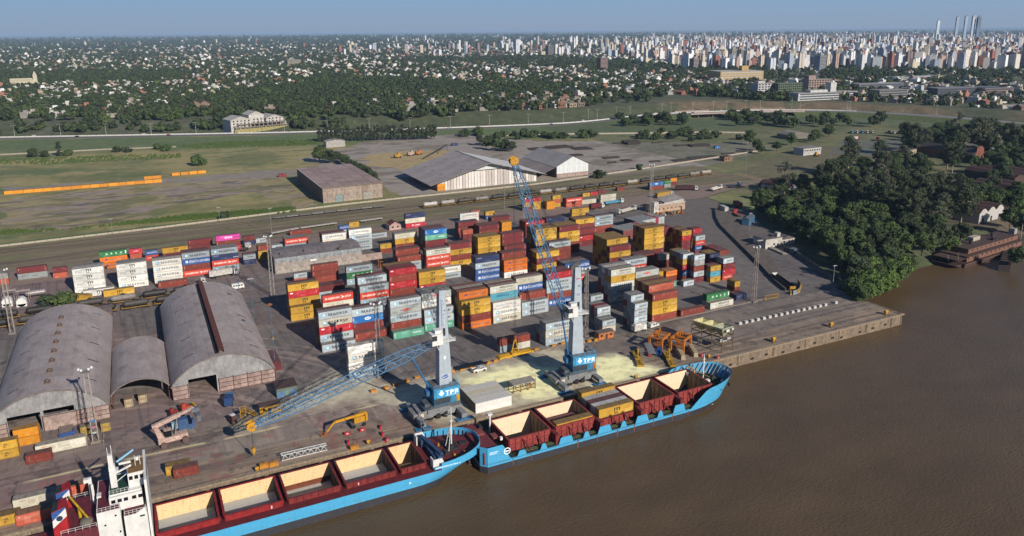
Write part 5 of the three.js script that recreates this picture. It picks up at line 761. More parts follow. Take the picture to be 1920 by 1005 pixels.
{ // gatehouse beside the trees
  const s = thing('gatehouse', 'white flat roofed gatehouse with a rooftop block, below the dark trees', 'building', 288.8, 286.9); mesh('wall', [bx(11.6, 5, 9, 5.8, 0, -4.5), bx(10, 3.2, 8, 16.6, 0, -5)], plainWhite, s); mesh('roof', [bx(12, .25, 9.4, 5.8, 5, -4.5)], M('#756a68', { s: 4 }), s); mesh('roof', [prism([[11.4, 3.2], [22, 3.2], [16.6, 4.8]], 8.8).translate(0, 0, -5)], M('#6d6264', { s: 4, corr: .5 }), s); mesh('roof_block', [bx(2.2, 2.2, 2.2, 9.8, 5.2, -2)], plainWhite, s); mesh('water_tank', [bx(1.4, 1, 1.2, 6.8, 5.25, -3)], M('#2c2b30', { s: 2 }), s); for (const x of [6, 14, 17.6]) mesh('window', [bx(1.1, 1, .08, x, 1.3, x > 12 ? -.98 : .02)], glass, s); mesh('door', [bx(1, 2.1, .08, 8.6, .02, .03)], dark, s); mesh('balcony', [bx(4.4, .2, 1.6, -2, 4.4, -2), bar([-4, 4.4, -1.4], [-.2, 5.2, -1.4], .12)], plainWhite, s); }
{ // corrugated pair with red stripes near the yard office
  for (const [i, x, D, L] of [[0, 233, 336, 24], [1, 252, 349.5, 22]]) { const s = thing('striped_shed', i ? 'grey tarpaulin shed with a red stripe, nearer the yard office' : 'grey tarpaulin shed with a red stripe, nearer the container stacks', 'shed', x, D, 0, .16); for (let k = 0; k < 9; k++) mesh('roof_panel', [bx(L / 9 - .08, .15, 11, (k + .5) * L / 9, 5.2, -5.5)], M(k === 6 ? '#a3324a' : k % 2 ? '#989a9b' : '#8f9192', { s: 4 }), s); for (let k = 0; k < 9; k++) mesh('wall_panel', [bx(L / 9 - .08, 5.2, .12, (k + .5) * L / 9, 0, 0)], M(k === 6 ? '#a3324a' : i ? '#b9bec2' : '#8c4b4a', { s: 4 }), s); mesh('side_wall', [bx(.15, 5.2, 11, .05, 0, -5.5), bx(.15, 5.2, 11, L - .05, 0, -5.5), bx(L, 5.2, .15, L / 2, 0, -10.9)], M('#2d3550', { s: 4 }), s); } }
{ // curved loading bank with a retaining edge coloured dark for its shade, and long kerbs
  const edgeP = pp(1340, 395, 1342, 410, 1350, 425, 1365, 440, 1380, 455, 1400, 475, 1425, 500, 1452, 530, 1472, 546), back = pp(1478, 540, 1462, 515, 1452, 495, 1440, 480, 1425, 466, 1410, 452, 1396, 436, 1380, 415, 1365, 398);
  const sh = new THREE.Shape([...edgeP, ...back].map((p) => new THREE.Vector2(p[0], p[1]))), g = new THREE.ExtrudeGeometry(sh, { depth: 1.15, bevelEnabled: false }).rotateX(-Math.PI / 2); const m = mesh('loading_bank', g, M('#6f655e', { s: 9, r: .95 })); m.userData.kind = 'structure';
  const q = []; for (let i = 0; i < edgeP.length - 1; i++) q.push(bar([edgeP[i][0], .6, -edgeP[i][1] + .05], [edgeP[i + 1][0], .6, -edgeP[i + 1][1] + .05], .3, 1.25)); const k = mesh('retaining_wall', q, M('#3f3a38', { s: 4 })); tag(k, 'curved retaining wall of the loading bank by the trees, shade coloured in', 'wall');
  const kerb = (name, a, b, w, h, mat) => { const A = G(...a), B = G(...b); const o = mesh(name, [bar([A[0], h / 2, -A[1]], [B[0], h / 2, -B[1]], w, h)], mat); o.userData.kind = 'structure'; return o; };
  const kb = M('#8f8277', { s: 5 }); kerb('kerb', [735, 722], [1130, 629], 1.1, .28, kb); kerb('kerb', [1175, 618], [1435, 560], 1.3, .35, kb); kerb('kerb', [508, 560], [555, 550], .6, .3, kb); kerb('kerb', [508, 533], [760, 498], .6, .25, M('#7d6a63', { s: 4 }));
  const tg = [[0, 463], [300, 428], [640, 385], [760, 372], [1000, 347], [1200, 318], [1420, 284]]; const wl = []; for (let i = 0; i < 6; i++) { const A = G(...tg[i]), B = G(...tg[i + 1]); wl.push(bar([A[0], .55, -A[1]], [B[0], .55, -B[1]], .45, 1.1)); } tag(mesh('boundary_wall', wl, M('#b5ab9c', { s: 6 })), 'low pale wall between the railway sidings and the fields', 'wall');
  const pier = thing('concrete_ramp', 'long pale concrete weighbridge ramp below the gatehouse', 'ramp'); { const A = G(1404, 448), B = G(1472, 478); mesh('deck_slab', [bar([A[0], .8, -A[1]], [B[0], .5, -B[1]], 2.6, .5)], M('#a39c94', { s: 5 }), pier); mesh('support', [bar([A[0], .3, -A[1]], [B[0], .2, -B[1]], 1.8, .5)], M('#5a544f', { s: 4 }), pier); }
}
// lattice light masts and plain poles
const mastWhite = M('#b9b2ad', { s: 3 });
function mast(label, bx_, by_, H, w = 1.5, o = {}) { const [x, D] = o.xy || G(bx_, by_), t = thing('light_mast', label, 'light mast', x, D); const [c, b] = truss([0, .5, 0], [0, H, 0], [w, w * .75], [w, w * .75], Math.round(H / 1.5), .1, .06); mesh('leg', c, mastWhite, t); mesh('lattice', b, M(o.col || '#a59c96', { s: 3 }), t); mesh('footing', [bx(w + 1, .5, w + 1, 0, 0, 0)], M('#8a8078', { s: 3 }), t); mesh('platform', [bx(w + .8, .12, w + .8, 0, H, 0), bar([-1.6, H + .4, 0], [1.6, H + .4, 0], .12)], M('#8a8580', { s: 3 }), t); for (let k = 0; k < 4; k++) mesh('floodlight', [bx(.55, .6, .4, (k % 2 ? 1 : -1) * (.9 + (k > 1) * .7), H + .5, k > 1 ? -.5 : .5)], M('#c6c9cc', { plain: 1 }), t); return t; }
mast('white lattice light mast at the left frame edge by the tanks', 24, 625, 25); const mL = mast('white lattice light mast before the left barrel shed, with coloured signs at its foot', 180, 828, 21.5); mesh('sign_board', [bx(1.3, .6, .1, 0, 6.6, .9)], M('#4a86c0', { s: 2 }), mL); mesh('sign_board', [bx(1.3, .6, .1, 0, 4.6, .9)], M('#c07a98', { s: 2 }), mL); mesh('sign_board', [bx(1.1, .5, .1, 0, 3, .9)], M('#b9d4cc', { s: 2 }), mL); { const f = []; for (const [a, b] of [[-2, -2], [2, -2], [2, 2], [-2, 2]]) f.push(rod([a, 0, b], [a, 1.1, b], .07)); f.push(bar([-2, 1, 2], [2, 1, 2], .1), bar([2, 1, 2], [2, 1, -2], .1), bar([-2, 1, 2], [-2, 1, -2], .1)); mesh('guard_rail', f, M('#b09a80', { s: 2 }), mL); }
mast('tall white lattice light mast beside the pale corrugated warehouse', 512, 556, 26.6); mast('grey lattice light mast rising before the front container stacks', 712, 706, 25.2, 1.3, { col: '#5f5a5c' }); mast('lattice light mast standing right behind the raised boom crane', 1098, 630, 26, 1.2); mast('rusty white lattice mast by the quay gate near the trees', 1413, 566, 23.4, 1.3, { col: '#9a7d70' }); mast('very tall lattice mast in front of the striped sheds', 1219, 421, 35, 1.6); mast('lattice light mast among the orange containers behind the boom tip', 982, 425, 16, 1.1);
function pole(label, px, py, H, o = {}) { const [x, D] = G(px, py), t = thing('lamp_pole', label, 'lamp pole', x, D); mesh('pole', [rod([0, 0, 0], [0, H, 0], .16, .09)], M(o.col || '#8d949b', { s: 3 }), t); if (o.ring) mesh('lamp_ring', [new THREE.TorusGeometry(.7, .22, 6, 16).rotateX(Math.PI / 2).translate(0, H, 0)], M('#a8642c', { s: 2 }), t); else mesh('lamp_head', [bx(1.6, .2, .4, 0, H, 0), bx(.4, .3, .5, -.8, H - .1, .2), bx(.4, .3, .5, .8, H - .1, .2)], M('#c4c8cb', { s: 2 }), t); if (o.box) mesh('equipment_box', [bx(.5, 1, .5, .2, H * .45, 0)], M('#b08a3a', { s: 2 }), t); return t; }
pole('blue grey lamp pole with an orange ring beside the right barrel shed', 516, 689, 23, { col: '#51708c', ring: 1, box: 1 }); pole('blue grey lamp pole close to the right barrel shed roof', 479, 628, 22.5, { col: '#51708c' }); pole('thin blue lamp pole behind the right barrel shed', 451, 575, 22, { col: '#51708c' });
pole('slim pale pole beside the rail yard, left of the flat wagons', 510, 442, 16); pole('slim pale pole beside the big gabled shed front', 946, 392, 28.5); pole('slim pole on the sidings before the tree-lined road', 1398, 326, 25); pole('slim pole at the yard edge by the quay gate', 1562, 530, 8); pole('slim white pole by the blue box under the trees', 1405, 432, 10); pole('thin white pole standing on the field edge left', 211, 439, 9); pole('thin white pole standing on the field edge, further right', 412, 416, 9);
// ---------- wagons, vehicles and quay equipment ----------
const tyre = M('#191919', { s: 1, r: .9 }), yellowSteel = M('#c2941f', { s: 3 }), orangeSteel = M('#cf7a1c', { s: 3 }), greyM = M('#85868a', { s: 3 });
const bogie = (x) => [bx(2.2, .35, 2, x, .55, 0), ...[-.8, .8].flatMap((o) => [-.75, .75].map((z) => wheel(.45, .14, x + o, .45, z)))];
function tankWagon(label, x, D, tint, group) { const t = thing('tank_wagon', label, 'tank wagon', x, D, 0, 0, group); mesh('tank', [new THREE.CapsuleGeometry(1.3, 7.4, 4, 14).rotateZ(Math.PI / 2).translate(0, 2.6, 0)], M(tint, { s: 4, r: .6 }), t); mesh('dome', [rod([0, 3.7, 0], [0, 4.4, 0], .5, .5, 12), bx(2.2, .1, 1, 0, 3.95, 0)], M('#2d2a29', { s: 2 }), t); mesh('frame', [bx(11, .3, .3, 0, 1, 1.15), bx(11, .3, .3, 0, 1, -1.15), bx(.3, .3, 2.4, -5.4, 1, 0), bx(.3, .3, 2.4, 5.4, 1, 0)], M('#a57f28', { s: 3 }), t); mesh('bogie', bogie(-3.8), dark, t); mesh('bogie', bogie(3.8), dark, t); return t; }
const soot = ['#3a3633', '#2f2c2b', '#4a4542', '#8f8a84', '#353130'];
for (let i = 0; i < 6; i++) tankWagon(`sooty tank wagon, ${nth(i)} along the siding nearest the white stacks`, -56 + i * 12.4 + (i > 1 ? 6 : 0), 352.5, soot[i % 5 === 3 ? 3 : i % 3], 'tank wagons behind the left barrel shed');
for (let i = 0; i < 7; i++) tankWagon(`sooty tank wagon, ${nth(i)} along the siding close to the barrel sheds`, -70 + i * 12.4, 342.5, soot[i % 3], 'tank wagons behind the left barrel shed');
for (let i = 0; i < 20; i++) tankWagon(`tank wagon in the long train, ${nth(i)} from the white end tank`, 167.5 + i * 12.25, 461.4 + (i > 14 ? (i - 14) * .9 : 0), i === 0 ? '#d0cdc8' : i % 6 === 1 ? '#b0aba6' : i === 19 ? '#c9c5c0' : soot[i % 5], 'tank wagons in the long train');
for (let i = 0; i < 9; i++) { const t = thing('flat_wagon', `empty flat wagon, ${nth(i)} in the row on the sidings`, 'flat wagon', 74 + i * 7.9, 477.2, 0, 0, 'empty flat wagons on the sidings'); mesh('deck', [bx(7, .25, 2.4, 0, 1, 0)], M(i % 2 ? '#a9a6a2' : '#8e8a86', { s: 3 }), t); mesh('bogie', bogie(-2.2), dark, t); mesh('bogie', bogie(2.2), dark, t); }
for (const [i, a, b] of [[0, [508, 441], [560, 431]], [1, [562, 431], [632, 421]], [2, [674, 418], [717, 412]]]) { const A = G(...a), B = G(...b), t = thing('long_flat_wagon', `white topped long flat wagon, ${nth(i)} of three beside the containers`, 'flat wagon', (A[0] + B[0]) / 2, (A[1] + B[1]) / 2, 0, Math.atan2(B[1] - A[1], B[0] - A[0])), L = Math.hypot(B[0] - A[0], B[1] - A[1]) - .6; mesh('deck', [bx(L, .25, 2.6, 0, 1.1, 0)], M('#cfc9c0', { s: 4 }), t); mesh('bogie', bogie(-L * .38), dark, t); mesh('bogie', bogie(L * .38), dark, t); }
for (let k = 0; k < 7; k++) { const D = [342.5, 352.5, 439, 452, 461.4, 469, 477.2][k]; const x0 = k < 2 ? -85 : -150, x1 = k < 2 ? 60 : 420; const r = mesh('rail_track', [-.75, .75].map((o) => bx(x1 - x0, .14, .09, (x0 + x1) / 2, .02, -D + o)), M('#5a4a42', { s: 3 })); r.userData.kind = 'structure'; }
// road vehicles
function wheelsOf(t, list, r, w) { for (const [x, z] of list) mesh('wheel', [wheel(r, w, x, r, z)], tyre, t); }
function pickup(label, px, py, turn, col = '#dcdcda') { const [x, D] = G(px, py), t = thing('pickup_truck', label, 'pickup truck', x, D, 0, turn), m = M(col, { s: 6, r: .35 }); mesh('body', [bx(5.2, .62, 1.85, 0, .42, 0), prism([[-.4, 1], [2.1, 1], [1.4, 1.66], [.1, 1.66]], 1.6, .05)], m, t); mesh('bed', [bx(1.9, .4, .08, -1.6, 1.02, .86), bx(1.9, .4, .08, -1.6, 1.02, -.86), bx(.08, .4, 1.7, -2.54, 1.02, 0)], m, t); mesh('bed_floor', [bx(1.9, .05, 1.6, -1.6, 1.03, 0)], dark, t); mesh('side_window', [bx(.7, .42, 1.74, .35, 1.14, 0), bx(.7, .42, 1.74, 1.15, 1.14, 0)], glass, t); mesh('windscreen', [bar([1.46, 1.62, 0], [2.08, 1.06, 0], 1.4, .06)], glass, t); wheelsOf(t, [[-1.6, .85], [1.6, .85], [-1.6, -.85], [1.6, -.85]], .38, .25); return t; }
pickup('white pickup truck on the sulphur dusted quay beside the orange kerb blocks', 898, 696, .12);
function van(label, px, py, turn, col = '#dddddb', h = 1.9) { const [x, D] = G(px, py), t = thing('van', label, 'van', x, D, 0, turn), m = M(col, { s: 6, r: .35 }); mesh('body', [prism([[-2.3, .4], [2.3, .4], [2.3, 1.1], [1.5, 1.2], [.8, h], [-2.2, h]], 1.7, .08)], m, t); mesh('side_window', [bx(.8, .5, 1.92, .6, 1.18, 0), bx(.8, .5, 1.92, -.5, 1.18, 0)], glass, t); mesh('windscreen', [bar([.86, h - .06, 0], [1.52, 1.24, 0], 1.5, .06)], glass, t); wheelsOf(t, [[-1.4, .8], [1.4, .8], [-1.4, -.8], [1.4, -.8]], .34, .22); return t; }
van('white van parked on the kerb road below the yellow and red stack', 1225, 613, .15);
{ const [x, D] = G(1196, 622), t = thing('box_truck', 'small white box truck parked below the short grey stacks', 'truck', x, D, 0, .1); mesh('box', [bx(4.6, 2.1, 2.1, -.2, .9, 0)], M('#d6d4ce', { s: 4 }), t); mesh('cab', [bx(1.4, 2.2, 1.9, 2.9, .5, 0), bx(3, .5, 1.6, -.4, 3, 0)], white, t); mesh('cab_window', [bx(.1, .8, 1.6, 3.62, 1.7, 0)], glass, t); wheelsOf(t, [[-1.6, .9], [2.7, .9], [-1.6, -.9], [2.7, -.9]], .42, .3); }
// articulated lorry: cab at +x, load: box, flat, tipper, container colour
function lorry(label, px, py, turn, cab, kind, load, L = 12) { const [x, D] = G(px, py), t = thing('lorry', label, 'lorry', x, D, 0, turn), m = M(cab, { s: 4, r: .45 }); mesh('cab', [prism([[0, .7], [2.1, .7], [2.2, 1.9], [1.7, 3.3], [0, 3.4]], 2.3, .06).translate(L / 2 + .5, 0, 0)], m, t); mesh('windscreen', [bar([L / 2 + 2.3, 3.1, 0], [L / 2 + 2.74, 2, 0], 2.1, .06)], glass, t); mesh('side_window', [bx(.9, .7, 2.48, L / 2 + 1.5, 2.1, 0)], glass, t); mesh('chassis', [bx(L + 2.4, .3, .9, .8, .85, 0), bx(.5, .5, 2, L / 2 + 3.1, .5, 0)], dark, t); wheelsOf(t, [[L / 2 + 2, 1], [L / 2 + 2, -1], [L / 2 - .6, 1], [L / 2 - .6, -1], [-L / 2 + 1, 1], [-L / 2 + 1, -1], [-L / 2 + 2.3, 1], [-L / 2 + 2.3, -1]], .5, .32);
  const lm = M(load, { s: 4 }); if (kind === 'box') mesh('trailer_box', [bx(L, 2.6, 2.45, -.2, 1.15, 0)], lm, t); else if (kind === 'tipper') mesh('trailer_body', [bx(L, 1.2, .1, -.2, 1.1, 1.2), bx(L, 1.2, .1, -.2, 1.1, -1.2), bx(.1, 1.2, 2.4, -.2 - L / 2, 1.1, 0), bx(.1, 1.2, 2.4, -.2 + L / 2, 1.1, 0), bx(L, .15, 2.4, -.2, 1.1, 0)], lm, t); else mesh('trailer_deck', [bx(L, .2, 2.5, -.2, 1.1, 0)], lm, t); return t; }
lorry('white lorry with a long white trailer before the stacked containers', 415, 519, .12, '#d8d8d6', 'box', '#d5d3cd', 10.5); lorry('white cab lorry with a pale blue flatbed near the rail', 1148, 383, .05, '#d5d5d3', 'tipper', '#4f97b8', 12); lorry('lorry with a long white tipper trailer in the open yard', 1175, 398, .35, '#c9d0cf', 'tipper', '#c9c4bb', 13); lorry('white lorry parked with no load beside the gravel strip', 1152, 404, .4, '#d3d3d1', 'flat', '#55504c', 6); lorry('lorry hauling a yellow container past the yard office', 1243, 370, .1, '#dcdcda', 'box', '#b8953f', 12); lorry('lorry with a dark maroon trailer parked at the yard gate', 1284, 357, -.5, '#c9cbcc', 'box', '#4a2426', 13); lorry('white lorry with a white trailer queuing at the gate', 1341, 357, .35, '#d8d8d6', 'tipper', '#d4d2cc', 11); lorry('lorry with a blue framed empty trailer leaving the yard', 1376, 351, .2, '#cdd6da', 'flat', '#3f5a70', 10); lorry('white cab lorry beside the yellow stack near the boom', 1116, 392, .1, '#dededc', 'box', '#6e2428', 8); lorry('red lorry parked under the tree edge', 1384, 389, 1.2, '#a51f28', 'box', '#8f1f28', 8); lorry('white trailer lorry seen end-on at the loading bank head', 1357, 397, 1.3, '#b79a3a', 'box', '#c9c9c4', 7); lorry('small red and white lorry just behind the red one', 1383, 405, 1.2, '#b53a40', 'flat', '#8a5550', 6); lorry('white cab between the blue and white container stacks', 458, 470, .9, '#dcdcda', 'flat', '#5b524e', 5); lorry('white cab lorry between the two white reefer stacks', 199, 503, .3, '#dcdcda', 'flat', '#514c4a', 5); lorry('white lorry cab showing above the right barrel shed roof', 364, 537, .2, '#dcdcda', 'flat', '#6b3a33', 5);
{ const A = G(1452, 521), B = G(1486, 546), t = thing('side_trailer', 'long rust brown trailer with a yellow tail parked at the bank end', 'trailer', (A[0] + B[0]) / 2, (A[1] + B[1]) / 2, 0, Math.atan2(B[1] - A[1], B[0] - A[0])), L = Math.hypot(B[0] - A[0], B[1] - A[1]); mesh('body', [bx(L, 1.1, .12, 0, 1.1, 1.2), bx(L, 1.1, .12, 0, 1.1, -1.2), bx(L, .15, 2.4, 0, 1.1, 0)], M('#3a2622', { s: 3 }), t); mesh('tailboard', [bx(.15, 1.3, 2.6, L / 2, 1, 0)], yellowSteel, t); mesh('headboard', [bx(.15, 1.5, 2.5, -L / 2, 1.1, 0)], white, t); wheelsOf(t, [[L / 3, 1.1], [L / 3, -1.1], [-L / 3, 1.1], [-L / 3, -1.1]], .5, .3); }
{ const [x, D] = G(1410, 418), t = thing('blue_shed', 'blue metal box shed with a pitched roof under the trees', 'shed', x - 3, D, 0, .5); mesh('wall', [bx(11, 4, 4, 0, 0, 0)], M('#3f6f94', { s: 4, corr: .5 }), t); mesh('roof', [prism([[-2.2, 4], [2.2, 4], [0, 5]], 11.3).rotateY(Math.PI / 2)], M('#566472', { s: 4 }), t); }
{ const [x, D] = G(1488, 475), t = thing('storage_hut', 'small blue grey hut with a white door beside the gatehouse', 'hut', x, D, 0, .2); mesh('wall', [bx(4, 2.6, 3, 0, 0, 0)], M('#5d6b7c', { s: 3 }), t); mesh('roof', [bx(4.3, .15, 3.3, 0, 2.6, 0)], M('#6f7880', { s: 3 }), t); mesh('door', [bx(.9, 2, .06, 1, .02, 1.53)], white, t); }
// reach stacker with its boom raised
{ const [x, D] = G(326, 830), t = thing('reach_stacker', 'pale pink reach stacker with boom raised towards the sheds', 'reach stacker', x, D, 0, .12), m = M('#c9aca0', { s: 3 }); mesh('body', [bx(7.6, 1.5, 2.4, 0, 1.1, 0), bx(1.6, 2.2, 2.6, -3.2, 1.1, 0), prism([[-3.9, 2.6], [-2.4, 2.6], [-3.6, 6], [-4.8, 6.4]], .6).translate(0, 0, .9), prism([[-3.9, 2.6], [-2.4, 2.6], [-3.6, 6], [-4.8, 6.4]], .6).translate(0, 0, -.9)], m, t); mesh('boom', [bar([-5, 6.3, 0], [2.4, 8.2, 0], 1.1, 1.1), bar([2, 8.1, 0], [6.2, 9.1, 0], .8, .8)], m, t); mesh('lift_ram', [rod([.4, 2.4, .8], [1.4, 7.2, .5], .22), rod([.4, 2.4, -.8], [1.4, 7.2, -.5], .22)], greyM, t); mesh('spreader', [bx(2.2, 1.2, 1.6, 6.4, 7.9, 0), bx(1.2, .8, 6.2, 6.8, 7, 0), bx(1, 1.6, .5, 6.8, 6, 2.9), bx(1, 1.6, .5, 6.8, 6, -2.9)], M('#6d7580', { s: 2 }), t); mesh('cab', [bx(1.7, 1.9, 1.6, -1.2, 2.6, 0)], glass, t); mesh('cab_roof', [bx(1.9, .15, 1.8, -1.2, 4.5, 0)], m, t); for (const [a, z, r] of [[-2.8, 1.5, .8], [-2.8, -1.5, .8], [2.9, 1.6, .9], [2.9, -1.6, .9]]) mesh('wheel', [wheel(r, .9, a, r, z), wheel(r * .5, .94, a, r, z)], M('#6d5652', { s: 2 }), t); sign('side_lettering', t, 2.6, .7, .2, 1.9, 1.22, '#c9aca0', (c) => word(c, '&TPR  4', 10, 34, 50, '#3a3434', 1.2)); }
{ const [x, D] = G(347, 806), t = thing('skip_loader', 'blue and white shipping frame standing behind the reach stacker', 'frame', x, D + 1, 0, .1); mesh('panel', [bx(3.6, 3.4, 2.4, 0, 0, 0), bx(1, 2.4, 2, 2.2, 0, 0)], M('#3d5f8c', { s: 3 }), t); mesh('cover', [bx(2, 1.8, 1.4, -2.4, .9, 0)], M('#9fc3d4', { s: 2 }), t); }
// boom lift
{ const [x, D] = G(674, 797), t = thing('boom_lift', 'yellow articulated boom lift with its basket down on the quay', 'boom lift', x, D, 0, .1), m = M('#d39a17', { s: 3 }); mesh('base', [bx(4.2, .8, 2.1, -.6, .55, 0)], M('#6e6a66', { s: 2 }), t); mesh('turret', [bx(3.2, 1.7, 2, -.2, 1.35, 0), bx(.7, 2.2, 1.8, 2, 1.3, 0)], m, t); mesh('boom', [bar([2.2, 3.6, .3], [-7.6, 3.3, .3], .55, .65), bar([2.2, 3.6, -.5], [-2, 2.9, -.5], .5, .6), bar([-7.6, 3.3, .3], [-10, .9, .3], .35, .45)], m, t); mesh('basket', [bx(1.8, .1, 1.1, -10.9, .25, .3), bar([-11.8, 1.3, -.2], [-10, 1.3, -.2], .08), bar([-11.8, 1.3, .8], [-10, 1.3, .8], .08), bar([-11.8, .3, .8], [-11.8, 1.3, .8], .08), bar([-10, .3, .8], [-10, 1.3, .8], .08), bar([-11.8, 1.3, -.2], [-11.8, 1.3, .8], .08), bx(.5, .6, .5, -10.4, .3, .3)], M('#a8621c', { s: 2 }), t); for (const a of [-2.2, 1]) for (const z of [-1, 1]) mesh('wheel', [wheel(.6, .5, a, .6, z)], tyre, t); }
// yellow spreader hanging from the raised crane, and red and yellow ones resting on the quay
function spreader(label, x, D, turn, mat, L = 12, o = {}) { const t = thing('container_spreader', label, 'container spreader', x, D, o.y || 0, turn); mesh('beam', [bx(L, .6, .9, 0, .2, .6), bx(L, .6, .9, 0, .2, -.6), bx(3, .9, 2.2, 0, .3, 0)], mat, t); for (const a of [-L / 2, L / 2]) mesh('end_beam', [bx(.6, .7, 2.6, a, .1, 0)], mat, t); mesh('frame', [bar([-1.3, 1, 0], [-.2, o.h || 4, 0], .3), bar([1.3, 1, 0], [.2, o.h || 4, 0], .3), bar([-.8, 2.2, 0], [.8, 2.2, 0], .25), bx(.9, .5, .6, 0, (o.h || 4) - .2, 0)], mat, t); return t; }
spreader('bright yellow spreader hanging from the hook of the raised crane', 99.9, 201.8, .04, M('#d8a412', { s: 3 }), 11.6, { y: 12.4, h: 5.2 }); spreader('yellow spreader lying left of the tin canopy on the quay', 148.6, 203.4, 1.12, M('#b08a20', { s: 3 }), 11.4); spreader('yellow spreader lying nearest the quay edge', 158.2, 198.4, 1.12, M('#b08a20', { s: 3 }), 11.4);
function portal(label, x, D, turn) { const t = thing('lifting_frame', label, 'lifting frame', x, D, 0, turn); for (const s of [-1, 1]) { mesh('portal', [bx(.7, 4.6, .7, -3.2, 0, s * 2.4), bx(.7, 4.6, .7, 3.2, 0, s * 2.4), bx(7.1, .7, .7, 0, 4.6, s * 2.4)], orangeSteel, t); } mesh('cross_beam', [bx(.6, .5, 4.2, -3.2, 4.7, 0), bx(.6, .5, 4.2, 3.2, 4.7, 0), bx(.5, .5, 4.2, 0, 4.7, 0)], orangeSteel, t); mesh('frame', [bar([-1.2, 5.2, 0], [0, 8, 0], .3), bar([1.2, 5.2, 0], [0, 8, 0], .3)], orangeSteel, t); mesh('grab', [bx(2.4, 1.3, 2.2, .6, 1, 0), wheel(.7, 3.6, -1.2, 1.4, 0)], M('#9a5a28', { s: 2 }), t); return t; }
portal('orange lifting frame with a pointed top, farther from the quay edge', 161.4, 208.2, .5); portal('orange lifting frame standing over the pale beams, nearer the quay edge', 167.4, 203.6, .5);
for (const [i, x, D] of [[0, 164.2, 199.6], [1, 169.6, 199.4]]) { const t = thing('concrete_beam', `pale concrete beam on the quay under the orange frame, ${i ? 'nearer the hopper' : 'nearer the spreaders'}`, 'concrete beam', x, D, 0, 1.15); mesh('beam', [bx(8.4, 1.7, 1.5, 0, .1, 0)], M('#b8a98a', { s: 4 }), t); mesh('end_plate', [bx(.15, 1.5, 1.3, 4.25, .2, 0)], M('#c7bfae', { s: 2 }), t); }
{ const t = thing('tin_canopy', 'small tin roofed canopy with red drums between the spreaders', 'canopy', 153.6, 203.2, 0, 1.12); mesh('roof', [bx(9, .12, 2.6, 0, 3.4, 0)], M('#8b9094', { s: 3, corr: .4 }), t); mesh('post', [-4.2, 4.2].flatMap((a) => [-1.1, 1.1].map((z) => rod([a, 0, z], [a, 3.4, z], .07))), M('#7a4a38', { s: 2 }), t); mesh('drum', [rod([2.6, 0, 0], [2.6, 1, 0], .4), rod([3.4, 0, .5], [3.4, 1, .5], .4), bx(1.2, 1, 1, 1, 0, 0)], M('#9a2f30', { s: 2 }), t); }
{ const t = thing('blue_hydraulic_grab', 'blue hydraulic grab standing between tin canopy and orange frames', 'grab', 158, 203.6, 0, .8); mesh('jaw', [prism([[-1.6, 0], [-.2, 0], [-.4, 2], [-1.8, 1.6]], 2), prism([[1.6, 0], [.2, 0], [.4, 2], [1.8, 1.6]], 2)], M('#2f5698', { s: 2 }), t); mesh('head', [bx(1.6, 1, 1.6, 0, 1.9, 0)], M('#2a4c86', { s: 2 }), t); }
{ // hopper tower
  const t = thing('loading_hopper', 'pale yellow steel loading hopper on a rusty frame at the quay', 'hopper'), P4 = [[174.6, 206.6], [180, 207.2], [178.4, 194.4], [184, 195]], lp = (u, v) => [lerp(lerp(P4[0][0], P4[1][0], u), lerp(P4[2][0], P4[3][0], u), v), lerp(lerp(P4[0][1], P4[1][1], u), lerp(P4[2][1], P4[3][1], u), v)], fr = M('#7a6230', { s: 3 });
  for (let i = 0; i < 4; i++) for (const u of [0, 1]) { const [x, D] = lp(u, i / 3); mesh('leg', [rod([x, 0, -D], [x, 7.6, -D], .16)], fr, t); }
  const br = []; for (const y of [3.4, 5.6, 7.5]) { for (let i = 0; i < 3; i++) for (const u of [0, 1]) { const a = lp(u, i / 3), b = lp(u, (i + 1) / 3); br.push(bar([a[0], y, -a[1]], [b[0], y, -b[1]], .22)); if (y < 5) br.push(bar([a[0], y, -a[1]], [b[0], y + 2.2, -b[1]], .12)); } for (let i = 0; i < 4; i++) { const a = lp(0, i / 3), b = lp(1, i / 3); br.push(bar([a[0], y, -a[1]], [b[0], y, -b[1]], .2)); } } mesh('bracing', br, fr, t);
  for (let i = 0; i < 3; i++) { const q = [], c = lp(.5, (i + .5) / 3), cor = [lp(0, i / 3 + .02), lp(1, i / 3 + .02), lp(1, (i + 1) / 3 - .02), lp(0, (i + 1) / 3 - .02)]; cor.forEach((a, k) => { const b = cor[(k + 1) % 4], s = (p) => [lerp(c[0], p[0], .25), 5.4, -lerp(c[1], p[1], .25)]; q.push([[a[0], 8.6, -a[1]], [b[0], 8.6, -b[1]], s(b), s(a)], [[a[0], 8.6, -a[1]], [b[0], 8.6, -b[1]], [b[0], 9.1, -b[1]], [a[0], 9.1, -a[1]]]); }); mesh('hopper_bin', quads(q), M(i === 2 ? '#a6ae96' : '#d3cf9c', { s: 3 }), t); }
  mesh('chute', [bx(3, 1.2, 1.8, 181, 3, -197.5), bx(1.6, .8, 1, 182, 4.4, -195.4)], M('#b9bcc4', { s: 2 }), t); mesh('lamp_board', [bx(1.4, .8, .1, 180.6, 7.8, -194.2), bx(.7, .7, .1, 183, 8, -194.4)], white, t);
}
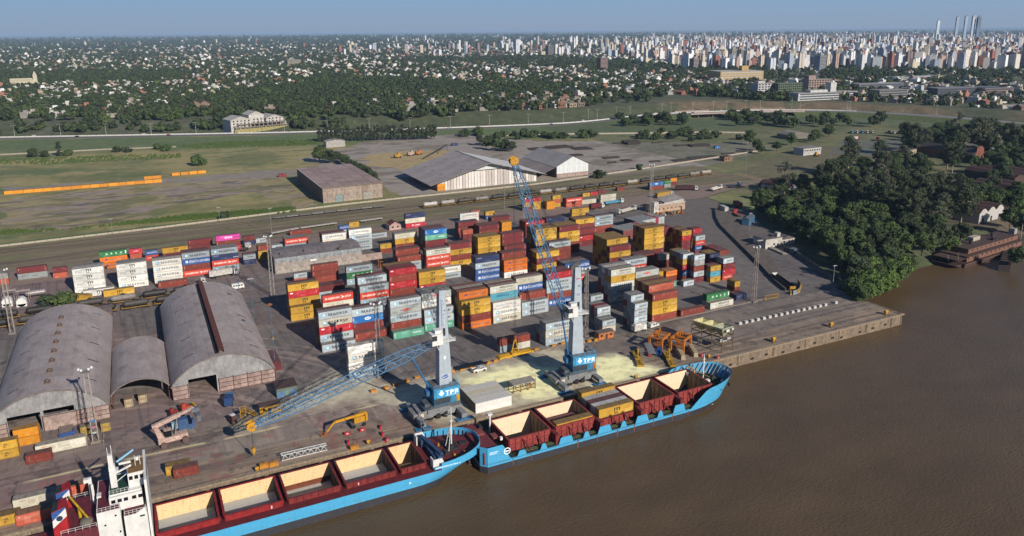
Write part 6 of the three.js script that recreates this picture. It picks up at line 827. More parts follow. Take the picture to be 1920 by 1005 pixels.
// cargo stands on the quay
{ const t = thing('stacked_white_box', 'large off-white covered container block on the quay between the cranes', 'container block', 82.6, 193.8); mesh('side', [bx(12.1, 3.1, .1, 6, 0, 0)], M('#e2e0da', { s: 5, corr: .3, bs: .02, soft: 1 }), t); mesh('end', [bx(.1, 3.1, 11.8, 0, 0, -5.9), bx(.1, 3.1, 11.8, 12.05, 0, -5.9), bx(12.1, 3.1, .1, 6, 0, -11.8)], M('#8a7f70', { s: 4 }), t); for (let k = 0; k < 4; k++) mesh('roof_panel', [bx(12.1, .12, 2.85, 6, 3.1, -1.48 - k * 2.95)], M(['#c9c6c0', '#c2beb6', '#c4bba6', '#c6c2bc'][k], { s: 4, soft: 1 }), t); }
{ const t = thing('steel_stage', 'brown steel staging with a pale deck standing on the sulphur dust', 'staging', 98.2, 200.2); mesh('deck', [bx(8, .25, 4, 4.4, 2.6, -2)], M('#aaa59c', { s: 3 }), t); mesh('frame', [...[.4, 3, 5.6, 8.2].flatMap((a) => [bx(.25, 2.6, .25, a, 0, -.2), bx(.25, 2.6, .25, a, 0, -3.8)]), bar([.4, .6, -.2], [8.2, .6, -.2], .2), bar([.4, 1.7, -.2], [8.2, 1.7, -.2], .2), bar([5.6, .3, -.2], [8.2, 2.5, -.2], .18), bar([8.4, 2.6, -.2], [8.4, 3.8, -.2], .1)], M('#8f6a34', { s: 2 }), t); mesh('stair', [bar([8.6, .2, -3], [6.4, 2.6, -3], .8, .12)], M('#7a5a34', { s: 2 }), t); }
{ // gangway: long white lattice bridge on the ground
  const t = thing('gangway', 'white lattice gangway lying on the quay near the ship', 'gangway'), A = [25.4, .3, -194.2], B = [37.6, .3, -194]; const [c, b] = truss([A[0], .9, A[2]], [B[0], .9, B[2]], 1.3, 1.5, 14, .09, .08); mesh('rail', c, white, t); mesh('lattice', b, white, t); mesh('deck', [bx(12.2, .1, 1.3, 31.5, .25, -194.1)], M('#8a8480', { s: 2 }), t); }
const blockY = M('#c98a2c', { s: 2 }), blockW = M('#cfccc6', { s: 2 });
{ const P0 = (() => { const t = thing('concrete_block', '', 'concrete block', 0, 0, 0, 0, 'white concrete blocks along the quay'); mesh('block', [prism([[-.75, 0], [.75, 0], [.68, .95], [-.68, .95]], .9, .04)], blockW, t); return t; })(); for (let i = 0; i < 17; i++) { const x = 203.4 + i * 3.05 + (i === 16 ? 3 : 0), D = 212.4 - i * .03, l = `white concrete block, ${nth(i)} in the quay line counted from the hopper`; if (!i) { P0.position.set(x, 0, -D); P0.userData.label = l; } else dup(P0, l, x, D, 0, .12 * (hash(i, 2) - .5)); }
  const Y0 = (() => { const t = thing('barrier_block', '', 'barrier block', 0, 0, 0, 0, 'orange barrier blocks along the kerb'); mesh('block', [prism([[-.9, 0], [.9, 0], [.8, .8], [-.8, .8]], .9, .04)], blockY, t); return t; })(); const kp = [[700, 735], [724, 729], [741, 723], [762, 716], [782, 710], [848, 698], [866, 694], [884, 689], [915, 682], [929, 678], [953, 671], [990, 661], [1005, 657], [1038, 650], [1055, 646], [1092, 643], [1104, 641], [1117, 639]]; kp.forEach(([a, b], i) => { const [x, D] = G(a, b), l = `orange barrier block, ${nth(i)} along the kerb counted from the sheds`; if (!i) { Y0.position.set(x, 0, -D); Y0.userData.label = l; } else dup(Y0, l, x, D, 0, .06); });
  [[495, 876, 'orange barrier block by the ship, nearer the gangway foot'], [513, 873, 'orange barrier block by the ship, closest to the white gangway'], [664, 842, 'orange barrier block beside the red barriers near the ship']].forEach(([a, b, l]) => { const [x, D] = G(a, b); dup(Y0, l, x, D, 0, .05, 1.35); });
  const R0 = (() => { const t = thing('road_barrier', '', 'road barrier', 0, 0, 0, 0, 'red plastic barriers around the quay pit'); mesh('block', [prism([[-.8, 0], [.8, 0], [.7, .8], [-.7, .8]], .5, .06)], M('#c22a38', { s: 2, r: .5 }), t); mesh('stripe', [bx(.5, .3, .66, 0, .3, 0)], white, t); return t; })(); [[651, 815, 'left corner of the pit'], [679, 808, 'middle of the far side'], [714, 803, 'far right corner'], [717, 816, 'right side'], [725, 827, 'near right corner'], [653, 832, 'near left corner']].forEach(([a, b, w], i) => { const [x, D] = G(a, b), l = `red plastic road barrier at the ${w} of the fenced quay pit`; if (!i) { R0.position.set(x, 0, -D); R0.userData.label = l; } else dup(R0, l, x, D, 0, [0, .2, 1.3, 1.5, .9, 1.4][i]); }); [[1316, 668, 'red plastic barrier on the quay below the hopper legs'], [1346, 672, 'red plastic barrier at the quay edge before the hopper']].forEach(([a, b, l]) => { const [x, D] = G(a, b); dup(R0, l, x, D, 0, .4); });
  const B0 = (() => { const t = thing('mooring_bollard', '', 'bollard', 0, 0, 0, 0, 'yellow mooring bollards on the quay edge'); mesh('base', [bx(1.3, .15, 1.1, 0, .01, 0)], M('#6f6250', { s: 2 }), t); mesh('head', [rod([0, .15, 0], [0, .8, 0], .3, .36, 12), wheel(.42, 1, 0, .85, 0, 'x', 12)], M('#c9981c', { s: 2 }), t); return t; })(); [[1329, 671, 'just past the bow of the far ship'], [1450, 641, 'second past the far ship bow'], [1558, 613, 'third past the far ship bow'], [1661, 590, 'at the river end of the quay'], [1195, 711, 'beside the far ship front hold'], [693, 836, 'behind the near ship foremost hold'], [484, 888, 'behind the near ship second hold']].forEach(([a, b, w], i) => { const [x, D] = G(a, b), l = `yellow mooring bollard ${w}`; if (!i) { B0.position.set(x, 0, -Math.max(D, 191.6)); B0.userData.label = l; } else dup(B0, l, x, Math.max(D, 191.6), 0, 0, i < 4 ? 1.5 : 1); });
}
// huts and bits by the sheds
smallHouse('site_cabin', 'yellow site cabin with a brown roof before the right barrel shed', 24.1, 222.4, 6.2, 3, 2.5, 0, '#c99a1e', '#5f4a44', { cat: 'cabin', win: [[1.3, 1.2, .8, .7], [4.6, 1.2, .8, .7]], door: [[2.9, .9, 1.9]] });
smallHouse('site_cabin', 'orange site cabin behind the raised boom crane', 145.9, 224.2, 6.6, 3, 2.5, 0, '#c4753a', '#7a6a62', { cat: 'cabin', win: [[1.2, 1.2, .9, .7], [5.2, 1.2, .9, .7]], door: [[3.4, .9, 1.9]] });
{ const s = smallHouse('utility_hut', 'green and blue utility hut with a rusty roof by the shed corner', 30.6, 231.4, 6.4, 6, 3.1, 0, '#6a7f74', '#54403c', { cat: 'hut' }); for (let k = 0; k < 5; k++) mesh('door', [bx(1.1, 2.1, .08, .8 + k * 1.2, .05, .05)], M(k === 2 ? '#7f9a86' : '#5f86b0', { s: 2 }), s); }
{ const t = thing('steel_stair', 'yellow steel access stair standing beside the yellow cabin', 'stair', 18.6, 222.6); const g = []; for (const z of [0, -1.6]) g.push(bar([0, 0, z], [0, 3.4, z], .14), bar([1.4, 0, z], [1.4, 3.4, z], .14), bar([0, 3.3, z], [1.6, 3.3, z], .12), bar([1.4, 2.2, z], [4.4, 0, z], .16), bar([1.4, 3.3, z], [4.4, 1.1, z], .09), bar([0, 1.6, z], [1.4, 1.6, z], .1), bar([0, 0, z], [1.4, 1.6, z], .08)); for (let k = 0; k < 7; k++) g.push(bx(.35, .06, 1.6, 1.6 + k * .42, 2.1 - k * .31, -.8)); mesh('stair_frame', g, M('#b98f22', { s: 2 }), t); mesh('platform', [bx(1.6, .1, 1.7, .7, 2.25, -.8)], M('#a8831f', { s: 2 }), t); }
{ const [x, D] = G(430, 758), t = thing('blue_lorry', 'old blue lorry parked at the right barrel shed front', 'lorry', x, D, 0, 1.4); mesh('body', [bx(4.6, 1.8, 2.4, -.4, .8, 0), bx(2, 1, 2.5, -1.6, 2.2, 0)], M('#24477c', { s: 2 }), t); mesh('cab', [bx(1.8, 2, 2.2, 2.6, .6, 0)], M('#4f7fae', { s: 2 }), t); mesh('cab_window', [bx(.1, .7, 1.8, 3.52, 1.6, 0)], glass, t); wheelsOf(t, [[-1.6, 1.1], [2.4, 1.1], [-1.6, -1.1], [2.4, -1.1]], .5, .35); }
{ const [x, D] = G(349, 775), t = thing('wheel_loader', 'orange and yellow loader standing by the canopy post', 'loader', x, D + 1, 0, .3); mesh('body', [bx(2.6, 1.3, 1.6, 0, .7, 0), bx(1.1, 1, 1.3, -.6, 2, 0)], M('#b8472a', { s: 2 }), t); mesh('arm', [bar([.8, 1.6, .7], [2.4, .7, .7], .25), bar([.8, 1.6, -.7], [2.4, .7, -.7], .25), bx(.6, 1.6, 2.6, 2.6, .2, 0)], M('#d0a01c', { s: 2 }), t); wheelsOf(t, [[-1, .9], [1, .9], [-1, -.9], [1, -.9]], .6, .4); }
{ const [x, D] = G(326, 782), t = thing('red_tractor', 'small red tractor beside the orange loader', 'tractor', x, D + 1, 0, .5); mesh('body', [bx(2.2, .9, 1, .2, .6, 0), bx(.9, 1.2, 1, -.6, 1.4, 0)], M('#9a2f28', { s: 2 }), t); wheelsOf(t, [[-.8, .7], [.9, .6], [-.8, -.7], [.9, -.6]], .55, .35); }
{ const [x, D] = G(436, 792), t = thing('red_tractor', 'dark red tractor standing apart before the yellow stair', 'tractor', x, D, 0, 1.9); mesh('body', [bx(2.4, .9, 1, .2, .6, 0), bx(.9, 1.2, 1, -.6, 1.4, 0)], M('#5d2f2f', { s: 2 }), t); mesh('canopy', [bx(1.3, .1, 1.3, -.6, 2.7, 0)], white, t); wheelsOf(t, [[-.8, .7], [.9, .6], [-.8, -.7], [.9, -.6]], .55, .35); }
for (const [px, py, l] of [[242, 760, 'tan wooden crate under the canopy with round vents'], [268, 752, 'tan wooden crate under the canopy with an open white side'], [161, 812, 'yellow wooden crate by the lattice mast foot'], [199, 805, 'yellow wooden crate right behind the lattice mast']]) { const [x, D] = G(px, py), t = thing('storage_crate', l, 'crate', x, D, 0, .05); mesh('box', [bx(2.4, 2.5, 2.4, 0, 0, 0)], M(px < 210 ? '#b59a4c' : '#b9a88c', { s: 2 }), t); mesh('lid', [bx(2.5, .12, 2.5, 0, 2.5, 0)], M('#8a7a68', { s: 2 }), t); mesh('batten', [bx(.15, 2.3, .1, -.9, .1, 1.22), bx(.15, 2.3, .1, .9, .1, 1.22), bx(1.8, .15, .1, 0, 1.2, 1.22)], M('#8f7a48', { s: 2 }), t); }
{ const [x, D] = G(126, 818), t = thing('flat_rack', 'grey flat rack with a blue frame before the shed door', 'flat rack', x, D, 0, .1); mesh('deck', [bx(3.6, .5, 8, 0, .3, -4)], M('#8c7f7a', { s: 3 }), t); mesh('end_frame', [bx(4, 1, .3, 0, .3, .2), bx(.3, 1.8, .3, 1.9, .3, .1)], M('#2d55a0', { s: 2 }), t); }
{ const [x, D] = G(1434, 563), t = thing('yellow_gate', 'yellow steel gate beside the rusty lattice mast', 'gate', x, D); mesh('gate_frame', [bar([0, .3, 0], [7.6, .3, 0], .15), bar([0, 1.9, 0], [7.6, 1.9, 0], .15), rod([0, 0, 0], [0, 2.1, 0], .14), rod([7.6, 0, 0], [7.6, 2.1, 0], .14)], yellowSteel, t); for (let k = 1; k < 16; k++) mesh('bar', [rod([k * .475, .3, 0], [k * .475, 1.9, 0], .05, .05, 5)], yellowSteel, t); }
{ const t = thing('curved_fence', 'curved yellow fence with a blue board at the bank end', 'fence'), P = pp(1482, 553, 1491, 552, 1498, 548, 1501, 540, 1496, 532); P.forEach(([x, D], i) => { mesh('post', [bx(.35, 2, .35, x, 0, -D)], yellowSteel, t); if (i) { const [u, w] = P[i - 1]; mesh('panel', [bar([u, 1.1, -w], [x, 1.1, -D], .08, 1.6)], M('#8f7a48', { s: 2 }), t); mesh('plinth', [bar([u, .2, -w], [x, .2, -D], .4, .4)], M('#b9a98c', { s: 2 }), t); } }); const [x, D] = P[1]; mesh('board', [bx(1.8, 1.8, .1, x - .8, .3, -D + .4)], M('#8f9fb0', { s: 2 }), t); }
{ // boundary fence along the trees
  const P = pp(1470, 470, 1490, 476, 1502, 486, 1524, 500, 1545, 516, 1562, 527), P2 = pp(1572, 528, 1580, 540, 1596, 550, 1614, 561); const mk = (P, label, col) => { const t = thing('boundary_fence', label, 'fence'); for (let i = 0; i < P.length - 1; i++) { const n = 4; for (let k = 0; k < n; k++) { const a = [lerp(P[i][0], P[i + 1][0], k / n), lerp(P[i][1], P[i + 1][1], k / n)], b = [lerp(P[i][0], P[i + 1][0], (k + 1) / n), lerp(P[i][1], P[i + 1][1], (k + 1) / n)]; mesh('post', [bx(.2, 2.4, .2, a[0], 0, -a[1])], M('#8a8a88', { s: 2 }), t); mesh('fence_panel', [bar([a[0], 1.1, -a[1]], [b[0], 1.1, -b[1]], .08, 2.1)], col, t); } } }; mk(P, 'grey panel fence between the gatehouse and the riverside trees', M('#5d6066', { s: 3 })); mk(P2, 'dark panel fence at the corner of the quay below the trees', M('#3c3f46', { s: 3 })); }
for (const [px, py, l] of [[783, 776, 'orange traffic cone near the lowered boom crane'], [922, 719, 'orange sawhorse marker standing on the sulphur dust']]) { const [x, D] = G(px, py), t = thing('traffic_cone', l, 'traffic cone', x, D); mesh('base', [bx(.6, .06, .6, 0, .01, 0)], dark, t); mesh('cone', [rod([0, .06, 0], [0, 1, 0], .25, .06, 12)], M('#d05a22', { plain: 1 }), t); mesh('stripe', [rod([0, .45, 0], [0, .65, 0], .19, .145, 12)], white, t); }
{ const [x, D] = G(455, 540), t = thing('white_minibus', 'white minibus parked on the grass by the warehouse mast', 'minibus', x - 2, D, 0, .08); mesh('body', [prism([[-2.6, .4], [2.6, .4], [2.6, 1.6], [2.2, 2.5], [-2.6, 2.5]], 1.9, .06)], white, t); for (let k = 0; k < 4; k++) mesh('side_window', [bx(.85, .6, 2.06, -1.7 + k * 1.1, 1.5, 0)], glass, t); wheelsOf(t, [[-1.6, .9], [1.6, .9], [-1.6, -.9], [1.6, -.9]], .36, .24); }
for (const [i, px] of [[0, 15], [1, 42]]) { const [x, D] = G(px, 573), t = thing('storage_tank_set', i ? 'white arched tank with steel gantry, right of the pair by the mast' : 'white arched tank with steel gantry, left of the pair by the mast', 'tank', x, D); mesh('tank', [wheel(1.9, 3.2, 0, 1.9, 0, 'z', 20), bx(3.8, 1.2, 3.2, 0, 0, 0)], white, t); mesh('gantry', [...[-2.2, 2.2].flatMap((a) => [-4, -9].map((z) => rod([a, 0, z], [a, 4, z], .1))), bx(5, .3, 1.6, 0, 4, -9), bar([-2.2, 4, -4], [-2.2, 4, -9], .15), bar([2.2, 4, -4], [2.2, 4, -9], .15), rod([0, 4.2, -9], [0, 6, -9], .06)], M('#b8a8a2', { s: 2 }), t); }
{ const [x, D] = G(68, 556), t = thing('silver_tank', 'silver horizontal tank trailer on the reddish yard', 'tank trailer', x, D, 0, .05); mesh('tank', [new THREE.CapsuleGeometry(1.1, 6, 4, 14).rotateZ(Math.PI / 2).translate(0, 1.9, 0)], M('#b5aeb0', { s: 3, r: .35, m: .3 }), t); mesh('stand', [bx(5, .3, 1, 0, .6, 0), bx(.3, .8, 1, -2, 0, 0), bx(.3, .8, 1, 2, 0, 0)], dark, t); wheelsOf(t, [[-2.2, .9], [-2.2, -.9]], .45, .3); }
{ const t = thing('pallet_frame', 'orange gantry frame beside the warehouse annex', 'frame', ...G(713, 503)); mesh('frame', [...[0, 2.6, 5].flatMap((a) => [rod([a, 0, 0], [a, 3.4, 0], .14), rod([a, 0, -3], [a, 3.4, -3], .14)]), bar([0, 3.3, 0], [5, 3.3, 0], .2), bar([0, 3.3, -3], [5, 3.3, -3], .2), bar([0, 1.6, 0], [5, 1.6, 0], .16), bar([0, 0, 0], [2.6, 3.3, 0], .12)], orangeSteel, t); mesh('white_post', [rod([7.6, 0, 0], [7.6, 6.6, 0], .14), rod([9.4, 0, 0], [9.4, 6.4, 0], .14)], white, t); }
{ // scrap and machine parts before the office
  const cols = ['#c48a2a', '#9a5a34', '#d2cdc6', '#3a3634', '#b56a24', '#8a8680'], bits = ['yellow machine frame', 'rusty scrap skip', 'white parked car body', 'black engine block', 'orange scrap hoist', 'grey pipe bundle', 'brown scrap skip', 'pale tarpaulin heap']; bits.forEach((b, i) => { const [x, D] = G(1232 + i * 6.6, 403 + (i % 3) - i * .5), t = thing('scrap_item', `${b} in the scrap row before the yard office`, 'scrap', x, D, 0, hash(i, 1) * 2); mesh('body', [bx(2.2, .9 + hash(i, 4) * .6, 1.4, 0, .1, 0), bx(1, .8, 1, .6, .9, 0)], M(cols[i % 6], { s: 2 }), t); mesh('arm', [bar([-1, .4, .5], [.6, 1.9, .2], .2), bar([-1.2, .2, -.5], [1.2, .3, -.6], .2)], M(cols[(i + 3) % 6], { s: 2 }), t); });
}
// dark pipes and rails stacked on the gravel yard
{ const piles = [[1020, 281, 26, 8, 1], [1055, 278, 26, 9, 1], [1095, 281, 20, 9, 1], [1085, 293, 14, 6, 1], [1150, 297, 18, 4, 1], [1178, 302, 10, 4, 1], [1150, 306, 10, 3, 1], [1190, 271, 18, 9, 3], [1280, 274, 18, 4, 1], [1315, 275, 22, 6, 2], [1290, 302, 26, 5, 1], [1325, 297, 30, 6, 1], [1370, 289, 16, 3, 1], [1395, 284, 14, 3, 1], [1160, 269, 14, 2, 1], [1235, 268, 16, 2, 1], [1230, 304, 12, 3, 1]];
  piles.forEach(([px, py, L, n, h], i) => { const [x, D] = G(px, py), t = thing('pipe_pile', `dark pile of long pipes on the gravel yard, ${nth(i)} from the gabled sheds`, 'pipe pile', x, D, 0, .3 * (hash(i, 9) - .5) - .1, 'piles of dark pipes on the gravel yard'); for (let k = 0; k < n; k++) for (let j = 0; j < h; j++) mesh('pipe', [rod([-L / 2 + hash(k, i) * 2, .5 + j * .9, -k * 1.9], [L / 2 - hash(k, i + 4) * 3, .5 + j * .9, -k * 1.9], .5, .5, 6)], M(k % 3 ? '#2c2522' : '#3d322d', { s: 3 }), t); }); }
for (const [i, px, py, w] of [[0, 638, 288, 'left of the pine row on the gravel']]) smallHouse('corrugated_shed', 'grey corrugated shed left of the pine row', G(612, 277)[0], G(612, 277)[1], 19, 10, 6, 1.6, '#b4b1ad', '#918d8a', { cat: 'shed' });
{ const t = thing('conveyor', 'long inclined dark conveyor resting on the gravel yard', 'conveyor'), A = G(792, 299), B = G(838, 282); mesh('belt', [bar([A[0], .6, -A[1]], [B[0], 5.5, -B[1]], 1.2, .5)], M('#3a3838', { s: 3 }), t); mesh('support', [rod([lerp(A[0], B[0], .6), 0, -lerp(A[1], B[1], .6)], [lerp(A[0], B[0], .8), 4.4, -lerp(A[1], B[1], .8)], .2), rod([B[0], 0, -B[1] + 1], [B[0], 5.2, -B[1]], .2)], M('#4a4644', { s: 3 }), t); }
[['pink and white', '#c0a89c', 770, 292], ['yellow', '#bd9434', 746, 296], ['orange', '#b87a3a', 785, 290]].forEach(([n, c, px, py], i) => { const [x, D] = G(px, py), t = thing('field_machine', `${n} seed loading machine on the straw coloured ground`, 'machine', x, D, 0, .1); mesh('body', [bx(6, 2.6, 3, 0, .8, 0), bx(2, 1.4, 2, 1, 3.4, 0)], M(c, { s: 3 }), t); mesh('chute', [bar([-3, 2.8, 0], [-6, .6, 0], .6)], M('#8a6a3c', { s: 2 }), t); wheelsOf(t, [[-2, 1.5], [2, 1.5]], .8, .4); });
for (const [px, py, l] of [[1556, 243, 'small brick ruin beside the sidings'], [1358, 303, 'roofless brick hut at the edge of the gravel yard']].slice(1)) smallHouse('brick_hut', l, ...G(px, py), 9, 6, 4, 0, '#8f6f5a', '#5a4438', { cat: 'hut', win: [[2, 1.4, 1.2, 1.2], [5, 1.4, 1.2, 1.2]] });
// ---------- trees ----------
const barkM = M('#5a4c40', { s: 2 }), barkPale = M('#a39684', { s: 2 });
const leafMat = (tint) => { const m = new THREE.MeshStandardMaterial({ color: tint, vertexColors: true, roughness: .95, side: THREE.DoubleSide }); return m; };
const LEAF = { dark: leafMat('#323f26'), mid: leafMat('#3f4f29'), light: leafMat('#52682f'), pine: leafMat('#2d342a'), euc: leafMat('#424935'), grey: leafMat('#505347') };
function leaves(o) { // leaf-sized faces in clumps spread through the crown
  const P = [], C = [], N = []; let s0 = seed; seed = o.seed * 977;
  for (let k = 0; k < o.clumps; k++) {
    const a = rr(0, 6.283), u = Math.pow(rnd(), .5), v = rr(-1, 1), f = Math.sqrt(Math.max(0, 1 - v * v)) * u, cx = o.rx * f * Math.cos(a), cz = o.rx * f * Math.sin(a), cyy = o.y + o.ry * v * (.75 + .25 * u), r = rr(o.r[0], o.r[1]), tone = rr(.72, 1.22);
    for (let i = 0; i < o.n; i++) {
      const t = rr(0, 6.283), w = rr(-.75, 1), q = Math.sqrt(1 - w * w), rad = r * Math.pow(rnd(), .3), dx = q * Math.cos(t), dz = q * Math.sin(t), x = cx + dx * rad, y = cyy + w * rad * .8, z = cz + dz * rad;
      const d = V(dx + rr(-.6, .6), w + rr(-.4, .8), dz + rr(-.6, .6)).normalize(), e = V(rr(-1, 1), rr(-1, 1), rr(-1, 1)).cross(d).normalize(), g = d.clone().cross(e), L = rr(o.leaf[0], o.leaf[1]), c = tone * rr(.8, 1.2), col = [c * rr(.9, 1.15), c, c * rr(.75, 1.05)];
      const A = [x - e.x * L, y - e.y * L, z - e.z * L], B = [x + g.x * L * .8, y + g.y * L * .8, z + g.z * L * .8], D = [x + e.x * L, y + e.y * L, z + e.z * L], E = [x - g.x * L * .8, y - g.y * L * .8, z - g.z * L * .8];
      P.push(...A, ...B, ...D, ...A, ...D, ...E); for (let j = 0; j < 6; j++) { C.push(...col); N.push(-d.x, -d.y, -d.z); }
    }
  }
  seed = s0; const b = new THREE.BufferGeometry(); b.setAttribute('position', new THREE.Float32BufferAttribute(P, 3)); b.setAttribute('normal', new THREE.Float32BufferAttribute(N, 3)); b.setAttribute('color', new THREE.Float32BufferAttribute(C, 3)); return b;
}
function limbs(h, rx, r, n, sd) { const s0 = seed; seed = sd * 131; const g = [rod([0, -.6, 0], [rr(-.3, .3), h * .55, rr(-.3, .3)], r, r * .6, 7)]; for (let k = 0; k < n; k++) { const a = k / n * 6.283 + rr(0, .8), y = h * rr(.25, .5), R = rx * rr(.5, .9); g.push(rod([0, y, 0], [R * .5 * Math.cos(a), y + h * .2, R * .5 * Math.sin(a)], r * .5, r * .32, 5), rod([R * .5 * Math.cos(a), y + h * .2, R * .5 * Math.sin(a)], [R * Math.cos(a), h * rr(.6, .85), R * Math.sin(a)], r * .32, r * .1, 5)); } seed = s0; return merge(g); }
const treeGeo = {};
const KIND = { // height, crown shape
  broad: { h: 11, o: { clumps: 34, n: 95, rx: 4.6, ry: 3.6, y: 6.6, r: [1.3, 2.3], leaf: [.28, .52] }, r: .32, mats: ['dark', 'mid'] },
  willow: { h: 8, o: { clumps: 30, n: 95, rx: 3.8, ry: 3.2, y: 3.9, r: [1.2, 2], leaf: [.25, .5] }, r: .22, mats: ['light', 'mid'] },
  tall: { h: 22, o: { clumps: 40, n: 90, rx: 6.2, ry: 7.5, y: 13.5, r: [1.5, 2.9], leaf: [.3, .58] }, r: .5, mats: ['euc', 'dark'], pale: 1 },
  airy: { h: 24, o: { clumps: 22, n: 60, rx: 5.6, ry: 8, y: 15, r: [1.1, 2.2], leaf: [.28, .5] }, r: .42, mats: ['grey', 'euc'], pale: 1 },
  pine: { h: 15, o: { clumps: 30, n: 55, rx: 2.2, ry: 6.4, y: 8, r: [.9, 1.6], leaf: [.35, .6] }, r: .25, mats: ['pine', 'dark'] },
  shrub: { h: 4, o: { clumps: 16, n: 60, rx: 3, ry: 1.5, y: 1.7, r: [.9, 1.5], leaf: [.3, .55] }, r: .14, mats: ['mid', 'dark'] },
  far: { h: 10, o: { clumps: 20, n: 34, rx: 4.6, ry: 3.2, y: 5.6, r: [1.6, 2.6], leaf: [.6, 1.05] }, r: .3, mats: ['dark', 'mid'] },
};
const treeProto = {};
function tree(kind, label, x, D, s = 1, group, y = 0) {
  const v = Math.floor(hash(Math.round(x * 3), Math.round(D * 5)) * 4), key = kind + v, K = KIND[kind];
  const turn = hash(Math.round(x * 5), Math.round(D)) * 6.28, sy = s * (.88 + .28 * hash(Math.round(D * 3), Math.round(x))), sc = [s, sy, s];
  let o = treeProto[key];
  if (!o) { o = treeProto[key] = thing(kind === 'shrub' ? 'bush' : kind === 'pine' ? 'pine_tree' : 'tree', label, kind === 'shrub' ? 'bush' : 'tree'); mesh('crown', leaves({ ...K.o, seed: v * 7 + kind.length * 13 + 3 }), LEAF[K.mats[v % 2]], o); mesh('trunk', limbs(K.h, K.o.rx, K.r, kind === 'shrub' ? 3 : 6, v + kind.length), K.pale ? barkPale : barkM, o); o.position.set(x, y, -D); o.rotation.y = turn; o.scale.set(...sc); }
  else { o = dup(o, label, x, D, y, turn, sc); }
  if (group) o.userData.group = group; else delete o.userData.group; return o;
}
function scatter(poly, n, gap, seed0) { const P = pp(...poly), xs = P.map((p) => p[0]), ds = P.map((p) => p[1]), out = []; let s0 = seed; seed = seed0; const a = [Math.min(...xs), Math.max(...xs), Math.min(...ds), Math.max(...ds)]; for (let k = 0; k < 9000 && out.length < n; k++) { const x = rr(a[0], a[1]), D = rr(a[2], a[3]); if (inPoly(P, x, D) && out.every((q) => (q[0] - x) ** 2 + (q[1] - D) ** 2 > gap * gap)) out.push([x, D]); } seed = s0; return out.sort((p, q) => p[1] - q[1]); }
const landY = (x, D) => x > 268 ? -.4 - 5.6 * clamp(1 - (D - shoreD(x)) / 14) : 0;
{ // wood on the river bank, right of the quay
  scatter([1618, 566, 1650, 556, 1690, 528, 1712, 508, 1690, 494, 1650, 505, 1620, 530, 1600, 548], 34, 5, 11).forEach(([x, D], i) => tree('willow', `bright green waterside tree, ${nth(i)} inland along the wood's river edge`, x, D + 1.5, rr(.85, 1.15), 'waterside trees of the bank wood', -.5));
  scatter([1440, 425, 1475, 432, 1520, 462, 1560, 498, 1600, 535, 1640, 512, 1690, 490, 1740, 480, 1790, 462, 1760, 440, 1680, 440, 1600, 420, 1500, 400, 1420, 388], 66, 7.4, 12).forEach(([x, D], i) => tree(i % 3 === 1 ? 'willow' : 'broad', `green tree in the dense bank wood, ${nth(i)} inland from the fence corner`, x, D, rr(.95, 1.4), 'dense trees of the bank wood'));
  scatter([1600, 410, 1680, 436, 1760, 440, 1810, 436, 1835, 410, 1800, 380, 1720, 370, 1640, 380], 30, 8.4, 13).forEach(([x, D], i) => tree('tall', `tall dark gum tree rising from the bank wood, ${nth(i)} inland of the group`, x, D, rr(.85, 1.12), 'tall gum trees of the bank wood'));
  scatter([1395, 372, 1450, 378, 1540, 395, 1620, 392, 1700, 362, 1640, 345, 1560, 352, 1490, 350, 1430, 362], 34, 8, 14).forEach(([x, D], i) => tree('broad', `broad dark tree behind the bank wood, ${nth(i)} inland from the lorry road`, x, D, rr(.8, 1.2), 'broad trees behind the bank wood'));
  [[1470, 365, 'airy', 1.05, 'gaunt tall gum tree beside the sidings, left of the brown roofs'], [1552, 372, 'tall', 1.25, 'tall dark gum tree standing before the lorry park'], [1572, 362, 'tall', 1.1, 'second tall gum tree before the lorry park'], [1535, 350, 'broad', 1.1, 'round tree by the white flat building'], [1640, 388, 'airy', 1.3, 'sparse grey gum tree before the old white building'], [1668, 382, 'airy', 1.2, 'sparse grey gum tree right of its taller twin'], [1622, 352, 'broad', 1.1, 'round tree below the lorry park fence'], [1720, 350, 'broad', 1.4, 'round green tree before the long dark roofed hall'], [1745, 360, 'broad', 1.2, 'second round tree before the long dark roofed hall'], [1880, 345, 'broad', 1.3, 'leafy tree left of the brick gabled facade'], [1860, 350, 'broad', 1.2, 'leafy tree close to the rusty barrel roofs'], [1830, 285, 'tall', 1.5, 'huge dark tree behind the long roofed hall, highest of the right side'], [1850, 275, 'tall', 1.4, 'huge dark tree beside the highest one on the right'], [1795, 262, 'airy', 1.2, 'bare grey tree between the arched hangar and the huge tree'], [1915, 300, 'tall', 1.3, 'tall dark tree cut by the right frame edge'], [1900, 318, 'broad', 1.4, 'broad dark tree at the right frame edge'], [1893, 425, 'broad', 1.1, 'dark tree right of the peeling white sheds'], [1915, 440, 'broad', 1.2, 'dark tree at the frame edge above the rusty barge'], [1826, 395, 'broad', 1, 'tree touching the left end of the peeling white sheds'], [1843, 372, 'broad', 1, 'tree behind the peeling white sheds'], [1915, 400, 'willow', 1.2, 'bushy tree below the rusty brown roofs'], [1908, 492, 'willow', 1, 'small leafy tree on the bank beyond the rusty barge'], [1800, 452, 'broad', 1, 'tree overhanging the rusty barge bow'], [1780, 470, 'willow', 1, 'leafy tree left of the rusty barge']].forEach(([px, py, k, s, l]) => { const [x, D] = G(px, py); tree(k, l, x, D, s, null, -.1); });
  scatter([1690, 250, 1780, 246, 1830, 262, 1760, 270, 1700, 266], 14, 9, 15).forEach(([x, D], i) => tree('broad', `dark tree before the motorway slope, ${nth(i)} inland beside the arched hangar`, x, D, rr(1, 1.4), 'dark trees by the arched hangar'));
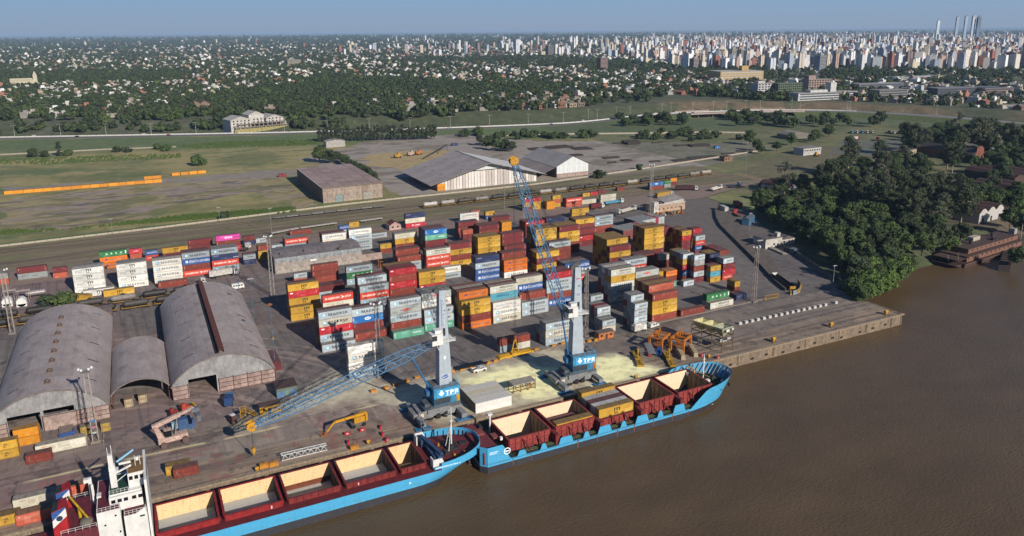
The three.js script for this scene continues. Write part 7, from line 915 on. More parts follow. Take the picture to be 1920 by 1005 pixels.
  scatter([1380, 232, 1560, 240, 1700, 244, 1700, 236, 1540, 226, 1400, 222], 16, 11, 46).forEach(([x, D], i) => tree('far', `tree at the foot of the motorway by the overpasses, ${nth(i)} inland`, x, D, rr(.9, 1.4), 'trees at the motorway foot'));
  scatter([1400, 300, 1560, 262, 1560, 250, 1420, 278], 8, 9, 41).forEach(([x, D], i) => tree('broad', `tree along the sandy sidings, ${nth(i)} inland beside the workshop`, x, D, rr(.8, 1.2), 'trees along the sandy sidings'));
  scatter([1530, 330, 1700, 330, 1800, 330, 1830, 312, 1700, 310, 1560, 318], 22, 9, 42).forEach(([x, D], i) => tree(i % 4 ? 'broad' : 'tall', `tree among the old halls, ${nth(i)} inland before the lorry park`, x, D, rr(.9, 1.3), 'trees among the old halls'));
  scatter([1700, 300, 1920, 300, 1920, 268, 1860, 262, 1700, 274], 24, 10, 44).forEach(([x, D], i) => tree(i % 3 ? 'broad' : 'tall', `tree beyond the old halls, ${nth(i)} inland towards the motorway`, x, D, rr(1, 1.5), 'trees beyond the old halls'));
  scatter([1820, 400, 1920, 400, 1920, 372, 1830, 365], 12, 9, 45).forEach(([x, D], i) => tree('broad', `tree around the rusty roofs, ${nth(i)} inland by the frame edge`, x, D, rr(.8, 1.2), 'trees around the rusty roofs'));
  scatter([1840, 330, 1920, 330, 1920, 300, 1860, 300], 10, 9, 43).forEach(([x, D], i) => tree('broad', `tree right of the brick gable, ${nth(i)} inland by the frame edge`, x, D, rr(1, 1.4), 'trees right of the brick gable'));
  tree('shrub', 'dark bushes behind the left barrel shed roof, left one', ...G(85, 573), 1.4); tree('shrub', 'dark bushes behind the left barrel shed roof, right one', ...G(118, 572), 1.6);
}
{ // trees and bushes of the fields and the motorway verges
  for (let i = 0; i < 30; i++) { const px = 600 + i * 7.4, [x, D] = G(px, 266 - i * .18); tree('pine', `dark pine in the long row beyond the gravel yard, ${nth(i)} from its left end`, x, D, rr(.95, 1.15), 'row of dark pines beyond the gravel yard'); }
  for (let i = 0; i < 11; i++) { const [x, D] = G(lerp(632, 705, i / 10), lerp(300, 345, i / 10)); tree('broad', `dark round tree in the line beside the ribbed shed, ${nth(i)} towards the rails`, x, D, .78, 'line of trees beside the ribbed shed'); }
  [[600, 305, 'broad', 1.3, 'big dark tree left of the corrugated shed'], [618, 306, 'broad', 1.2, 'second big dark tree left of the corrugated shed'], [111, 293, 'pine', 1.1, 'pointed dark conifer by the pale field track'], [60, 294, 'shrub', 1.8, 'dark bush left of the pointed conifer'], [82, 294, 'shrub', 1.6, 'dark bush close beside the pointed conifer'], [128, 292, 'shrub', 1.6, 'dark bush right of the pointed conifer'], [313, 283, 'shrub', 1.7, 'dark bush by the pale track before the reeds'], [296, 280, 'shrub', 1.5, 'smaller bush by the pale track before the reeds'], [222, 285, 'shrub', 1.6, 'low dark bush midway along the pale track'], [240, 286, 'shrub', 1.3, 'second low bush midway along the pale track'], [373, 310, 'shrub', 2.2, 'round dry bush alone on the grass field'], [424, 410, 'shrub', 1.2, 'bluish bush on the verge by the thin pole'], [1125, 334, 'shrub', 1.6, 'round bush right of the white gable'], [1405, 272, 'broad', 1.2, 'round tree at the end of the gravel yard'], [1200, 318, 'shrub', 1.2, 'small bush on the rail side of the gravel yard'], [1385, 262, 'shrub', 1.6, 'bush beside the track behind the gravel yard']].forEach(([px, py, k, s, l]) => { const [x, D] = G(px, py); tree(k, l, x, D, s); });
  const bank = (poly, n, gap, sd, k, l, g, s) => scatter(poly, n, gap, sd).forEach(([x, D], i) => tree(k, `${l}, ${nth(i)} inland`, x, D, rr(...s), g));
  bank([895, 282, 975, 290, 985, 276, 930, 268, 900, 270], 12, 7, 21, 'broad', 'dark tree in the thicket behind the wide gabled shed', 'thicket behind the wide gabled shed', [.7, 1]);
  bank([930, 262, 1110, 260, 1110, 252, 940, 254], 16, 9, 22, 'shrub', 'dark bush before the pale canal wall', 'bushes before the pale canal wall', [1.4, 2]);
  bank([1170, 262, 1340, 268, 1350, 248, 1230, 250], 18, 9, 23, 'shrub', 'green bush behind the pipe yard', 'bushes behind the pipe yard', [1.3, 2.1]);
  bank([860, 256, 905, 256, 905, 248, 865, 248], 5, 8, 24, 'shrub', 'dark bush by the motorway bend', 'bushes by the motorway bend', [1.5, 2]);
  bank([1150, 238, 1290, 236, 1300, 226, 1160, 226], 14, 12, 25, 'far', 'tree on the motorway embankment, left part', 'trees on the motorway embankment', [1, 1.5]); bank([1360, 236, 1500, 240, 1500, 228, 1370, 222], 14, 12, 26, 'far', 'tree on the motorway embankment by the overpasses', 'trees on the motorway embankment', [1.1, 1.6]);
}
{ const gm = []; for (const [poly, n, sd] of [[[0, 440, 300, 417, 560, 397, 545, 390, 330, 407, 150, 430, 0, 434], 900, 31], [[350, 280, 600, 272, 590, 262, 430, 266, 330, 274], 700, 32], [[0, 300, 200, 292, 340, 290, 340, 296, 100, 308, 0, 308], 500, 33]]) gm.push(...scatter(poly, n, .6, sd)); // reeds
  const g = leaves({ seed: 91, clumps: 3, n: 14, rx: .8, ry: .5, y: .8, r: [.5, .9], leaf: [.22, .5] }), im = new THREE.InstancedMesh(g, LEAF.light, gm.length), m4 = new THREE.Matrix4(); gm.forEach(([x, D], i) => { const s = .35 + hash(i, 7) * .75; im.setMatrixAt(i, m4.makeScale(s, s, s).setPosition(x, 0, -D)); }); im.name = 'reeds'; im.castShadow = im.receiveShadow = true; scene.add(im); tag(im, 'tall green reeds and weeds along the field verges', 'reeds', null, 'stuff'); }
// ---------- old waterfront at the right ----------
{ const rustW = painted(hullTex('#6b4a3c', ['#a8968a', '#c4b8ae', '#8a4a2c', '#3c2a24', '#9a5a38']), 10, .9), rustD = M('#4a332c', { s: 4 }), A = G(1812, 502, WATER), B = G(1910, 471, WATER), L = Math.hypot(B[0] - A[0], B[1] - A[1]) + 6, turn = Math.atan2(B[1] - A[1], B[0] - A[0]);
  const t = thing('derelict_vessel', 'rusty derelict river vessel with two decks moored by the trees', 'derelict vessel', A[0], A[1], WATER, turn), Wd = 15; mesh('hull', [bx(L + 2, 3, Wd, L / 2 - 1, -1, -Wd / 2), prism([[-8, 1.8], [0, -1], [0, 1.8]], Wd * .8).translate(0, 0, -Wd / 2)], rustD, t); mesh('lower_deckhouse', [bx(L - 3, 2.9, Wd - 3, L / 2 + 1, 2, -Wd / 2)], rustW, t); mesh('upper_deckhouse', [bx(L - 8, 2.5, Wd - 6, L / 2 + 3, 5.1, -Wd / 2 - .6)], rustW, t); mesh('deck_plate', [bx(L - 1, .2, Wd - 1, L / 2 + .6, 4.9, -Wd / 2), bx(L - 6, .2, Wd - 4.4, L / 2 + 3, 7.6, -Wd / 2 - .6), bx(9, .2, Wd - 2, -2, 4.2, -Wd / 2)], M('#58433a', { s: 4 }), t); mesh('wheelhouse', [bx(7, 2, 3, L * .45, 7.8, -Wd + 4)], M('#c2b6aa', { s: 3 }), t); mesh('wheelhouse', [bx(3, 3, 3, L - 2, 7.8, -6)], M('#a9a5a4', { s: 3 }), t); for (let k = 0; k < 12; k++) mesh('window', [bx(.9, .8, .08, 4 + k * (L - 6) / 12, 3.4, -1.47)], glass, t); for (let k = 0; k < 11; k++) mesh('window', [bx(.9, .7, .08, 7 + k * (L - 10) / 11, 6, -3.57)], glass, t);
  mesh('funnel', [rod([L * .3, 7.7, -8], [L * .3, 9.6, -8], .9, .9, 12), rod([L * .7, 7.7, -9], [L * .7, 10, -9], .7, .7, 12), bx(3, 1.4, 2, L * .6, 7.7, -5)], M('#2f2826', { s: 2 }), t); mesh('davit', [rod([-3, 4.4, -3], [-4, 7.4, -3], .12), rod([-6, 3, -6], [-7.4, 6.4, -6], .12), rod([L * .5, 7.7, -2.6], [L * .5, 12, -2.6], .08), rod([L + 1, 2, -3], [L + 1, 13, -3], .22)], M('#b5aca2', { s: 2 }), t); mesh('rubbing_strake', [bx(L + 2, .3, .4, L / 2 - 1, 1.7, .1)], M('#7a5c4a', { s: 3 }), t);
  const C = G(1893, 512, WATER), w = thing('sunken_hull', 'dark sunken hull wreck jutting from the river at the frame edge', 'wreck', C[0], C[1], WATER, .5); mesh('hull', [prism([[0, -1], [2, 2.4], [34, 2.4], [34, -1]], 5).translate(0, 0, -2.5)], M('#40302b', { s: 4 }), w); mesh('deck_plate', [bx(31, .15, 4.4, 18, 2.35, -2.5)], M('#54423a', { s: 3 }), w); mesh('rib', [0, 1, 2, 3, 4, 5].map((k) => bx(.3, .6, 4.6, 5 + k * 4.6, 2.4, -2.5)), M('#33261f', { s: 2 }), w);
  const peel = painted(hullTex('#a8a4a0', ['#7a5244', '#c8c4c0', '#5a4a44', '#8f6a58']), 6, .9), rroof = M('#4f342c', { s: 5, corr: .8, bs: .03 });
  const oldShed = (label, px, py, turn, n, w, len, h, wall = peel) => { const [x, D] = G(px, py), s = thing('old_shed', label, 'shed', x, D, 0, turn); for (let k = 0; k < n; k++) { mesh('gable_wall', [prism([[k * w, 0], [(k + 1) * w, 0], [(k + 1) * w, h], [(k + .68) * w, h + 2.1], [(k + .32) * w, h + 2.1], [k * w, h]], .3)], wall, s); mesh('door', [bx(1.8, 3, .1, (k + .5) * w, .02, .18)], dark, s); for (const [a, b, ya, yb] of [[0, .32, h, h + 2.1], [.32, .68, h + 2.1, h + 2.6], [.68, 1, h + 2.1, h]]) mesh('roof', quads([[[(k + a) * w, ya + .1, .4], [(k + b) * w, yb + .1, .4], [(k + b) * w, yb + .1, -len], [(k + a) * w, ya + .1, -len]]]), rroof, s); } mesh('side_wall', [bx(.25, h, len, .1, 0, -len / 2), bx(.25, h, len, n * w - .1, 0, -len / 2), bx(n * w, h, .25, n * w / 2, 0, -len)], wall, s); return s; };
  oldShed('three peeling white gabled sheds with rusty roofs on the bank', 1834, 420, .12, 3, 9.5, 46, 6.2); oldShed('rusty brown roofed shed group behind the gatehouse wood', 1478, 366, .2, 2, 11, 22, 4.6); oldShed('rusty long shed beyond the peeling white ones', 1852, 376, -.1, 4, 11, 30, 5.4, M('#5a4038', { s: 4 })); oldShed('dark brown shed at the right frame edge', 1900, 350, -.1, 3, 12, 40, 6, M('#54402f', { s: 4 })); oldShed('low rusty shed left of the brown roofed group', 1452, 358, .1, 2, 8, 14, 3.2, M('#5a4038', { s: 4 })); oldShed('half hidden grey roofed shed in the middle of the wood', 1605, 378, .1, 2, 10, 18, 3.6);
  { const [x, D] = G(1824, 306), s = thing('brick_facade_hall', 'brick hall with a curved baroque gable among the trees', 'hall', x, D); mesh('gable', [prism([[0, 0], [15, 0], [15, 8], [12.6, 9], [11.8, 12.6], [9, 14], [6, 14], [3.2, 12.6], [2.4, 9], [0, 8]], .6)], M('#8a5240', { s: 5 }), s); for (const k of [2.4, 7.5, 12.6]) mesh('pilaster', [bx(.8, k === 7.5 ? 11 : 8, .3, k, 0, .4)], M('#a06a54', { s: 3 }), s); for (const k of [4.9, 10.1]) mesh('window', [bx(2.2, 4, .2, k, 2, .28)], glass, s); mesh('roof', [prism([[0, 7.6], [15, 7.6], [7.5, 11.6]], 60).translate(0, 0, -30.5)], M('#4d4744', { s: 6, corr: .8 }), s); mesh('side_wall', [bx(.3, 7.6, 60, .15, 0, -30), bx(.3, 7.6, 60, 14.85, 0, -30)], M('#7a4a3a', { s: 5 }), s); }
  { const [x, D] = G(1748, 290), s = thing('long_roofed_hall', 'long low hall with dark grey roof, left of the brick gable', 'hall', x, D, 0, -.35); mesh('wall', [bx(62, 5.4, 14, 31, 0, -7)], M('#6a625c', { s: 6 }), s); for (let k = 0; k < 8; k++) for (const q of [0, 1]) mesh('roof_panel', quads([[[k * 7.75, q ? 8.4 : 5.4, q ? -7 : .5], [(k + 1) * 7.75 - .1, q ? 8.4 : 5.4, q ? -7 : .5], [(k + 1) * 7.75 - .1, q ? 5.4 : 8.4, q ? -14.5 : -7], [k * 7.75, q ? 5.4 : 8.4, q ? -14.5 : -7]]]), M(k % 2 ? '#5f605f' : '#6a6a69', { s: 6, corr: .8 }), s); }
  { const [x, D] = G(1772, 277), s = thing('arched_hangar', 'arched hangar with a white round front and dark doorway', 'hangar', x, D, 0, -.35); const arc = (r, n = 18) => Array.from({ length: n + 1 }, (_, i) => [11 - r * Math.cos(Math.PI * i / n), r * Math.sin(Math.PI * i / n) * .82]); const sh = new THREE.Shape(arc(11).map((p) => new THREE.Vector2(...p))); sh.holes.push(new THREE.Path([[8, .1], [8, 4.6], [14, 4.6], [14, .1]].map((p) => new THREE.Vector2(...p)))); mesh('front_wall', new THREE.ExtrudeGeometry(sh, { depth: .3, bevelEnabled: false }), plainWhite, s); const a = arc(11.1), q = []; for (let i = 0; i < a.length - 1; i++) q.push([[a[i][0], a[i][1], .2], [a[i + 1][0], a[i + 1][1], .2], [a[i + 1][0], a[i + 1][1], -50], [a[i][0], a[i][1], -50]]); mesh('barrel_roof', quads(q), M('#4f4a47', { s: 6, corr: .9 }), s); mesh('back_wall', [bx(21, 7, .3, 11, 0, -49.6)], dark, s); }
  smallHouse('flat_white_building', 'white two-storey flat building with blue windows by the sidings', ...G(1506, 292), 22, 12, 6.2, 0, '#bfc0bf', '#8f8d8a', { cat: 'building', win: [0, 1, 2, 3, 4, 5, 6].map((k) => [2 + k * 3, 3.8, 1.6, 1.1]) }); smallHouse('workshop_shed', 'grey gabled workshop with a dark annex beside the lorry park', ...G(1478, 262), 30, 16, 5, 2.6, '#7d7872', '#a09c98', { cat: 'shed', door: [[6, 4, 4]] });
  smallHouse('old_white_building', 'old cream two-storey building half hidden by the sparse trees', ...G(1690, 302), 26, 10, 8, 0, '#b5a88f', '#6f675e', { cat: 'building', win: [0, 1, 2, 3, 4, 5].map((k) => [3 + k * 4, 4.6, 1.4, 1.6]), turn: .2 }); smallHouse('orange_roofed_shop', 'white shop with an orange front by the right frame edge', ...G(1846, 259), 26, 12, 5.6, 0, '#c9c5be', '#c4713a', { cat: 'shop' }); smallHouse('white_low_building', 'white low building behind the brick gabled hall', ...G(1846, 292), 24, 10, 5, 0, '#b5b7b8', '#a5a6a6', { cat: 'building', win: [0, 1, 2, 3].map((k) => [3 + k * 5, 2, 2, 1.2]) });
  for (let i = 0; i < 9; i++) { const px = 1592 + i * 9.5 + (i > 4 ? 22 : 0); lorry(`lorry tractor unit, ${nth(i)} in the row at the lorry park fence`, px, 250 + (i > 5 ? 1 : 0), -1.4, ['#7fb0c4', '#d8d8d6', '#5f96bc', '#d2d2d0', '#c9cdd0', '#2d3136', '#d8d8d6', '#3a3d42', '#c4c4c2'][i], 'flat', '#4a4644', 3); }
  lorry('white box lorry with a red cab in the lorry park', 1600, 263, .1, '#9a2430', 'box', '#c9c8c6', 12); lorry('dark red lorry in the lorry park before the sparse trees', 1640, 264, .1, '#7a1f28', 'flat', '#55262a', 7);
  { const [x, D] = G(1530, 293), t = thing('yellow_loader', 'yellow wheel loader parked on the sandy sidings', 'loader', x, D, 0, .2); mesh('body', [bx(4.4, 1.5, 2.2, 0, .9, 0), bx(1.6, 1.4, 1.8, -.4, 2.4, 0)], M('#c9921c', { s: 2 }), t); mesh('bucket', [bx(.9, 1.3, 2.8, 3.4, .2, 0), bar([1.6, 1.6, .8], [3.2, .8, .8], .3), bar([1.6, 1.6, -.8], [3.2, .8, -.8], .3)], M('#b07a1c', { s: 2 }), t); wheelsOf(t, [[-1.4, 1.1], [1.4, 1.1], [-1.4, -1.1], [1.4, -1.1]], .75, .5); }
}
// ---------- motorway furniture, campus and city ----------
{ let n = 0; for (let x = -260; x < 1000; x += 46) { const side = n % 1, t = n ? null : 1, l = `motorway lamp post, ${nth(n)} along the median from the left edge`; if (t) { const p = scene.userData.post = thing('street_lamp', l, 'street lamp', x, hwFar(x) + .4, hwY(x) + 1, 0, 'lamp posts along the motorway'); mesh('post', [rod([0, 0, 0], [0, 12, 0], .2, .12)], M('#c2c4c4', { s: 3 }), p); mesh('arm', [bar([-2, 12.2, 0], [2, 12.2, 0], .14), bx(.9, .2, .4, -2.2, 12.1, 0), bx(.9, .2, .4, 2.2, 12.1, 0)], M('#c9cbcb', { s: 2 }), p); } else dup(scene.userData.post, l, x, hwFar(x) + .4, hwY(x) + 1); n++; }
  for (const [i, x] of [520, 560, 640, 700, 745, 800, 850].entries()) dup(scene.userData.post, `slip road lamp post near the overpasses, ${nth(i)} from the left`, x, hwFar(x) + 18, hwY(x)); }
{ const cols = ['#d6d6d4', '#2a2d33', '#c9cacb', '#7a2026', '#2f4570', '#d2d2d0', '#8a8c90']; let proto = {}; for (let i = 0; i < 20; i++) { const x = -120 + i * 50 + hash(i, 3) * 30, off = i % 2 ? -8 : 7, c = cols[i % 7], l = `${['white', 'black', 'silver', 'red', 'blue', 'white', 'grey'][i % 7]} car on the motorway, ${nth(i)} from the left edge`, s = Math.atan(hwFar(x + 1) - hwFar(x)); if (!proto[c]) { const t = proto[c] = thing('car', l, 'car', x, hwFar(x) + off, hwY(x) + .02, s, 'cars on the motorway'); mesh('body', [bx(4.3, .7, 1.75, 0, .35, 0), prism([[-1.5, 1], [1.3, 1], [.7, 1.5], [-1.2, 1.5]], 1.6, .05)], M(c, { s: 6, r: .35 }), t); mesh('window', [bx(1.8, .34, 1.7, -.2, 1.08, 0)], glass, t); wheelsOf(t, [[-1.4, .85], [1.4, .85], [-1.4, -.85], [1.4, -.85]], .33, .22); } else dup(proto[c], l, x, hwFar(x) + off, hwY(x) + .02, s); } }
// buildings with built storeys: slabs and window bands
function block(name, label, px, py, w, d, floors, wall, o = {}) {
  const [x, D, y] = o.at || GP(px, py), s = thing(name, label, o.cat || 'building', x, D, y - .3, o.turn || 0), fh = o.fh || 3.4, H = floors * fh, W = M(wall, { s: 9 });
  mesh('wall', [bx(w, H, d, w / 2, 0, -d / 2)], W, s); mesh('roof', [bx(w + .6, .5, d + .6, w / 2, H, -d / 2)], M(o.roof || '#9a9690', { s: 6 }), s);
  for (let f = 0; f < floors; f++) { if (o.bays) for (let k = 0; k < o.bays; k++) mesh('window', [bx(w / o.bays * .6, fh * .5, .15, (k + .5) * w / o.bays, f * fh + fh * .32, .05)], glass, s); else mesh('window_band', [bx(w * .94, fh * .42, .15, w / 2, f * fh + fh * .36, .05)], o.glass || M('#3a4450', { plain: 1, r: .3 }), s); }
  if (o.sun) for (let f = 0; f <= floors; f++) mesh('slab', [bx(w + .8, .35, 1.2, w / 2, f * fh - .1, .4)], M(o.sun, { s: 5 }), s); for (const [a, b, c, h] of o.top || []) mesh('roof_block', [bx(b, h, c, a, H + .5, -d / 2)], W, s); return s;
}
block('campus_block', 'long white curved-front campus building with a square tower, above the motorway', 1496, 189, 104, 22, 3, '#d2d3d2', { top: [[66, 10, 10, 13], [40, 30, 12, 3]], turn: -.12, sun: '#d8d8d6' });
block('campus_block', 'white end-walled campus building, left of the green fronted one', 1420, 183, 34, 18, 6, '#c9cacb', { bays: 6, top: [[10, 12, 8, 3]], turn: -.1 }); block('campus_block', 'green fronted campus building with a grid of windows', 1458, 183, 44, 18, 6, '#5b6d56', { bays: 12, turn: -.1, roof: '#6a7566' }); block('campus_block', 'brown and pink campus building behind the long white one', 1515, 174, 46, 16, 6, '#a58f86', { bays: 9, top: [[9, 14, 10, 6]], turn: -.1 });
block('campus_block', 'grey striped campus block with dark window bands', 1648, 188, 52, 20, 4, '#8f8a86', { turn: -.1, sun: '#a39d98' }); block('campus_block', 'dark long campus building with a sloping flank, first of two at right', 1757, 184, 110, 26, 4, '#5b5a62', { turn: -.32, roof: '#8f9198', sun: '#6d6a70' }); block('campus_block', 'pink brick campus building stepping out at the right edge', 1845, 184, 46, 24, 4, '#95786c', { turn: -.3, sun: '#a58a7e', roof: '#8f9198' }); block('campus_block', 'low white building on the slope at the right frame edge', 1885, 203, 60, 16, 1, '#bfc1c2', { turn: -.3 });
block('campus_block', 'low dark campus hall behind the grey striped block', 1610, 170, 90, 20, 3, '#6a6c74', { turn: -.15, roof: '#a5a5a5' }); block('campus_block', 'small white square building right of the grey striped block', 1728, 183, 16, 12, 3, '#c9cbcc', { top: [[4, 6, 6, 7]] }); block('long_hall', 'long pale sawtooth roofed hall before the park trees', 1690, 152, 130, 30, 2, '#b2b4b4', { turn: -.1, roof: '#c4c6c8' });
block('theatre_block', 'large cream building with white louvred front and small tower', 1350, 157, 88, 50, 5, '#c2a46a', { fh: 4.4, top: [[60, 14, 12, 9]], turn: -.25, roof: '#c8c6c0', glass: M('#c9c7c2', { s: 6 }) }); block('low_market', 'low ochre and white building left of the cream louvred one', 1262, 150, 100, 30, 2, '#b08f5e', { turn: -.2, roof: '#9c9890' }); block('low_market', 'low brick building with many annexes before the cream louvred one', 1290, 160, 70, 24, 2, '#8f7a5e', { turn: -.2 });
{ // half demolished white factory
  const [x, D, y] = GP(440, 243), s = thing('ruined_factory', 'white half ruined factory with a broken yellow base wall beyond the motorway', 'factory', x, D, y - .4, .25), W = M('#d0cdc8', { s: 8 }), Y = M('#b0a66c', { s: 6 }); mesh('base_wall', [bx(74, 5, 1, 37, 0, 0)], Y, s); for (let k = 0; k < 15; k++) mesh('buttress', [bx(1, 5 + hash(k, 2) * 2, 1.2, 2 + k * 5, 0, .3)], k % 3 ? Y : M('#8f8f70', { s: 4 }), s); mesh('hall', [bx(24, 15, 26, 10, 0, -18), bx(18, 19, 22, 31, 0, -22), bx(22, 14, 24, 52, 0, -20), bx(12, 9, 12, 66, 0, -12)], W, s); for (const [a, w, h, dd, z] of [[10, 24, 15, 26, -18], [31, 18, 19, 22, -22], [52, 22, 14, 24, -20]]) mesh('gable_roof', [prism([[a - w / 2, h], [a + w / 2, h], [a, h + 4]], dd).translate(0, 0, z)], M('#c4c1bc', { s: 6 }), s); mesh('broken_floor', [bx(70, .5, 12, 36, 6, -5), bx(60, .5, 8, 34, 9.5, -6)], M('#9a948a', { s: 4 }), s); for (let k = 0; k < 13; k++) mesh('column', [bx(.7, 5 + (k % 3) * 2, .7, 3 + k * 5.3, 5, -1)], M('#a8a298', { s: 3 }), s); for (let f = 0; f < 3; f++) for (let k = 0; k < 14; k++) mesh('window', [bx(1.6, 1.6, .2, 1.5 + k * 4.4, 6.8 + f * 3, k < 5 ? -4.95 : k < 9 ? -10.95 : -7.95)], glass, s); }
smallHouse('brown_roofed_church', 'large twin-gabled brown roofed hall in the trees left of the ruined factory', GP(340, 214)[0], GP(340, 214)[1], 34, 30, 8, 9, '#8f7a68', '#6b4c3c', { cat: 'hall' }).position.y = 11; smallHouse('brown_roofed_church', 'second gable of the brown roofed hall in the trees', GP(362, 212)[0], GP(362, 212)[1], 30, 26, 7, 9, '#8f7a68', '#745242', { cat: 'hall' }).position.y = 11;
{ const [x, D, y] = GP(20, 163), s = thing('church', 'pale church with a square bell tower at the left edge', 'church', x, D, y - .3, .1); mesh('nave', [bx(44, 11, 16, 22, 0, -8), prism([[-8, 11], [8, 11], [0, 16]], 44).rotateY(Math.PI / 2).translate(22, 0, -8)], M('#cfc6ac', { s: 7 }), s); mesh('tower', [bx(7, 22, 7, 43, 0, -4), rod([43, 22, -4], [43, 29, -4], 4, .3, 6)], M('#d4ccb4', { s: 6 }), s); for (let k = 0; k < 5; k++) mesh('window', [bx(1.6, 4, .2, 5 + k * 7, 4, .05)], glass, s); }
// facade print for towers too far away to pick out panes
const facade = (() => { const W = 128, H = 128; return tex(W, H, (x, y) => { const fx = x % 16, fy = y % 16, band = fy < 3, win = fx > 3 && fx < 13 && fy > 5 && fy < 13, v = band ? 236 : win ? 120 + 70 * hash(x >> 4, y >> 4) : 250; return [v, v, win ? v + 12 : v]; }); })();
const towerCols = ['#dcd9d2', '#ebe9e5', '#cfc4b6', '#b49a88', '#98604e', '#cdd1d6', '#d3c4a8', '#aab2bc', '#f0efec', '#8a7770', '#e0d8cb', '#d6d9db'], towerWords = ['pale grey', 'white', 'beige', 'tan', 'brick red', 'cool grey', 'sand', 'slate', 'bright white', 'brown', 'cream', 'silver grey'];
const towerMat = towerCols.map((c) => { const m = new THREE.MeshStandardMaterial({ color: c, map: facade, roughness: .85 }); m.userData.s = 24; return m; }), roofCity = M('#a5a19a', { s: 7 });
const towerGeo = [[bx(15, 40, 13)], [bx(12, 40, 18)], [bx(20, 40, 12), bx(8, 42, 15, 3)], [bx(13, 40, 13), bx(7, 44, 7, 2, 0, -2)], [bx(24, 30, 14), bx(12, 40, 12, -4)]].map((g) => { const m = merge(g); boxUV(m, 24); m.userData.keep = true; return m; });
const towerTop = [[bx(6, 4, 5, 2, 40, 0)], [bx(5, 3.5, 7, -2, 40, 2), bx(2, 2, 2, 3, 40, -5)], [bx(5, 4, 5, -5, 40, 0)], [bx(3, 3, 3, -3, 40, 3)], [bx(5, 4, 5, -4, 40, 0)]].map((g) => merge(g));
const cityT = [], s0c = seed; seed = 4242;
for (let i = 0; i < 4300; i++) { const px = 600 + 1420 * Math.pow(rnd(), .62), dens = sst(1080, 1330, px), py = rnd() < .5 + .5 * dens ? lerp(64, 132 - 26 * (1 - dens), Math.pow(rnd(), lerp(1.0, .8, dens))) : 0; if (!py || (dens < .6 && rnd() < .62 - dens * .5)) continue; if (py > 112 && rnd() < .62) continue; const hz = 56 - (px - 960) * .0084; if (py < hz + 9) continue; const [x, D] = G(px, py, 12), d = Math.hypot(x, D); if (d > 9500) continue; cityT.push({ x, D, d, px, py, s: rr(.55, 1.05), h: rr(.36, 1.05) * (rnd() < .12 ? 1.45 : 1), c: Math.floor(rnd() * 12), g: Math.floor(rnd() * 5), a: pick([.2, .2, -.25, .6]) + rr(-.05, .05) }); }
for (const [px, py, h] of [[160, 82, .9], [215, 83, .8], [383, 80, .9], [406, 78, 1], [443, 78, 1], [467, 77, 1.1], [480, 78, 1], [552, 66, .8], [637, 96, .9], [570, 86, .8]]) { const [x, D] = G(px, py + 4, 12); cityT.push({ x, D, d: Math.hypot(x, D), px, py, s: 1.1, h, c: Math.floor(rnd() * 12), g: 1, a: .2 }); }
cityT.sort((a, b) => a.d - b.d); { const own = cityT.slice(0, 290), rest = cityT.slice(290), proto = {};
  const zone = (t) => t.px < 900 ? 'in the leafy suburb' : t.px < 1150 ? 'on the left side of downtown' : t.px < 1400 ? 'above the cream louvred building' : t.px < 1650 ? 'above the white campus building' : 'above the park at the right', cnt = {};
  own.sort((a, b) => a.px - b.px).forEach((t) => { const z = towerWords[t.c] + ' apartment tower ' + zone(t), i = cnt[z] = (cnt[z] ?? -1) + 1, l = `${z}, ${nth(i)} of its colour from left`, k = t.g + '_' + t.c; let o = proto[k]; if (!o) { o = proto[k] = thing('apartment_tower', l, 'tower', 0, 0, 0, 0, 'apartment towers of the near downtown'); mesh('body', towerGeo[t.g], towerMat[t.c], o); mesh('roof_house', towerTop[t.g], roofCity, o); o.position.set(t.x, 11.5, -t.D); o.rotation.y = t.a; o.scale.set(t.s, t.h, t.s); } else dup(o, l, t.x, t.D, 11.5, t.a, [t.s, t.h, t.s]); });
  const m4 = new THREE.Matrix4(), q = new THREE.Quaternion(); const grp = thing('distant_towers', 'distant downtown mass of pale apartment towers under the skyline', 'towers'); grp.userData.kind = 'stuff';
  for (let g = 0; g < 5; g++) { const L = rest.filter((t) => t.g === g), im = new THREE.InstancedMesh(towerGeo[g], new THREE.MeshStandardMaterial({ color: '#ffffff', map: facade, roughness: .85 }), L.length), col = new THREE.Color(); im.name = 'tower_mass'; L.forEach((t, i) => { im.setMatrixAt(i, m4.compose(V(t.x, 11.5, -t.D), q.setFromAxisAngle(upY, t.a), V(t.s, t.h, t.s))); im.setColorAt(i, col.set(towerCols[t.c])); }); im.castShadow = im.receiveShadow = true; grp.add(im); } }
seed = s0c;
// skyline towers by the river, far right
[[1755, 66, 40, 30, '#c4d0da', 'slender glass tower standing apart left of the skyline group'], [1790, 66, 33, 30, '#8fa3b8', 'twin slab tower, left one of the tall skyline group'], [1806, 66, 32, 30, '#93a7bb', 'twin slab tower, right one of the tall skyline group'], [1820, 67, 31, 34, '#b5c2ce', 'broad pale slab tower in the tall skyline group'], [1830, 67, 34, 38, '#5f6f84', 'unfinished dark tower with a crane, last of the skyline group']].forEach(([px, by, ty, w0, c, l], i) => { const [x, D] = G(px, by + 14, 12), H = (by + 14 - ty) / F * V(x, -HC, -D).dot(FWD), w = w0 * .55, s = thing('skyscraper', l, 'skyscraper', x, D, 11); const m = new THREE.MeshStandardMaterial({ color: c, map: facade, roughness: .5 }); m.userData.s = 30; mesh('body', [bx(w, H, w * .6, 0, 0, 0, -.4), bx(w * .6, H * 1.02, w * .3, 0, 0, 0, -.4)], m, s); mesh('roof_house', [bx(w * .4, 6, w * .3, 0, H, 0, -.4), i === 4 ? bar([-w, H + 12, 0], [w * 1.2, H + 14, 0], 2) : null, i === 4 ? bx(2, 14, 2, 0, H, 0) : null], M('#8a929a', { s: 9 }), s); });
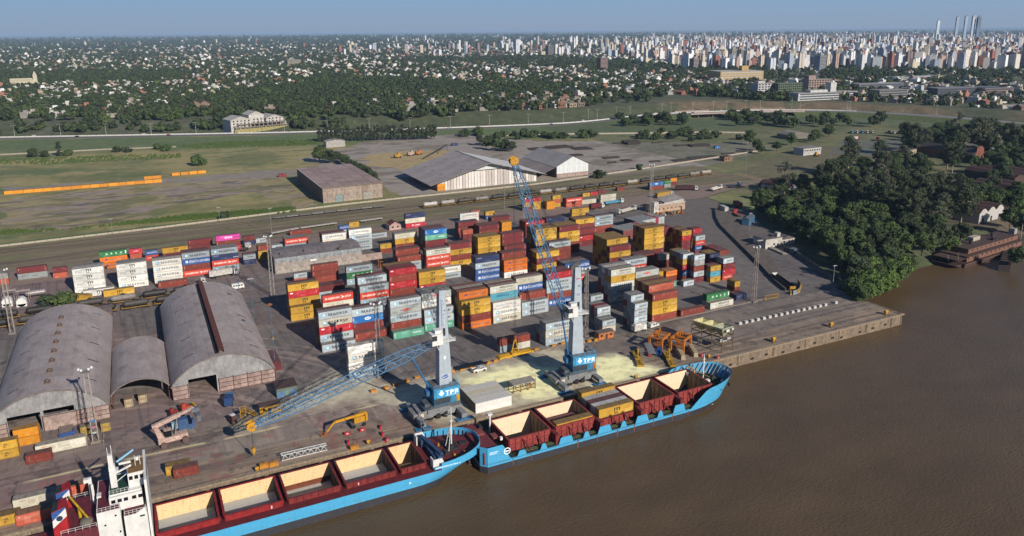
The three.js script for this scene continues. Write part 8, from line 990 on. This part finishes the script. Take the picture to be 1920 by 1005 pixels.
// named near towers: balcony bands on built storeys
[[1542, 136, 26, 15, 12, '#9aa0ac', 'bluish slab tower with white balcony stripes in front of downtown'], [1132, 133, 24, 15, 10, '#a56f5c', 'brick and white striped tower standing left of the low halls'], [1034, 106, 26, 16, 13, '#6f6c5a', 'dark olive tower standing alone left of downtown'], [1378, 118, 24, 16, 13, '#c9bda6', 'pair of cream slab towers, left one'], [1394, 119, 22, 16, 12, '#bba88c', 'pair of cream slab towers, right one'], [1346, 124, 20, 14, 11, '#c2c4c6', 'white fronted dark sided tower near the cream building'], [1305, 132, 20, 14, 9, '#a58f82', 'red topped tan tower near the ochre low building'], [1505, 120, 18, 13, 11, '#b9c4d0', 'pale blue slender tower above the white campus building'], [1760, 120, 30, 14, 9, '#b8906a', 'orange tan tower between dark blocks above the park'], [1905, 128, 34, 18, 12, '#8c2f30', 'dark red tower at the right frame edge'], [550, 124, 40, 20, 6, '#b5ac84', 'yellowish slab office block among the suburb trees'], [1690, 108, 22, 16, 10, '#b0b4bc', 'grey tower right of the long sawtooth hall'], [1585, 124, 24, 16, 8, '#b9b0a8', 'pinkish grey block above the campus trees'], [1445, 128, 18, 14, 8, '#6f7c92', 'dark blue tower above the green campus building']].forEach(([px, py, w, d, f, c, l]) => { const s = block('apartment_tower', l, px - w * .25, py, w, d, f, c, { fh: 3.2, turn: .2, sun: '#d0cdc6', cat: 'tower' }); mesh('roof_house', [bx(6, 4, 5, w / 2, f * 3.2 + .5, -d / 2)], roofCity, s); });
// low houses and trees of the suburbs
{ const h0 = seed; seed = 909; const H = [], T = [], wall = ['#c4c2bd', '#a9a59d', '#b5b1aa', '#9a8d80', '#8f6450', '#9d9891', '#d6d4d0', '#82786f', '#a3967f', '#918e89'], wallW = ['white', 'pale grey', 'off-white', 'beige', 'brick', 'grey', 'bright white', 'taupe', 'sand', 'stone grey'];
  for (let i = 0; i < 48000; i++) { // denser near, thinning with distance
    const px = rr(-30, 1950), hz = 56 - (px - 960) * .0084, v = rnd(), py = hz + 9 + 178 * Math.pow(v, 1.5); const [x, D] = G(px, py, 12), d = Math.hypot(x, D), e = D - hwFar(x); if (e < (x > 560 ? 210 : x > 330 ? 70 : 95) || d > 14000) continue; if (px > 1420 && py > 118 + 50 * sst(1450, 1420, px) && rnd() < .75) continue;
    const n = fbm(x / 170 + 3, D / 170, 3), park = fbm(x / 420 + 40, D / 420 + 9, 3), down = sst(1150, 1350, px) * sst(135, 118, py), grow = d > 4200 ? 1 + (d - 4200) / 2600 : 1;
    if (rnd() < clamp(.57 + .14 * (1 - sst(700, 1200, px)) - down * .4 + (park > .56 ? .3 : 0), .12, .95)) T.push([x, D, d, grow * rr(.6, 1.25), rnd(), rr(0, 6.28), px, py]); else if (park < .6 || down > .5) H.push([x, D, d, rr(.75, 1.5) * (1 + (grow - 1) * .6), Math.floor(rnd() * 10), Math.floor(rnd() * 3), .22 + pick([0, 1.571]) + rr(-.04, .04), px, py]);
  }
  H.sort((a, b) => a[2] - b[2]); T.sort((a, b) => a[2] - b[2]);
  const geo = [[bx(9, 3.4, 10), bx(9.3, .5, .3, 0, 3.4, 5), bx(9.3, .5, .3, 0, 3.4, -5), bx(3, 2, 3, 2, 3.4, -2)], [bx(8, 3.2, 11), prism([[-4.2, 3.2], [4.2, 3.2], [0, 5]], 11.4)], [bx(10, 6.2, 9), bx(4, 2.2, 4, -2, 6.2, 1), bx(5, 3, 4, 5, 0, 4)]].map((g) => merge(g)), proto = {}, cnt = {}, m4 = new THREE.Matrix4(), q = new THREE.Quaternion(), col = new THREE.Color();
  const zone = (px) => px < 220 ? 'at the left suburb edge' : px < 430 ? 'left of the ruined factory' : px < 620 ? 'around the ruined factory' : px < 850 ? 'beyond the pine row' : px < 1100 ? 'beyond the motorway bend' : px < 1330 ? 'left of the campus' : 'behind the campus';
  const ownH = H.slice(0, 280).sort((a, b) => a[7] - b[7]); for (const [x, D, d, s, c, g, a, px] of ownH) { const z = `${wallW[c]} ${['flat roofed', 'gabled', 'two-storey'][g]} house ${zone(px)}`, i = cnt[z] = (cnt[z] ?? -1) + 1, l = `${z}, ${nth(i)} of its look from left`, k = g + '_' + c, y = plateau(x, D) - .3; let o = proto[k]; if (!o) { o = proto[k] = thing('house', l, 'house', 0, 0, 0, 0, 'suburban houses beyond the motorway'); mesh('wall', geo[g], M(wall[c], { s: 6 }), o); if (g === 1) mesh('roof', quads([[[-4.5, 3, 5.9], [0, 5.15, 5.9], [0, 5.15, -5.9], [-4.5, 3, -5.9]], [[4.5, 3, 5.9], [0, 5.15, 5.9], [0, 5.15, -5.9], [4.5, 3, -5.9]]]), M(c % 2 ? '#8a4c38' : '#7d7873', { s: 4 }), o); else mesh('roof', [bx(8.8, .1, 9, 0, g ? 6.2 : 3.42, 0)], M('#a8a39a', { s: 5 }), o); for (const w of [-2.6, 2.2]) mesh('window', [bx(1.4, 1.2, .12, w, 1.2, g === 2 ? 4.52 : g ? 5.52 : 5.02)], glass, o); mesh('door', [bx(1, 2.1, .12, 0, .05, g === 2 ? 4.52 : g ? 5.52 : 5.02)], dark, o); o.position.set(x, y, -D); o.rotation.y = a; o.scale.setScalar(s); } else dup(o, l, x, D, y, a, s); }
  const gh = thing('suburb_houses', 'low pale houses of the wide suburb stretching to the horizon', 'houses'); gh.userData.kind = 'stuff';
  for (let g = 0; g < 3; g++) { const L = H.slice(280).filter((h) => h[5] === g), im = new THREE.InstancedMesh(geo[g], new THREE.MeshStandardMaterial({ color: '#fff', roughness: .9 }), L.length); im.name = 'house_mass'; L.forEach(([x, D, d, s, c, , a], i) => { im.setMatrixAt(i, m4.compose(V(x, plateau(x, D) - .3, -D), q.setFromAxisAngle(upY, a), V(s, s * .95, s))); im.setColorAt(i, col.set(g === 1 && i % 5 === 0 ? '#7d5044' : wall[c])); }); im.castShadow = im.receiveShadow = true; gh.add(im); }
  // near trees one by one, the rest as the wooded mass of the suburb
  const ownT = T.slice(0, 0), cntT = {}; for (const [x, D, d, s, , , px] of ownT.sort((a, b) => a[6] - b[6])) { const z = zone(px), i = cntT[z] = (cntT[z] ?? -1) + 1; tree('far', `leafy street tree ${z}, ${nth(i)} from the left`, x, D, s * 1.1, 'near street trees of the suburb', plateau(x, D) - .2); }
  const lowT = [0, 1, 2].map((v) => leaves({ seed: 300 + v, clumps: 9, n: 20, rx: 4.2, ry: 2.8, y: 4.6, r: [1.9, 2.9], leaf: [1.1, 1.8] })), gt = thing('suburb_trees', 'dark leafy tree mass between the suburb houses to the horizon', 'trees'); gt.userData.kind = 'stuff';
  const belt = []; for (const [poly, n, sd] of [[[-10, 262, 200, 258, 430, 250, 430, 205, 200, 205, -10, 215], 330, 61], [[540, 246, 700, 238, 880, 228, 880, 196, 700, 200, 560, 205], 230, 62], [[880, 226, 1010, 222, 1010, 196, 880, 198], 60, 63], [[1010, 222, 1240, 205, 1240, 188, 1010, 196], 60, 64], [[1300, 196, 1420, 200, 1420, 184, 1300, 180], 60, 65], [[1530, 160, 1900, 160, 1920, 128, 1560, 132], 420, 66], [[1380, 200, 1480, 210, 1480, 196, 1400, 190], 40, 67], [[1490, 192, 1640, 192, 1640, 186, 1490, 190], 14, 68]]) for (const p of scatter(poly, n, 6.5, sd)) { const e = p[1] - hwFar(p[0]); if (e > 16 || sd === 66) belt.push([p[0], p[1], Math.hypot(...p), rr(.8, 1.5), rnd(), rr(0, 6.28)]); }
  const own2 = belt.filter((b, i) => i % 110 === 0); own2.sort((a, b) => a[0] - b[0]).forEach(([x, D, d, s], i) => tree('far', `dark verge tree beyond the motorway, ${nth(i)} from the left edge`, x, D, s * 1.15, 'verge trees beyond the motorway', plateau(x, D) - .2));
  for (let v = 0; v < 3; v++) { const L = [...T, ...belt.filter((b, i) => i % 110)].filter((t, i) => i % 3 === v), im = new THREE.InstancedMesh(lowT[v], LEAF[['dark', 'mid', 'dark'][v]], L.length); im.name = 'tree_mass'; L.forEach(([x, D, d, s, u, a], i) => { im.setMatrixAt(i, m4.compose(V(x, plateau(x, D) - .4, -D), q.setFromAxisAngle(upY, a), V(s, s * (.85 + .5 * u), s))); const t = .75 + .5 * hash(i, v); im.setColorAt(i, col.setRGB(t, t * (1 + .1 * (u - .5)), t * .9)); }); im.castShadow = im.receiveShadow = true; gt.add(im); }
  console.log('houses', H.length, 'trees', T.length, 'towers', cityT.length, 'belt', belt.length); seed = h0; }
{ // pale canal wall and track lines beyond the gravel yard
  const w = [], P = [[905, 266], [922, 256], [1000, 253], [1100, 252], [1200, 251], [1330, 249], [1400, 250]]; for (let i = 0; i < P.length - 1; i++) { const a = G(...P[i]), b = G(...P[i + 1]); w.push(bar([a[0], .8, -a[1]], [b[0], .8, -b[1]], .8, 1.8)); } tag(mesh('canal_wall', w, M('#b8b0a0', { s: 6 })), 'pale low canal wall running behind the gravel yard', 'wall');
  const w2 = [], P2 = [[0, 291], [100, 286], [200, 281], [330, 276]]; for (let i = 0; i < 3; i++) { const a = G(...P2[i]), b = G(...P2[i + 1]); w2.push(bar([a[0], .6, -a[1]], [b[0], .6, -b[1]], .6, 1.3)); } tag(mesh('canal_wall', w2, M('#a8a294', { s: 6 })), 'pale broken wall along the far edge of the grass field', 'wall'); }
renderer.render(scene, camera);
